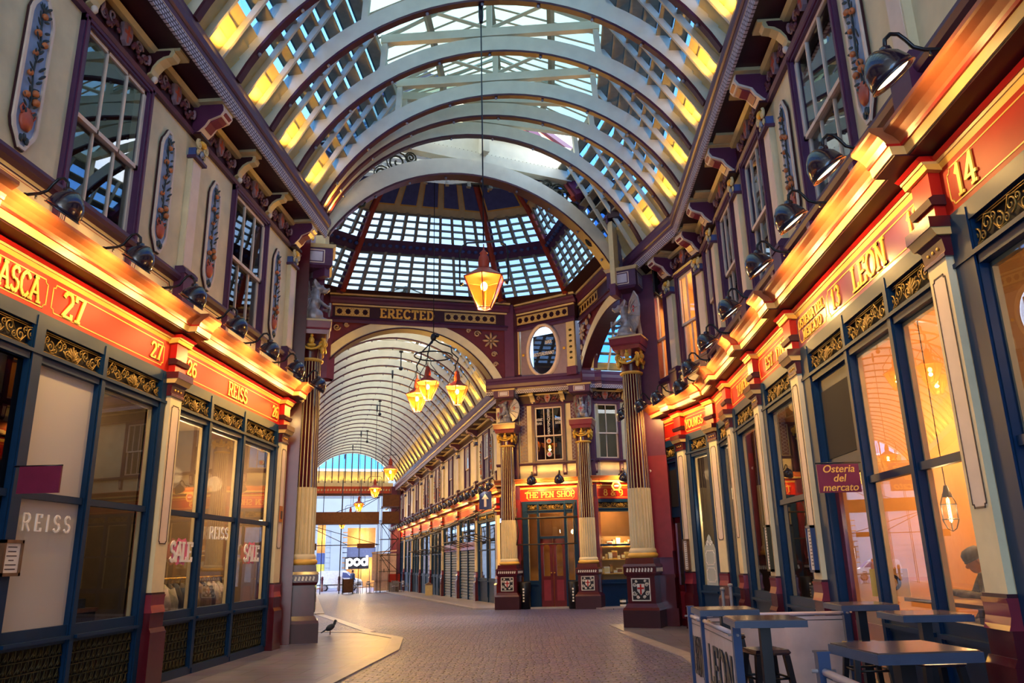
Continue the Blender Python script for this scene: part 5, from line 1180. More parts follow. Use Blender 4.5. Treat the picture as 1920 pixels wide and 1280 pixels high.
make_column(1.98, 19.93, math.radians(-22), 'big fluted column on maroon pedestal at the right of the crossing, near the pub', crest=(3, 0), wing=(-.1, .75, .15, .8))
make_dragon(1.95, 19.9, 7.18, -1.95, 'winged silver dragon on the right near column, facing left')
ZM = ZC; zb = -.2
make_column(-1.94, 29.3, math.radians(-11.85), 'fluted column left of the corner pen shop', crest=(0, 3), wing=(-.42, .42, .2, .75), zb=-.2)
make_column(.92, 28.68, math.radians(-11.85), 'fluted column right of the corner pen shop', crest=(0, 3), wing=(-.42, .42, .2, .75), zb=-.2)
ZM = None
make_dragon(-1.96, 29.25, 6.61, -1.0, 'winged dragon statue on the column left of the pen shop, facing left', .82); make_dragon(.92, 28.6, 6.61, -.15, 'winged dragon statue on the column right of the pen shop, facing the camera', .82)
# ------------------------------------------------------------------ lanterns
LNT = []
def make_lantern(loc, label, s=1., yoke=True, e=None, group='amber hanging lanterns', key=0):
    if len(LNT) > key and LNT[key]: t = dup(LNT[key], loc, 0, label, scale=(s, s, s))
    else:
        while len(LNT) <= key: LNT.append(None)
        t = thing('lantern', label, 'lantern', loc, 0, group); LNT[key] = t; t.scale = (s, s, s); n = 6; rt, rb = .37, .13; zt, zb_ = .12, -.42
        H = lambda r, z, j: (r*math.cos(PI/6+j*PI/3), r*math.sin(PI/6+j*PI/3), z)
        b = MB(); b.use(LANT); b.loft([[H(rb, zb_, j) for j in range(6)], [H(rt, zt, j) for j in range(6)]], True, False); b.build('amber_glass', t)
        b = MB(); b.use(TERRA)
        for j in range(6):
            b.tube([H(rb, zb_, j), H(rt, zt, j)], .011, 5); b.tube([H(rt, zt, j), H(rt, zt, j+1)], .014, 5); b.tube([H(rb, zb_, j), H(rb, zb_, j+1)], .011, 5)
        b.build('frame', t)
        b = MB(); b.use(BRICKRED); b.loft([[H(rt+.015, zt, j) for j in range(6)], [H(.14, zt+.16, j) for j in range(6)], [H(.09, zt+.2, j) for j in range(6)]], True, True); b.lathe([(.09, zt+.2), (.10, zt+.3), (.085, zt+.4), (.06, zt+.44), (.075, zt+.47), (.03, zt+.52), (.012, zt+.54), (.01, zt+.64), (0, zt+.65)], 0, 0, 14); b.build('chimney_top', t)
        b = MB(); b.use(BULB).ball((0, 0, -.02), (.06, .06, .08), 12, 8); b.build('bulb', t)
        if yoke:
            b = MB(); b.use(BLACK); P = [(-.40, 0, .0), (-.42, 0, .08), (-.42, 0, .62), (-.38, 0, .74), (-.28, 0, .80), (.28, 0, .80), (.38, 0, .74), (.42, 0, .62), (.42, 0, .08), (.40, 0, .0)]; b.tube(P, .016, 6); b.ball((-.38, 0, .04), .03).ball((.38, 0, .04), .03); b.build('yoke', t)
        else:
            b = MB(); b.use(BLACK)
            for j in range(3):
                a = j*2*PI/3; b.tube([(0, 0, .92), (.10*math.cos(a), .10*math.sin(a), .84), (.09*math.cos(a), .09*math.sin(a), .70), (.24*math.cos(a), .24*math.sin(a), .50), (.38*math.cos(a), .38*math.sin(a), .30), (.37*math.cos(a), .37*math.sin(a), .12)], .012, 5)
            b.build('hanger', t)
    point('lantern_light', (loc[0], loc[1], loc[2]-.16*s), e or ELAN, (1, .70, .32), .05)
    return t
def rod(p0, p1, label, r=.014, box=True):
    b = MB(); b.use(BLACK).tube([p0, p1], r, 6)
    if box: b.lathe([(.0, 0), (.035, 0), (.05, .16), (.05, .42), (.0, .42)], 0, 0, 8); n0 = len(b.v)-40; b.v[n0:] = [(x+p1[0], y+p1[1], z+p1[2]-.42) for x, y, z in b.v[n0:]]
    return tag(b.build('suspension_rod'), label, 'rod', 'rods that carry the lanterns')
LZ = 6.26
make_lantern((-1.2, 12.75, LZ), 'largest glowing amber lantern hanging in the middle of the near arcade', 1.02, e=ELAN*.55); rod((-1.2, 12.75, LZ+.82), (-1.2, 12.75, 12.1), 'long dark rod carrying the largest near lantern')
hub = (-3.85, 23.5, 8.5); LB = [((-3.97, 23.2, 6.84), 'middle lantern of the cluster of three under the dome'), ((-4.43, 23.9, 6.62), 'left lantern of the cluster of three under the dome'), ((-3.08, 23.4, 6.70), 'right lantern of the cluster of three under the dome')]
t = thing('lantern_bracket', 'dark iron bracket with ring carrying three lanterns under the dome', 'bracket', hub)
b = MB(); b.use(BLACK).ball((0, 0, 0), (.10, .10, .13), 10, 6).ball((.12, 0, .05), .07); b.build('hub', t)
b = MB(); b.use(BLACK).tube([(.60*math.cos(k*PI/12), .60*math.sin(k*PI/12), -.62) for k in range(24)], .024, 6, closed=True); b.build('ring', t)
for p, lab in LB:
    make_lantern(p, lab, 1., False, key=1, e=ELAN*1.7); d = Vector(p)-Vector(hub); d.z += .92; b = MB(); b.use(BLACK); b.tube([(0, 0, -.05), (d.x*.25, d.y*.25, -.2), (d.x*.75, d.y*.75, d.z*.42), (d.x*.78, d.y*.78, d.z*.62), (d.x*1.05, d.y*1.05, d.z*.85), tuple(d)], .024, 6); b.build('arm', t)
rod((-3.85, 23.5, 8.6), (-3.85, 23.5, 17.2), 'long dark rod carrying the cluster of three lanterns')
for i, p in enumerate(((-8.16, 37.28, 5.86), (-10.94, 45.85, 5.78), (-14.31, 55.27, 5.6), (-16.67, 61.86, 5.3), (-18.81, 67.2, 4.95))):
    make_lantern(p, '%s hanging lantern in the far arcade counted from the crossing' % ORD[i].replace('nearest', 'first'), 1.0, i < 5, e=ELAN*1.7); rod((p[0], p[1], p[2]+.8), (p[0], p[1], 10.9), 'dark rod carrying the %s far arcade lantern' % ORD[i].replace('nearest', 'first'))
for k, (e1_, s) in enumerate(((34.5, 'nearer'), (46, 'middle'), (57, 'farthest'))):
    p = cw(e1_-23.5, -.15); b = MB(); b.use(BLACK).tube([(0, 0, 0), (0, 0, -.75)], .03, 6).ball((0, 0, -.8), .10).lathe([(0, .02), (.10, .02), (.10, -.04), (0, -.06)], 0, 0, 10); tag(b.build('ceiling_sensor', loc=(p[0], p[1], 10.95)), '%s small dark fitting hanging from the far arcade crown' % s, 'fitting')
# ------------------------------------------------------------------ cafe terrace at right
TBL = []
TOPM = mat('tabletop_slate', '#5A4A48', .22, var=.25, scale=5, coat=.5); EDGE = mat('table_edge', '#3A4660', .35)
def make_table(x, y, ang, label, w=.325, z=1.08):
    if TBL: return dup(TBL[0], (x, y, .012), ang, label)
    t = thing('bar_table', label, 'table', (x, y, .012), ang, 'tall square cafe tables'); TBL.append(t)
    b = MB(); b.use(TOPM).box(-w, w, -w, w, z-.012, z).use(EDGE).box(-w-.012, w+.012, -w-.012, w+.012, z-.06, z-.008); b.build('tabletop', t)
    b = MB(); b.use(BLACK).box(-.05, .05, -.05, .05, .03, z-.06).box(-.16, .16, -.16, .16, z-.075, z-.06); b.build('post', t)
    b = MB(); b.use(BLACK).box(-.28, .28, -.28, .28, 0, .02); b.build('base_plate', t); return t
make_table(1.88, 4.78, .12, 'tall square table in front, with orange reflections, nearest of the row').scale = (.86, .86, 1)
make_table(3.12, 7.35, .0, 'tall square table by the window with its edge behind the big pilaster'); make_table(3.12, 8.85, .0, 'tall square table by the restaurant window, behind the pale barrier')
make_table(1.68, 7.08, -.03, 'tall square table behind the lettered barrier panel, nearer of two'); make_table(1.62, 8.45, 0, 'tall square table at the far corner of the barrier'); make_table(2.25, 3.35, .05, 'tall square table at the bottom right corner, mostly cut off')
STL = []
def make_stool(x, y, ang, label):
    if STL: return dup(STL[0], (x, y, .012), ang, label)
    t = thing('bar_stool', label, 'stool', (x, y, .012), ang, 'dark metal bar stools'); STL.append(t)
    b = MB(); b.use(LAMP); b.loft([[(-.15, -.15, .74), (.15, -.15, .74), (.15, .15, .74), (-.15, .15, .74)], [(-.165, -.165, .76), (.165, -.165, .76), (.165, .165, .76), (-.165, .165, .76)], [(-.15, -.15, .785), (.15, -.15, .785), (.15, .15, .785), (-.15, .15, .785)]]); b.build('seat', t)
    for sx in (-1, 1):
        for sy in (-1, 1):
            b = MB(); b.use(BLACK); b.loft([[(sx*.13-.025, sy*.13-.025, .74), (sx*.13+.025, sy*.13-.025, .74), (sx*.13+.025, sy*.13+.025, .74), (sx*.13-.025, sy*.13+.025, .74)], [(sx*.21-.018, sy*.21-.018, 0), (sx*.21+.018, sy*.21-.018, 0), (sx*.21+.018, sy*.21+.018, 0), (sx*.21-.018, sy*.21+.018, 0)]]); b.build('leg', t)
    b = MB(); b.use(BLACK)
    for z, w in ((.25, .185), (.55, .153)):
        P = [(-w, -w, z), (w, -w, z), (w, w, z), (-w, w, z)]
        for k in range(4): b.tube([P[k], P[(k+1) % 4]], .011, 5)
    b.build('brace', t); return t
for x, y, a, l in ((1.78, 7.55, .2, 'dark metal stool behind the nearer barrier table'), (1.72, 9.0, .1, 'dark metal stool at the far corner table'), (2.80, 7.95, 0, 'dark metal stool in front of the table behind the pale barrier'), (2.86, 6.68, .1, 'dark metal stool in front of the table by the big pilaster'), (2.45, 5.1, .2, 'dark metal stool right of the front table')): make_stool(x, y, a, l)
CANV = mat('barrier_canvas', '#B6A6A6', .7, var=.15, scale=3); STEEL = mat('blue_steel', '#33456A', .35, metal=.4)
PSTS = []
def make_post(x, y, label, h=1.02):
    if PSTS: return dup(PSTS[0], (x, y, .012), 0, label)
    t = thing('barrier_post', label, 'post', (x, y, .012), 0, 'blue steel barrier posts'); PSTS.append(t)
    b = MB(); b.use(STEEL).box(-.035, .035, -.035, .035, .02, h).box(-.042, .042, -.042, .042, h, h+.012); b.build('upright', t)
    b = MB(); b.use(STEEL).lathe([(0, 0), (.19, 0), (.19, .012), (.05, .022), (0, .022)], 0, 0, 20); b.build('foot', t)
    b = MB(); b.use(SILVER).tube([(-.07, 0, h-.1), (.07, 0, h-.1)], .012, 6).tube([(0, -.07, h-.1), (0, .07, h-.1)], .012, 6); b.build('clip', t); return t
def make_barrier(a, c, label, text=None, h=.93):
    A, B = Vector((*a, 0)), Vector((*c, 0)); d = B-A; L = d.length; ang = math.atan2(d.y, d.x); m = (A+B)/2
    t = thing('street_barrier', label, 'barrier', (m.x, m.y, 0), ang); l = L/2-.05
    b = MB(); b.use(CANV); n = 10; b.loft([[(-l+2*l*k/n, .012*math.sin(k*1.9)*math.sin(PI*k/n)-.004, .12), (-l+2*l*k/n, .012*math.sin(k*1.9)*math.sin(PI*k/n)+.004, .12), (-l+2*l*k/n, .004, h-.03), (-l+2*l*k/n, -.004, h-.03)] for k in range(n+1)]); cv = b.build('canvas', t)
    b = MB(); b.use(mat('pale_bar', '#B8AFC0', .4)).tube([(-l-.02, 0, h), (l+.02, 0, h)], .022, 10); b.build('top_bar', t); b = MB(); b.use(BLACK).tube([(-l, 0, .12), (l, 0, .12)], .012, 6).box(-l, l, -.008, .008, h-.075, h-.068); b.build('bottom_bar', t)
    if text: lettering(text, .36, BLACK, cv, 0, .012, .35, serif=False, w=.2, xs=min(1.1, L/1.6), sp=.1, depth=.004)
    return t
PB = {'A': (1.48, 9.75), 'B': (1.50, 9.02), 'C': (1.50, 7.36), 'D': (1.52, 5.05), 'E': (3.3, 9.85)}
for k, l in zip('ABCDE', ('blue steel post at the far left corner of the barrier', 'blue steel post between the two lettered barrier panels', 'blue steel post at the near end of the lettered panel', 'blue steel post beside the front table', 'blue steel post by the restaurant wall')): make_post(*PB[k], l)
make_barrier(PB['A'], PB['B'], 'short lettered canvas barrier panel at the far left', 'LEON'); make_barrier(PB['B'], PB['C'], 'lettered canvas barrier panel facing the street', 'LEON'); make_barrier(PB['A'], PB['E'], 'plain pale canvas barrier across the back of the terrace'); make_barrier(PB['D'], (1.50, 3.2), 'canvas barrier running towards the camera at the bottom edge', 'LEON')
# signs
def fonttext(txt, h, m, name, parent, loc, rot, shear=.25, ext=.004):
    c = bpy.data.curves.new(name, 'FONT'); c.body = txt; c.size = h; c.align_x = 'CENTER'; c.shear = shear; c.extrude = ext; c.offset = .001
    o = bpy.data.objects.new(name, c); COL.objects.link(o); dg = bpy.context.evaluated_depsgraph_get(); me = bpy.data.meshes.new_from_object(o.evaluated_get(dg)); bpy.data.objects.remove(o)
    me.materials.clear(); me.materials.append(m); o = bpy.data.objects.new(name, me); COL.objects.link(o); o.parent = parent; o.location = loc; o.rotation_euler = rot; return o
t = thing('hanging_sign', 'small plum hanging sign with gold script outside the restaurant', 'sign', (3.19, 9.17, 2.43))
b = MB(); b.use(mat('plum_sign', '#6A1838', .4)).box(-.235, .235, -.012, .012, -.16, .16); bd = b.build('board', t)
for k, w in enumerate(('Osteria', 'del', 'mercato')): fonttext(w, .118, GOLDP, 'lettering', bd, (0, -.014, .068-.105*k), (PI/2, 0, 0))
b = MB(); b.use(BLACK).tube([(-.25, 0, .175), (.27, 0, .175)], .01, 6); b.build('bracket', t)
t = thing('hanging_sign', 'dark maroon hanging sign beside the left doorway', 'sign', (-5.53, 8.0, 2.53)); b = MB(); b.use(mat('plum_sign', '#6A1838')).box(-.235, .23, -.012, .012, -.14, .145); b.build('board', t); b = MB(); b.use(BLACK).tube([(-.30, 0, .15), (.235, 0, .15)], .01, 6); b.build('bracket', t)
PAPER = mat('paper_white', '#D8D0CC', .6, var=.04); INK = mat('print_ink', '#4A3A44', .6)
def menu(F, x, o, z0, z1, w, label, fm=None):
    t = thing('menu_case', label, 'menu', F.pt(x, o, (z0+z1)/2), F.a); h = (z1-z0)/2; b = MB(); fm = fm or WOOD
    b.use(fm).box(-w, w, -.03, .03, -h, -h+.035).box(-w, w, -.03, .03, h-.035, h).box(-w, -w+.03, -.03, .03, -h, h).box(w-.03, w, -.03, .03, -h, h); b.build('case', t)
    b = MB(); b.use(PAPER).box(-w+.03, w-.03, -.012, .0, -h+.035, h-.035); b.use(INK); r = random.Random(int(x*100))
    for k in range(int(h*2/.045)-2):
        q = (w-.06)*(.35+.6*r.random()); b.box(-q, q, -.0135, -.012, h-.08-k*.045, h-.068-k*.045)
    b.build('menu_sheet', t)
menu(FL, 8.10, .10, 1.55, 1.92, .15, 'small wooden framed menu on the left blue post'); menu(FR, -11.17, .165, 1.36, 1.98, .12, 'grey menu case on the pilaster left of the hanging sign', STEEL); menu(FR, -13.48, .165, 1.34, 2.08, .12, 'menu case on the second pilaster beyond the hanging sign', DIRON); menu(FB, -1.68, .165, 1.28, 2.0, .12, 'menu case on the pilaster nearest the pub door', WOOD)
b = MB(); b.use(mat('amber_notice', '#B0642A', .5)).box(-.08, .08, -.01, .01, -.16, .16).use(INK).box(-.05, .05, -.012, 0, -.1, .06); tag(b.build('wall_notice', loc=FL.pt(15.97, .145, 2.62), rot=FL.a), 'small amber notice on the farthest left pilaster', 'notice')
b = MB(); b.use(WHITE).tube([(0, 0, 0), (-.05, -.22, -.03)], .05, 8).box(-.03, .03, 0, .06, -.05, .09); tag(b.build('security_camera', loc=FB.pt(-2.82, .2, 3.75), rot=FB.a), 'white security camera beside the right fluted column', 'camera')
t = thing('hexagonal_sign', 'yellow hexagonal sign hanging in front of the fascia 8 and 9', 'sign', (2.05, 28.75, 4.14), math.radians(8)); b = MB(); b.use(GOLDP).prism([(.19*math.cos(k*PI/3), .19*math.sin(k*PI/3)) for k in range(6)], 'y', -.02, .02); b.build('board', t); b = MB(); b.use(REDP).prism([(.13*math.cos(k*PI/3), .13*math.sin(k*PI/3)) for k in range(6)], 'y', -.026, -.02).use(WHITE).box(-.08, .08, -.03, -.02, -.02, .02); b.build('badge', t)
t = thing('arrow_sign', 'blue sign with white upward arrow in the far arcade', 'sign', FF.pt(-3.0, .75, 4.0), math.radians(-10)); b = MB(); b.use(mat('sign_blue', '#2A3A78', .4)).box(-.26, .26, -.02, .02, -.36, .36); b.build('board', t); b = MB(); b.use(WHITE).prism([(-.05, -.26), (.05, -.26), (.05, .05), (.15, .05), (0, .26), (-.15, .05), (-.05, .05)], 'y', -.026, -.02); b.build('arrow', t)
b = MB(); b.use(BLACK).tube([(0, .02, .3), (0, .75, .3)], .02, 6); b.build('bracket', t)
for i, (x, y, h) in enumerate(((2.81, 14.6, 1.0), (3.02, 14.95, 1.05))):
    t = thing('chrome_post', '%s slim chrome post in front of the tavern windows' % ('nearer', 'farther')[i], 'post', (x, y, .012)); b = MB(); b.use(SILVER).lathe([(.03, .02), (.03, h)], 0, 0, 12); b.build('upright', t); b = MB(); b.use(SILVER).lathe([(0, h), (.045, h), (.045, h+.05), (0, h+.06)], 0, 0, 12); b.build('cap', t); b = MB(); b.use(SILVER).lathe([(0, 0), (.15, 0), (.15, .015), (0, .03)], 0, 0, 16); b.build('foot', t)
b = MB(); b.use(WHITE).lathe([(0, 0), (.14, 0), (.14, .01), (0, .01)], 0, 0, 18).use(mat('sign_blue', '#2A3A78')).lathe([(0, .012), (.10, .012)], 0, 0, 16); b.xf(Matrix.Rotation(PI/2, 4, 'X')); tag(b.build('round_plaque', loc=FR.pt(-6.95, .02, 5.66), rot=FR.a), 'round blue and white plaque behind the nearest right lamp', 'plaque')
# pigeon
t = thing('pigeon', 'dark pigeon standing on the pavement near the left column', 'bird', (-5.55, 19.15, .0), .5); b = MB(); b.use(mat('pigeon_grey', '#2E323C', .5, var=.3, scale=20))
b.ball((0, 0, .17), (.12, .065, .07), 12, 8, Matrix.Rotation(-.5, 3, 'Y')).ball((.10, 0, .26), (.035, .03, .06), 10, 6, Matrix.Rotation(.3, 3, 'Y')).ball((.115, 0, .31), (.035, .03, .03), 10, 6).ball((-.14, 0, .10), (.10, .035, .018), 8, 5, Matrix.Rotation(-.55, 3, 'Y'))
o = b.build('body', t); m = o.modifiers.new('merge', 'REMESH'); m.mode = 'VOXEL'; m.voxel_size = .008; m.use_smooth_shade = True
b = MB(); b.use(BLACK).tube([(.14, 0, .31), (.175, 0, .295)], .008, 5, taper=.3); b.build('beak', t)
for s in (-1, 1): b = MB(); b.use(ROSE).tube([(0, s*.025, .12), (.0, s*.025, .012)], .006, 5).tube([(-.015, s*.025, .01), (.035, s*.025, .008)], .005, 4); b.build('leg', t)
# ------------------------------------------------------------------ shop interiors
HANG = []
def make_garment(x, y, z, ang, label, m, ln=1.0):
    t = thing('coat', label, 'clothing', (x, y, z), ang, 'clothes hanging on the shop rails'); r = random.Random(int(abs(x*37+y*91)*10))
    b = MB(); b.use(m); R_ = []
    for k in range(9):
        f = k/8; w = (.04+.20*min(1, f*5))*(1+.15*f); d = (.03+.07*min(1, f*4))*(1+.25*f); R_.append([(w*math.cos(q*PI/8)*(1+.10*math.sin(q*2.6+f*2)), d*math.sin(q*PI/8)*(1+.2*math.sin(q*3.1)), -.06-ln*f) for q in range(16)])
    b.loft(R_, True, True, True); b.build('bodice', t)
    for s in (-1, 1): b = MB(); b.use(m); b.tube([(s*.17, 0, -.14), (s*.25, .02, -.35), (s*.27, .0, -.72)], .055, 8, taper=.75); b.build('sleeve', t)
    b = MB(); b.use(SILVER).tube([(0, 0, -.08), (0, 0, 0), (.03, 0, .03), (.05, 0, .0)], .006, 5); b.build('hanger', t); return t
FAB = [mat('fabric_%d' % i, c, .85, var=.25, scale=14) for i, c in enumerate(('#7A6A44', '#3A3A44', '#8A8478', '#4A4038', '#6E5A4A', '#9A8A88', '#2E3440', '#5A4A3A', '#A09488', '#35302E'))]
FABN = ['olive brown', 'charcoal', 'pale grey', 'dark brown', 'tan brown', 'dusty pink', 'navy', 'brown', 'stone', 'near black']
t = thing('clothes_rail', 'low clothes rail behind the windows of shopfront 26', 'rail', (-6.75, 13.7, 0)); b = MB(); b.use(GOLD).tube([(0, -1.95, 1.42), (0, 1.95, 1.42)], .018, 8); b.build('bar', t); b = MB(); b.use(BLACK)
for y in (-1.9, 1.9): b.tube([(0, y, .01), (0, y, 1.42)], .018, 6); b.tube([(-.25, y, .02), (.25, y, .02)], .02, 6)
b.build('stand', t)
for i in range(17): make_garment(-6.75, 11.95+i*.215, 1.40, .0+.12*math.sin(i*2.3), '%s garment on the rail in shopfront 26, %s from the left' % (FABN[i*7 % 10], ORD[i].replace('nearest', 'first')), FAB[i*7 % 10], .75+.25*((i*5) % 4)/4)
t = thing('clothes_rail', 'clothes rail deep inside shopfront 26', 'rail', (-9.4, 13.7, 0)); b = MB(); b.use(GOLD).tube([(0, -1.9, 2.0), (0, 1.9, 2.0)], .018, 8); b.build('bar', t)
for i in range(12): make_garment(-9.4, 12.0+i*.31, 1.98, .1*math.sin(i), '%s garment on the deep rail, %s from the left' % (FABN[(i*3+1) % 10], ORD[i].replace('nearest', 'first')), FAB[(i*3+1) % 10], 1.0)
# display figure and table behind the clear pane of 27
t = thing('mannequin_torso', 'blue jacket on a display torso behind the clear left window', 'mannequin', (-6.6, 9.85, 1.05)); b = MB(); b.use(mat('jacket_blue', '#3E5C9A', .8, var=.2)); b.loft([[(.20*w*math.cos(q*PI/8), .28*w*math.sin(q*PI/8), z) for q in range(16)] for z, w in ((.25, .75), (.45, .85), (.7, 1.0), (.85, 1.0), (.95, .7), (1.0, .3))], True, True, True); b.build('jacket', t); b = MB(); b.use(BLACK).tube([(0, 0, -1.03), (0, 0, .3)], .025, 8).lathe([(0, -1.03), (.2, -1.03), (.2, -1.0), (0, -.99)], 0, 0, 14); b.build('stand', t)
t = thing('display_table', 'dark display table with folded clothes behind the clear left window', 'table', (-6.75, 10.25, 0)); b = MB(); b.use(WOOD).box(-.35, .35, -.6, .6, 1.05, 1.1); b.build('top', t); b = MB(); b.use(DARK).box(-.33, .33, -.58, .58, 0.02, 1.05); b.build('cabinet', t)
for k in range(4): b = MB(); b.use(FAB[k*2]); b.loft([[(-.16, -.11, z), (.16, -.11, z), (.16, .11, z), (-.16, .11, z)] for z in (0, .03, .06+.02*k)]); tag(b.build('folded_shirt', loc=(-6.7, 9.82+k*.28, 1.1)), 'folded clothes on the dark display table, %s from the left' % ORD[k].replace('nearest', 'first'), 'clothing', 'folded clothes on the display table')
b = MB(); b.use(mat('scarf_blue', '#8FA4D8', .8)); b.loft([[(0, -.05, 1.12), (.02, -.05, 1.12), (.02, .05, 1.12), (0, .05, 1.12)], [(.02, -.055, .9), (.04, -.055, .9), (.04, .055, .9), (.02, .055, .9)], [(0, -.045, .55), (.02, -.045, .55), (.02, .045, .55), (0, .045, .55)]]); tag(b.build('scarf', loc=(-6.36, 10.0, 0)), 'pale blue scarf hanging from the display table', 'scarf')
# cafe interior
t = thing('window_counter', 'dark wooden counter inside the restaurant window', 'counter', (4.05, 8.0, 0)); b = MB(); b.use(WOOD).box(-.28, .22, -1.05, 1.3, 1.08, 1.12); b.build('top', t)
for y in (-.9, .2, 1.2): b = MB(); b.use(BLACK).box(-.03, .03, y-.03, y+.03, .02, 1.08); b.build('leg', t)
def pendant(x, y, z, label):
    t = thing('caged_pendant', label, 'lamp', (x, y, z)); b = MB(); b.use(BLACK).tube([(0, 0, .27), (0, 0, 4.40-z)], .006, 5).lathe([(.0, .27), (.02, .27), (.035, .2), (.05, .17), (.05, .14)], 0, 0, 12); b.build('cord', t)
    b = MB(); b.use(BLACK)
    for k in range(6): a = k*PI/3; b.tube([(.05*math.cos(a), .05*math.sin(a), .16), (.085*math.cos(a), .085*math.sin(a), .08), (.085*math.cos(a), .085*math.sin(a), -.12), (.05*math.cos(a), .05*math.sin(a), -.20), (0, 0, -.23)], .004, 4)
    for zz in (.06, -.1): b.tube([(.086*math.cos(k*PI/6), .086*math.sin(k*PI/6), zz) for k in range(12)], .004, 4, closed=True)
    b.build('cage', t); b = MB(); b.use(emit('filament', '#FFB45A', 14)).lathe([(0, .14), (.016, .12), (.016, -.12), (0, -.14)], 0, 0, 10); b.build('filament_bulb', t); point('pendant_light', (x, y, z), 12, (1, .6, .25), .06)
pendant(4.3, 9.05, 2.04, 'caged filament pendant glowing inside the restaurant window'); pendant(5.4, 8.2, 2.9, 'second caged pendant deeper inside the restaurant'); pendant(5.6, 10.2, 2.7, 'third caged pendant at the back of the restaurant')
t = thing('wall_art', 'round yellow, red and black wall decoration inside the restaurant', 'decoration', (6.6, 11.0, 2.3)); 
b = MB(); b.use(BLACK).lathe([(0, 0), (.75, 0), (.75, .03), (0, .03)], 0, 0, 24).use(RED).lathe([(.3, .035), (.68, .035)], 0, 0, 24).use(GOLDP).lathe([(0, .04), (.3, .04)], 0, 0, 20); b.xf(Matrix.Rotation(PI/2, 4, 'X')); b.build('disc', t)
for i, (x, y, z, wd) in enumerate(((3.72, 9.5, 1.12, .2), (3.95, 7.3, 1.12, .12))): 
    b = MB(); b.use(GOLDP).box(-wd, wd, -.01, .01, 0, .3).use(BLACK).prism([(.6*wd*math.cos(k*PI/8), .15+.1*math.sin(k*PI/8)) for k in range(16)], 'y', -.014, -.01).use(GOLDP).prism([(.4*wd*math.cos(k*PI/8), .15+.07*math.sin(k*PI/8)) for k in range(16)], 'y', -.016, -.014); tag(b.build('counter_board', loc=(x, y, z), rot=-.5), '%s patterned yellow board on the window counter' % ('farther', 'nearer')[i], 'board')
# person at the counter
SKIN = mat('skin', '#A86A4C', .5, var=.08); CAP = mat('patterned_cap', '#34343A', .8, var=.95, scale=30); COATP = mat('patterned_jacket', '#5A5A54', .8, var=.8, scale=18)
px_, py_ = 4.62, 9.0; t = thing('person', 'person in a patterned cap looking down at a phone behind the right window', 'person', (px_, py_, 0), -PI/2-.25)
def skin_mesh(name, pts, edges, radii, m, parent, root=0, sub=2):
    me = bpy.data.meshes.new(name); me.from_pydata(pts, edges, []); o = bpy.data.objects.new(name, me); COL.objects.link(o); o.parent = parent; me.materials.append(m)
    sk = o.modifiers.new('skin', 'SKIN'); sk.use_smooth_shade = True; sb = o.modifiers.new('sub', 'SUBSURF'); sb.levels = sub; sb.render_levels = sub
    for i, r in enumerate(radii): v = me.skin_vertices[0].data[i]; v.radius = r if hasattr(r, '__len__') else (r, r); v.use_root = (i == root)
    return o
# local frame: faces -y, sits on a stool 0.78 m high
P = [(0, 0, .84), (0, -.02, 1.05), (0, -.05, 1.24), (0, -.08, 1.36), (-.17, -.06, 1.32), (-.22, -.16, 1.12), (-.13, -.42, 1.17), (.17, -.06, 1.32), (.22, -.16, 1.12), (.13, -.42, 1.17), (-.10, -.38, .80), (-.10, -.36, .36), (-.10, -.46, .30), (.10, -.38, .80), (.10, -.36, .36), (.10, -.46, .30)]
Eg = [(0, 1), (1, 2), (2, 3), (2, 4), (4, 5), (5, 6), (2, 7), (7, 8), (8, 9), (0, 10), (10, 11), (11, 12), (0, 13), (13, 14), (14, 15)]
skin_mesh('body', P, Eg, [(.16, .12), (.15, .11), (.15, .11), .06, .07, .055, .038, .07, .055, .038, .085, .06, .05, .085, .06, .05], COATP, t)
b = MB(); b.use(SKIN); T = Matrix.Translation((0, -.15, 1.50)) @ Matrix.Rotation(.5, 4, 'X')
b.ball((0, 0, 0), (.078, .10, .115), 16, 12).ball((0, -.045, -.075), (.05, .055, .05), 10, 8).ball((0, -.105, -.02), (.016, .024, .026), 8, 6).ball((0, -.09, -.062), (.028, .016, .010), 8, 4).ball((.08, .01, -.01), (.014, .022, .034), 8, 5).ball((-.08, .01, -.01), (.014, .022, .034), 8, 5); b.tube([(0, .06, -.16), (0, .02, -.06)], .05, 10)
for i in range(len(b.v)): b.v[i] = tuple(T @ Vector(b.v[i]))
o = b.build('head', t); m = o.modifiers.new('merge', 'REMESH'); m.mode = 'VOXEL'; m.voxel_size = .008; m.use_smooth_shade = True
b = MB(); b.use(BLACK)
for s in (-1, 1): b.ball((s*.032, -.092, .012), (.012, .008, .006), 6, 4)
for i in range(len(b.v)): b.v[i] = tuple(T @ Vector(b.v[i]))
b.build('eyes', t)
b = MB(); b.use(CAP); b.lathe([(.092, .015), (.10, .05), (.092, .10), (.06, .135), (0, .145)], 0, .01, 18, ry=1.18); b.lathe([(.088, .01), (.10, .012), (.10, .03), (.09, .035)], 0, .01, 18, ry=1.2)
for i in range(len(b.v)): b.v[i] = tuple(T @ Vector(b.v[i]))
b.build('cap', t)
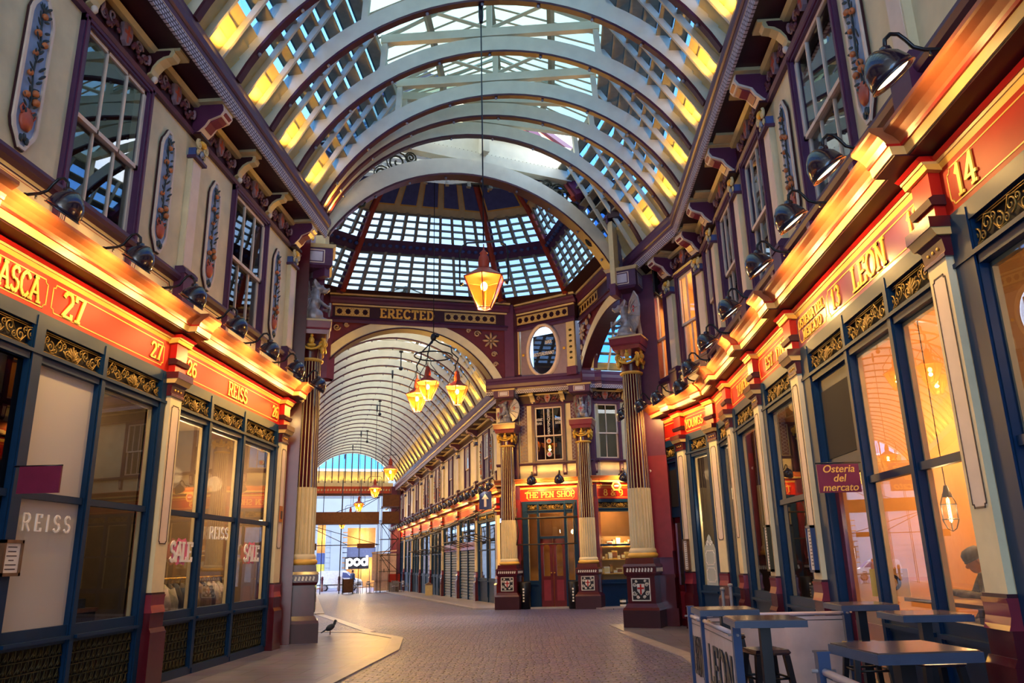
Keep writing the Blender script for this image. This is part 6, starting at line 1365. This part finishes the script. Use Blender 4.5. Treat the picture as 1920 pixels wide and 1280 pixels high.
for s in (-1, 1):
    H = Vector((s*.10, -.48, 1.175)); pts = [tuple(H), tuple(H+Vector((-s*.02, -.05, .01)))]; eg = [(0, 1)]; rr = [(.03, .022), (.034, .018)]
    for k in range(4): j = len(pts); f = H+Vector((-s*(.045-.02*k), -.08, .015)); pts += [tuple(f), tuple(f+Vector((-s*.022, -.025+.005*k, .012))), tuple(f+Vector((-s*.04, -.01, .028)))]; eg += [(1, j), (j, j+1), (j+1, j+2)]; rr += [.010, .009, .008]
    j = len(pts); pts += [tuple(H+Vector((-s*.045, -.02, .03))), tuple(H+Vector((-s*.065, -.045, .045)))]; eg += [(0, j), (j, j+1)]; rr += [.011, .009]; skin_mesh('hand', pts, eg, rr, SKIN, t, sub=1)
t2 = thing('phone', 'phone in the hands of the person behind the right window', 'phone', Matrix.Rotation(-PI/2-.25, 4, 'Z') @ Vector((0, -.56, 1.21))+Vector((px_, py_, 0)), -PI/2-.25); b = MB(); b.use(BLACK).box(-.075, .075, -.004, .004, -.035, .04); b.xf(Matrix.Rotation(-.7, 4, 'X')); b.build('case', t2); b = MB(); b.use(emit('phone_screen', '#E8D8C8', 1.5)).box(-.07, .07, .0045, .005, -.03, .035); b.xf(Matrix.Rotation(-.7, 4, 'X')); b.build('screen', t2)
t = dup(STL[0], (px_+.02, py_, .012), -.25, 'dark stool under the person inside the restaurant'); 
# pen shop display goods and bins
SHELFT = thing('display_shelves', 'lit glass shelves in the display window of the right arm', 'shelf', FE.pt(1.4, -.5, 0), FE.a); b = MB(); b.use(GOLD)
for z in (1.05, 1.55, 2.0): b.box(-.95, .95, -.1, .2, z, z+.03)
b.build('shelf', SHELFT); b = MB(); b.use(WARMW).box(-1.0, 1.0, .25, .28, .8, 2.4).box(-1.0, -.96, -.15, .25, .0, 2.4).box(.96, 1.0, -.15, .25, 0, 2.4); b.build('surround', SHELFT)
GC = [mat('goods_%d' % i, c, .4, var=.2) for i, c in enumerate(('#E8D8A0', '#C89A4A', '#E8E0D0', '#8A4A2A', '#D8B870'))]
n = 0
for zi, z in enumerate((1.08, 1.58, 2.03)):
    for k in range(11):
        w, h = .05+.03*((k*7+zi) % 3), .12+.06*((k*5+zi*3) % 4); b = MB(); b.use(GC[(k+zi*2) % 5]).box(-w, w, -.05, .05, 0, h).use(GC[(k+zi+3) % 5]).box(-w*.8, w*.8, -.056, -.05, h*.2, h*.8); n += 1
        o = b.build('boxed_item', loc=FE.pt(.58+k*.165, -.48, z), rot=FE.a); tag(o, 'boxed item on the %s display shelf, %s from the left' % (('lowest', 'middle', 'top')[zi], ORD[k].replace('nearest', 'first')), 'goods', 'goods on the lit display shelves')
for i, (x, l) in enumerate(((.55, 'left black bin with white lettering at the pen shop door'), (2.35, 'right black bin with white lettering at the pen shop door'))):
    p = FC.pt(x, .42, zg(29)); t = thing('bin', l, 'bin', p, FC.a); b = MB(); b.use(BLACK).lathe([(0, 0), (.20, 0), (.22, .9), (.20, .93), (0, .93)], 0, 0, 18); b.build('drum', t); b = MB(); b.use(WHITE)
    for k in range(5): b.box(-.03+.01*(k % 2), .03, -.225, -.215, .25+k*.1, .31+k*.1)
    b.build('label', t)
for i, x in enumerate((1.12, 1.42, 1.85)):
    p = FE.pt(x, .42, zg(29.5)); t = thing('paint_tin', 'white and black tin under the display window, %s from the left' % ORD[i].replace('nearest', 'first'), 'tin', p, FE.a); b = MB(); b.use(BLACK).lathe([(0, 0), (.11, 0), (.11, .30), (0, .30)], 0, 0, 14); b.build('can', t); b = MB(); b.use(WHITE).lathe([(.112, .05), (.112, .13)], 0, 0, 14).lathe([(.112, .2), (.112, .27)], 0, 0, 14); b.build('band', t)

t = thing('globe_lamp', 'cream globe lamp glowing inside the pub window with etched glass', 'lamp', FB.pt(-.95, -.5, 2.55), FB.a); b = MB(); b.use(emit('globe_glow', '#FFE2B0', 3)).lathe([(.02, .16), (.12, .14), (.15, .03), (.10, -.12), (.03, -.2), (0, -.22)], 0, 0, 14); b.build('globe', t); b = MB(); b.use(GOLD).tube([(0, 0, .16), (0, 0, 1.8)], .012, 6).lathe([(.05, .16), (.06, .2), (0, .24)], 0, 0, 10); b.build('stem', t); point('globe_light', FB.pt(-1.0, -.35, 2.55), 14, (1, .75, .45), .12)
t = thing('etched_panel', 'pale etched ornament on the lower glass of the pub window', 'glass panel', FB.pt(-.87, .0, 0), FB.a); b = MB(); b.use(frosted('etched_white', (.75, .78, .78), .45)); b.prism([(-.26, .98), (.26, .98), (.26, 1.75), (.2, 1.85), (.12, 1.9), (.08, 2.02), (0, 2.08), (-.08, 2.02), (-.12, 1.9), (-.2, 1.85), (-.26, 1.75)], 'y', .010, .014); b.build('ground', t)
b = MB(); b.use(GLET); line_frame(b, GLET, -.2, .2, 1.05, 1.35, -.008, .015, .05); line_frame(b, GLET, -.2, .2, 1.42, 1.72, -.008, .015, .05); b.tube(spiral(.08, 1.88, .07, 1.4, 0, -.008), .008, 4); b.tube(spiral(-.08, 1.88, .07, 1.4, PI, -.008, sgn=-1), .008, 4); b.build('ornament', t)
# ------------------------------------------------------------------ far end: gable, scaffold, street
NG = Fr(*cw(46.3, -.58), math.radians(17.7))       # plane across the end of the far arcade, x along e2
t = thing('end_gable', 'arched window gable with yellow lit sill at the far end of the arcade', 'gable', NG.pt(0, 0, 0), NG.a)
ap = arcpts(3.9, 11.0-3.9, 1.2, 28)
b = MB(); b.use(RIB); b.loft([[(x, -.1, z), (x, .1, z), (x*1.10, .1, z+.3), (x*1.10, -.1, z+.3)] for x, z in ap]); b.build('arch', t)
b = MB(); b.use(mat('gable_glass_bar', '#5A4030', .5))
for k in range(-5, 6):
    x = k*.56; z1 = 7.1+math.sqrt(max(.01, 3.9**2-x*x)); b.box(x-.05, x+.05, -.06, .06, 8.4, z1)
b.build('mullion', t); b = MB(); b.use(glass('gable_glass', (.45, .66, .82), .05, .6)).prism([(x, z) for x, z in ap if z > 9.45]+[], 'y', .02, .03); b.build('glazing', t)
b = MB(); b.use(BOARD).box(-3.2, 3.2, .0, .05, 8.4, 9.45)
for k in range(-5, 6): b.prism([(k*.56-.17, 8.42), (k*.56+.17, 8.42), (k*.56+.12, 9.4), (k*.56-.12, 9.4)], 'y', -.04, 0)
b.build('sill_board', t)
b = MB(); b.use(STONE).box(-3.6, 3.6, -.3, .2, 8.1, 8.4).use(BRICKRED).box(-3.6, 3.6, -.2, .2, 7.5, 8.1).use(STONE)
for k in range(26): b.ball((-3.3+k*.265, -.2, 7.8), (.11, .03, .11), 4, 2)
b.use(DMAROON).box(-3.6, 3.6, -.25, .2, 7.3, 7.5); b.build('beam', t)
for k in range(-5, 6): spot('gable_light', NG.pt(k*.56, .35, 8.45), NG.pt(k*.56, .0, 9.3), 10, (1, .62, .08), 100, .7, .04)
for sg in (1,):
    b = MB(); b.use(PURPLE2).box(3.5, 4.3, -.3, .4, -.8, 8.1).use(MAROON).box(3.45, 4.35, -.36, .4, -.8, .8); tag(b.build('end_pier', loc=NG.pt(0), rot=NG.a), 'brown pier at the right end of the far arcade', 'pier')
b = MB(); b.use(STONE); P = [(-.0, 0), (.18, .1), (.35, .35), (.45, .75), (.5, 1.15)]; b.tube([(3.5-(.5-x), -.05, 6.1+z) for x, z in P], .07, 6); tag(b.build('curved_bracket', loc=NG.pt(0), rot=NG.a), 'pale curved bracket under the far end beam', 'bracket')
b = MB(); b.use(CREAM).box(.0, .3, 5.1, 46.2, -1, 8.4); M = Matrix.Translation((CX, CY, 0)) @ Matrix.Rotation(math.radians(17.7), 4, 'Z') @ Matrix.Translation((-5.3, 0, 0))
b.xf(M); b.build('wall_far_left', None, 'structure')
b = MB(); b.use(PURPLE).box(.3, 1.1, 5.1, 46.2, 8.0, 8.4); b.xf(M); NTRIM[0] += 1; b.build('trim_%d' % NTRIM[0], None, 'structure')
b = MB(); b.use(MAROON).box(-11, -4.1, -5.7, -5.4, -.2, 9.6).use(CREAM).box(-11, -5.8, 3.9, 4.1, -.5, 10.6).box(-11.2, -11, -5.5, 4.1, -.5, 12).box(5.9, 13.2, -4.1, -3.9, -.5, 8.4).box(13.2, 13.4, -4.1, 4.1, -.5, 12); b.xf(Matrix.Translation((CX, CY, 0)) @ Matrix.Rotation(math.radians(17.7), 4, 'Z')); b.build('wall_arms', None, 'structure')
# scaffolding
SCF = mat('scaffold_steel', '#3A3230', .5, metal=.3); SCB = mat('scaffold_board', '#5A3420', .6, var=.2)
def scaf(name, e1, e2a, e2b, z0, z1, label, lifts, nx=4, board=True):
    t = thing(name, label, 'scaffold', (*cw(e1-23.5, (e2a+e2b)/2-3.75), 0), math.radians(17.7)); w = (e2b-e2a)/2
    for k in range(nx):
        x = -w+2*w*k/(nx-1)
        for y in (0, 1.1): b = MB(); b.use(SCF).tube([(x, y, z0), (x, y, z1)], .022, 6); b.build('standard', t)
    b = MB(); b.use(SCF)
    for z in lifts:
        for y in (0, 1.1): b.tube([(-w-.1, y, z), (w+.1, y, z)], .022, 6)
        for k in range(nx): x = -w+2*w*k/(nx-1); b.tube([(x, -.1, z), (x, 1.2, z)], .022, 6)
    b.build('ledger', t); b = MB(); b.use(SCF)
    for i, z in enumerate(lifts[:-1]): s = 1 if i % 2 else -1; b.tube([(-w*s, 0, z), (w*s, 0, lifts[i+1])], .026, 6); b.tube([(-w*s*.2, 1.1, z), (w*s, 1.1, lifts[i+1])], .026, 6)
    b.build('brace', t)
    if board:
        for z in board: b = MB(); b.use(SCB).box(-w, w, -.1, 1.2, z, z+.05).box(-w, w, -.12, -.09, z, z+.9); b.build('deck', t)
    return t
scaf('scaffold', 62, -.6, 5.0, -.6, 8.0, 'scaffold gantry with brown boarded deck across the far end', [3.0, 4.6, 6.6], 5, [4.55])
scaf('scaffold_tower', 62.5, 5.3, 6.6, -.6, 7.4, 'brown scaffold tower at the right of the far end', [1.0, 2.2, 3.4, 4.6, 5.8], 3, [4.6, 5.9])
for i, (s0, z) in enumerate(((3.9, 3.35), (8.6, 3.2), (13.6, 3.1), (18.6, 3.0), (23.6, 3.0))):
    t = thing('awning_frame', 'folded dark awning frame over the %s far arcade bay' % ORD[i].replace('nearest', 'first'), 'awning', FF.pt(-s0, 0, 0), FF.a); b = MB(); b.use(SCF).tube([(-4.2, -.9, z+.1), (-.2, -.9, z+.1)], .05, 6).tube([(-4.2, -.9, z-.65), (-.2, -.9, z-.65)], .03, 6); b.build('front_bar', t)
    for x in (-4.0, -2.8, -1.6, -.5): b = MB(); b.use(SCF).tube([(x, -.05, z+.5), (x, -.45, z+.35), (x, -.9, z+.1), (x+.15, -.95, z-.3), (x, -.9, z-.65), (x, -.05, z-.9)], .022, 5); b.build('arm', t)
t = thing('awning_frame', 'dark folded awning frame across the pen shop doorway', 'awning', FC.pt(1.45, 0, 0), FC.a); b = MB(); b.use(SCF).tube([(-1.35, -.5, 3.08), (1.15, -.5, 3.08)], .04, 6).tube([(-1.2, -.5, 2.15), (1.1, -.5, 2.15)], .025, 6); b.build('front_bar', t)
for x in (-1.15, 1.0): b = MB(); b.use(SCF).tube([(x, -.02, 3.7), (x-.05, -.3, 3.3), (x, -.5, 3.08), (x+.1, -.52, 2.6), (x, -.5, 2.15)], .022, 5); b.build('arm', t)
# street building
WST = mat('white_stone', '#959DA8', .6, var=.06, scale=.6)
SB = Fr(*cw(92-23.5, 0), math.radians(17.7)); gz = -1.05
t = thing('street_building', 'pale stone office building across the street at the far end', 'building', SB.pt(0, 0, gz), SB.a)
b = MB(); b.use(WST); X = [-12, -3.1, -2.2, .2, 5.2, 12]
b.ob(-12, -3.1, -.6, 0, 0, 13).ob(-2.2, -.9, -.6, 0, 0, 13).ob(-1.6, -.3, -.6, .15, 0, 6.5).ob(3.4, 12, -.6, 0, 0, 13).ob(-3.1, -2.2, -.6, 0, 7.2, 13).ob(-.9, 3.4, -.6, 0, 6.6, 13)
for k in range(12): b.ob(-12, -3.15, 0, .04, .1+k*.55, .55+k*.55).ob(-2.15, .2, 0, .04, .1+k*.55, .55+k*.55)
b.ob(-12, 12, 0, .3, 7.4, 7.7); b.build('facade', t)
for x0, x1, z0, z1, m in ((-3.1, -2.2, 0, 2.7, mat('lit_foyer', '#C8B850', .6)), (-3.1, -2.2, 2.7, 3.9, NAVY), (-3.1, -2.2, 3.9, 7.2, GLASS), (-.3, 3.4, 4.6, 6.6, GLASS), (-.3, 3.4, 3.35, 4.5, mat('grey_spandrel', '#565A78', .5))):
    b = MB(); b.use(m).box(x0, x1, .2, .25, z0, z1); b.build('window_bay', t)
b = MB(); b.use(WARMW).box(-3.2, 3.5, 2.0, 2.1, 0, 7.2); b.build('back_wall', t)
point('street_room_light', SB.pt(1.8, -1.0, 4.6), 150, (1, .7, .35), .3); point('street_room_light', SB.pt(-2.6, -1, 4.6), 120, (1, .7, .35), .3); point('street_shop_light', SB.pt(2.2, -1.0, 1.2), 160, (1, .75, .4), .3)
t = thing('shop_sign', 'dark shop sign with round white letters across the street', 'sign', SB.pt(1.35, .2, gz+2.75), SB.a); b = MB(); b.use(BLACK).box(-1.35, 1.3, -.06, .1, -.65, .65); bd = b.build('board', t)
o = lettering('pod', .95, emit('sign_white', '#FFFFFF', 4), bd, 0, .07, -.22, serif=False, w=.24, sp=.04, thin=.24)
t = thing('shop_window', 'lit shop window beneath the dark sign across the street', 'window', SB.pt(1.3, -.1, gz), SB.a); b = MB(); b.use(GLASS).box(-1.5, 1.5, 0, .03, .1, 2.05); b.build('glazing', t); b = MB(); b.use(BLACK)
for x in (-1.5, -.5, .5, 1.45): b.box(x, x+.06, -.05, .05, 0, 2.1)
b.build('frame', t)
# van
t = thing('van', 'small white delivery van parked across the far end', 'van', (*cw(77-23.5, 2.7-3.75), -.8), math.radians(17.7-6)); VW = mat('van_white', '#D6DEE8', .25, coat=.5)
b = MB(); b.use(VW); prof = [(-1.95, .35), (-1.98, 1.1), (-1.85, 1.72), (-1.7, 1.82), (.35, 1.82), (.75, 1.70), (1.35, 1.15), (1.95, .98), (2.08, .75), (2.08, .35)]; b.prism(prof, 'y', -.85, .85); b.build('body', t)
b = MB(); b.use(NAVY).prism([(.3, 1.2), (.35, 1.68), (.7, 1.62), (1.2, 1.18)], 'y', -.87, -.85).prism([(.55, 1.72), (.8, 1.69), (1.36, 1.18), (1.3, 1.14)], 'y', -.7, .7); b.build('window', t)
for x in (-1.25, 1.3):
    b = MB(); b.use(BLACK); b.lathe([(0, -.1), (.32, -.1), (.33, 0), (.32, .1), (0, .1)], 0, 0, 20); b.use(SILVER).lathe([(0, -.105), (.2, -.105)], 0, 0, 16); b.xf(Matrix.Translation((x, -.80, .33)) @ Matrix.Rotation(-PI/2, 4, 'X')); b.build('wheel', t)
b = MB(); b.use(BLACK).box(-1.95, 2.05, -.87, -.85, .55, .63); b.build('side_strip', t)
for i, (e1, e2) in enumerate(((73.8, 1.1), (76.0, 2.65))):
    p = cw(e1-23.5, e2-3.75); t = thing('bollard', '%s slim maroon bollard in front of the van' % ('left', 'right')[i], 'bollard', (p[0], p[1], zg(p[1]))); b = MB(); b.use(MAROON).lathe([(.16, 0), (.16, .3), (.11, .34), (.10, .95), (.14, 1.0), (.12, 1.1)], 0, 0, 12); b.build('shaft', t); b = MB(); b.use(MAROON).ball((0, 0, 1.18), .13, 10, 6); b.build('cap', t)
# kiosk, cafe furniture, people at the far end
def F2(e1, e2): p = cw(e1-23.5, e2-3.75); return (p[0], p[1], zg(p[1])+.02)
PINKW = mat('kiosk_pink', '#E2C8C2', .5)
t = thing('kiosk', 'tall pale pink kiosk cabinet at the far right end', 'kiosk', F2(65, 5.75), math.radians(12)); b = MB(); b.use(PINKW).box(-.95, .95, -.4, .4, .9, 2.95).box(-.75, .75, -.3, .3, .1, .9); b.build('body', t); b = MB(); b.use(PINKW).prism([(-1.0, 2.95), (1.0, 3.1), (1.0, 3.2), (-1.0, 3.05)], 'y', -.45, .45); b.build('roof', t); b = MB(); b.use(BLACK).box(-.03, .03, -.42, -.4, 1.5, 1.75).box(-.4, .4, -.41, -.4, 2.4, 2.43); b.build('latch', t)
b = MB(); b.use(SCB).box(-.65, .65, -.05, .05, -.17, .17); tag(b.build('hanging_board', loc=(*F2(61, 4.0)[:2], 2.9), rot=math.radians(17.7)), 'small brown board hanging left of the kiosk', 'sign')
b = MB(); b.use(SCB).box(-.55, .55, -.05, .05, -.22, .22); tag(b.build('hanging_board', loc=(*F2(55, -.2)[:2], 2.75), rot=math.radians(17.7)), 'small brown board hanging beside the left column', 'sign')
CH = []
def chair(p, a, label):
    if CH: return dup(CH[0], p, a, label)
    t = thing('cafe_chair', label, 'chair', p, a, 'silver cafe chairs at the far end'); CH.append(t)
    b = MB(); b.use(SILVER).box(-.2, .2, -.2, .2, .44, .47); b.build('seat', t); b = MB(); b.use(SILVER)
    for k in range(3): b.box(-.2, .2, .19, .21, .58+k*.1, .64+k*.1)
    b.build('backrest', t)
    for sx in (-1, 1):
        for sy in (-1, 1): b = MB(); b.use(SILVER).tube([(sx*.19, sy*.19, 0), (sx*.18, sy*.19, .86 if sy > 0 else .66)], .014, 5); b.build('leg', t)
    return t
CT = []
def ctable(p, label):
    if CT: return dup(CT[0], p, 0, label)
    t = thing('cafe_table', label, 'table', p, 0, 'round silver cafe tables at the far end'); CT.append(t); b = MB(); b.use(SILVER).lathe([(0, .71), (.34, .71), (.35, .74), (0, .74)], 0, 0, 16); b.build('top', t); b = MB(); b.use(SILVER).lathe([(.25, 0), (.22, .03), (.03, .06), (.03, .71)], 0, 0, 10); b.build('pedestal', t); return t
for i, (e1, e2, a) in enumerate(((61.5, 2.7, .3), (61.8, 3.9, 2.6), (62.2, 4.5, 1.2), (60.5, 3.4, 4.1), (62.5, 6.4, .8), (61.0, 7.0, 2.2), (60.6, 6.2, 3.6), (63, 3.2, 5.2))): chair(F2(e1, e2), a, 'silver cafe chair at the far end, %s of the scattered group' % ORD[i].replace('nearest', 'first'))
for i, (e1, e2) in enumerate(((62.0, 3.2), (61.4, 4.4), (61.6, 6.7))): ctable(F2(e1, e2), 'round silver cafe table at the far end, %s from the left' % ORD[i].replace('nearest', 'first'))
t = thing('menu_barrier', 'dark wooden fence panel in front of the cafe chairs at the far end', 'barrier', F2(60.5, 2.75), math.radians(60)); b = MB(); b.use(WOOD).box(-.5, .5, -.03, .03, .1, 1.05); b.build('board', t); b = MB(); b.use(BLACK).box(-.54, -.5, -.04, .04, 0, 1.1).box(.5, .54, -.04, .04, 0, 1.1); b.build('post', t)
t = thing('red_parasol_base', 'bright red covered stand beside the far cafe chairs', 'stand', F2(64, 6.45), .3); b = MB(); b.use(RED).box(-.42, .42, -.3, .3, .75, 1.35); b.build('cover', t); b = MB(); b.use(SILVER).box(-.38, .38, -.26, .26, 0, .75); b.build('base', t)
t = thing('litter_box', 'small wooden box standing by the shuttered shops', 'box', (-8.2, 49.0, zg(49)+.05), .2); b = MB(); b.use(STONE).box(-.22, .22, -.2, .2, .0, .62); b.build('box', t); b = MB(); b.use(WOOD).prism([(-.27, .62), (.27, .62), (0, .78)], 'y', -.24, .24); b.build('lid', t)
def walker(p, a, label, top, low, h=1.72):
    t = thing('person', label, 'person', p, a); s = h/1.72
    P = [(0, 0, .95), (0, 0, 1.2), (0, -.01, 1.42), (0, -.02, 1.52), (-.19, 0, 1.40), (-.24, .02, 1.12), (-.22, -.1, .88), (.19, 0, 1.40), (.24, .02, 1.12), (.22, -.08, .88), (-.09, 0, .9), (-.11, -.06, .5), (-.11, .06, .07), (-.11, -.08, .04), (.09, 0, .9), (.11, .02, .5), (.11, -.1, .07), (.11, -.22, .04)]
    E_ = [(0, 1), (1, 2), (2, 3), (2, 4), (4, 5), (5, 6), (2, 7), (7, 8), (8, 9), (0, 10), (10, 11), (11, 12), (12, 13), (0, 14), (14, 15), (15, 16), (16, 17)]
    P = [(x*s, y*s, z*s) for x, y, z in P]; skin_mesh('body', P, E_, [(.16, .11), (.15, .11), (.16, .1), .055, .065, .05, .035, .065, .05, .035, .09, .065, .045, .04, .09, .065, .045, .04], top, t, sub=1)
    b = MB(); b.use(SKIN).ball((0, -.03, 1.63*s), (.075, .095, .115), 12, 8).ball((0, -.12, 1.61*s), (.015, .02, .02), 6, 4); b.build('head', t); b = MB(); b.use(WOOD).ball((0, .0, 1.67*s), (.085, .10, .10), 12, 8); b.build('hair', t); return t
walker(F2(68, 3.45), 2.6, 'person in a blue jacket walking at the far end of the arcade', mat('coat_blue', '#3A5A9A', .8), NAVY); walker(F2(66, 6.2), .4, 'person in a pale top behind the red stand at the far end', mat('coat_pale', '#B8A8A8', .8), NAVY)
t = thing('potted_plant', 'green potted plant by the lit foyer across the street', 'plant', SB.pt(-2.6, .4, gz), SB.a); b = MB(); b.use(mat('plant_green', '#4A7A2A', .6, var=.4)); rr = random.Random(9)
for k in range(40): a = rr.random()*6.28; b.ball((.35*rr.random()*math.cos(a), .35*rr.random()*math.sin(a), .7+rr.random()*.9), (.05, .05, .16), 6, 4, Matrix.Rotation(rr.random()*2-1, 3, 'X'))
b.build('foliage', t); b = MB(); b.use(TERRA).lathe([(0, 0), (.22, 0), (.28, .5), (0, .5)], 0, 0, 14); b.build('pot', t)
b = MB(); b.use(CREAM).box(-6.2, -5.9, -14, -1.5, 0, 9.6).box(3.57, 3.87, -14, -1.5, 0, 9.6); b.build('wall_behind', None, 'structure')
b = MB(); b.use(RIB).prism([(-5.9, 9.6), (-3.2, 12.4), (1, 12.4), (3.57, 9.6), (3.57, 9.8), (1, 12.6), (-3.2, 12.6), (-5.9, 9.8)], 'y', -14, -1.5); b.build('ceiling_behind', None, 'structure')
# ------------------------------------------------------------------ room lights
def rl(F, x, o, z, e, c=(1, .62, .28), r=.15): point('shop_ceiling_light', F.pt(x, o, z), e, c, r)
for x in (11.9, 13.6, 15.3): rl(FL, x, -1.0, 3.2, EROOM*1.1)
rl(FL, 10.3, -1.6, 3.8, EROOM*.5); rl(FL, 13.6, -3.3, 3.8, EROOM*.8)
for x in (7.5, 9.0, 10.3): rl(FR, -x, -2.2, 3.3, EROOM*1.0)
rl(FR, -12.2, -1.5, 3.6, EROOM*.6); rl(FR, -14.6, -1.5, 3.6, EROOM*.6); rl(FB, -.9, -.8, 3.0, EROOM*.6); rl(FR, -4.5, -1.5, 3.8, EROOM*.8); rl(FB, -2.4, -1, 3.6, EROOM*.4)
for x in (.8, 2.5): rl(FB, -x, -1.2, 8.2, EROOM*1.0)
rl(FC, 1.5, -.8, 3.4, EROOM*.12); rl(FE, 1.4, -.30, 2.3, EROOM*.35, (1, .72, .35)); rl(FE, 1.4, -1.0, 3.6, EROOM*.4)
rl(FF, -2.0, -1.0, 2.6, EROOM*1.0, (1, .5, .15)); rl(FF, -6, -1.2, 3, EROOM*.6)
# ------------------------------------------------------------------ sky, camera, view
w = bpy.data.worlds.new('dawn_sky'); scene.world = w; w.use_nodes = True; nt = w.node_tree; bg = nt.nodes['Background']
tc = nt.nodes.new('ShaderNodeTexCoord'); no = nt.nodes.new('ShaderNodeTexNoise'); no.inputs['Scale'].default_value = 2.2; no.inputs['Detail'].default_value = 5; rp = nt.nodes.new('ShaderNodeValToRGB')
rp.color_ramp.elements[0].position = .40; rp.color_ramp.elements[1].position = .60; rp.color_ramp.elements[0].color = SKYA; rp.color_ramp.elements[1].color = SKYB
nt.links.new(tc.outputs['Generated'], no.inputs['Vector']); nt.links.new(no.outputs['Fac'], rp.inputs['Fac']); nt.links.new(rp.outputs['Color'], bg.inputs['Color']); bg.inputs['Strength'].default_value = ESKY
f = 1450.; up = np.array([-110., -5120., f]); up /= np.linalg.norm(up); d = np.array([95., 408.6, f]); d -= up*(d @ up); Yv = d/np.linalg.norm(d); Xv = np.cross(d, up); Xv /= np.linalg.norm(Xv); Xv = Xv if Xv[0] > 0 else -Xv
Rm = np.array([Xv, Yv, up]); cam = bpy.data.cameras.new('camera'); cam.sensor_width = 36; cam.lens = f/1920*36; cam.clip_end = 400; cam.clip_start = .05
co = bpy.data.objects.new('camera', cam); COL.objects.link(co)
M = Matrix.Identity(4)
for i in range(3): M[i][0] = Rm[i, 0]; M[i][1] = -Rm[i, 1]; M[i][2] = -Rm[i, 2]
M[2][3] = 1.6; co.matrix_world = M; scene.camera = co
vs = scene.view_settings; scene.display_settings.display_device = 'sRGB'; vs.view_transform = 'Standard'; vs.look = 'None'; vs.exposure = EXPO; vs.gamma = 1; vs.use_curve_mapping = False
cy = scene.cycles; cy.use_denoising = True; cy.max_bounces = 6; cy.diffuse_bounces = 3; cy.glossy_bounces = 3; cy.transmission_bounces = 4; cy.transparent_max_bounces = 14; cy.caustics_reflective = False; cy.caustics_refractive = False; cy.sample_clamp_indirect = 6; cy.use_light_tree = True
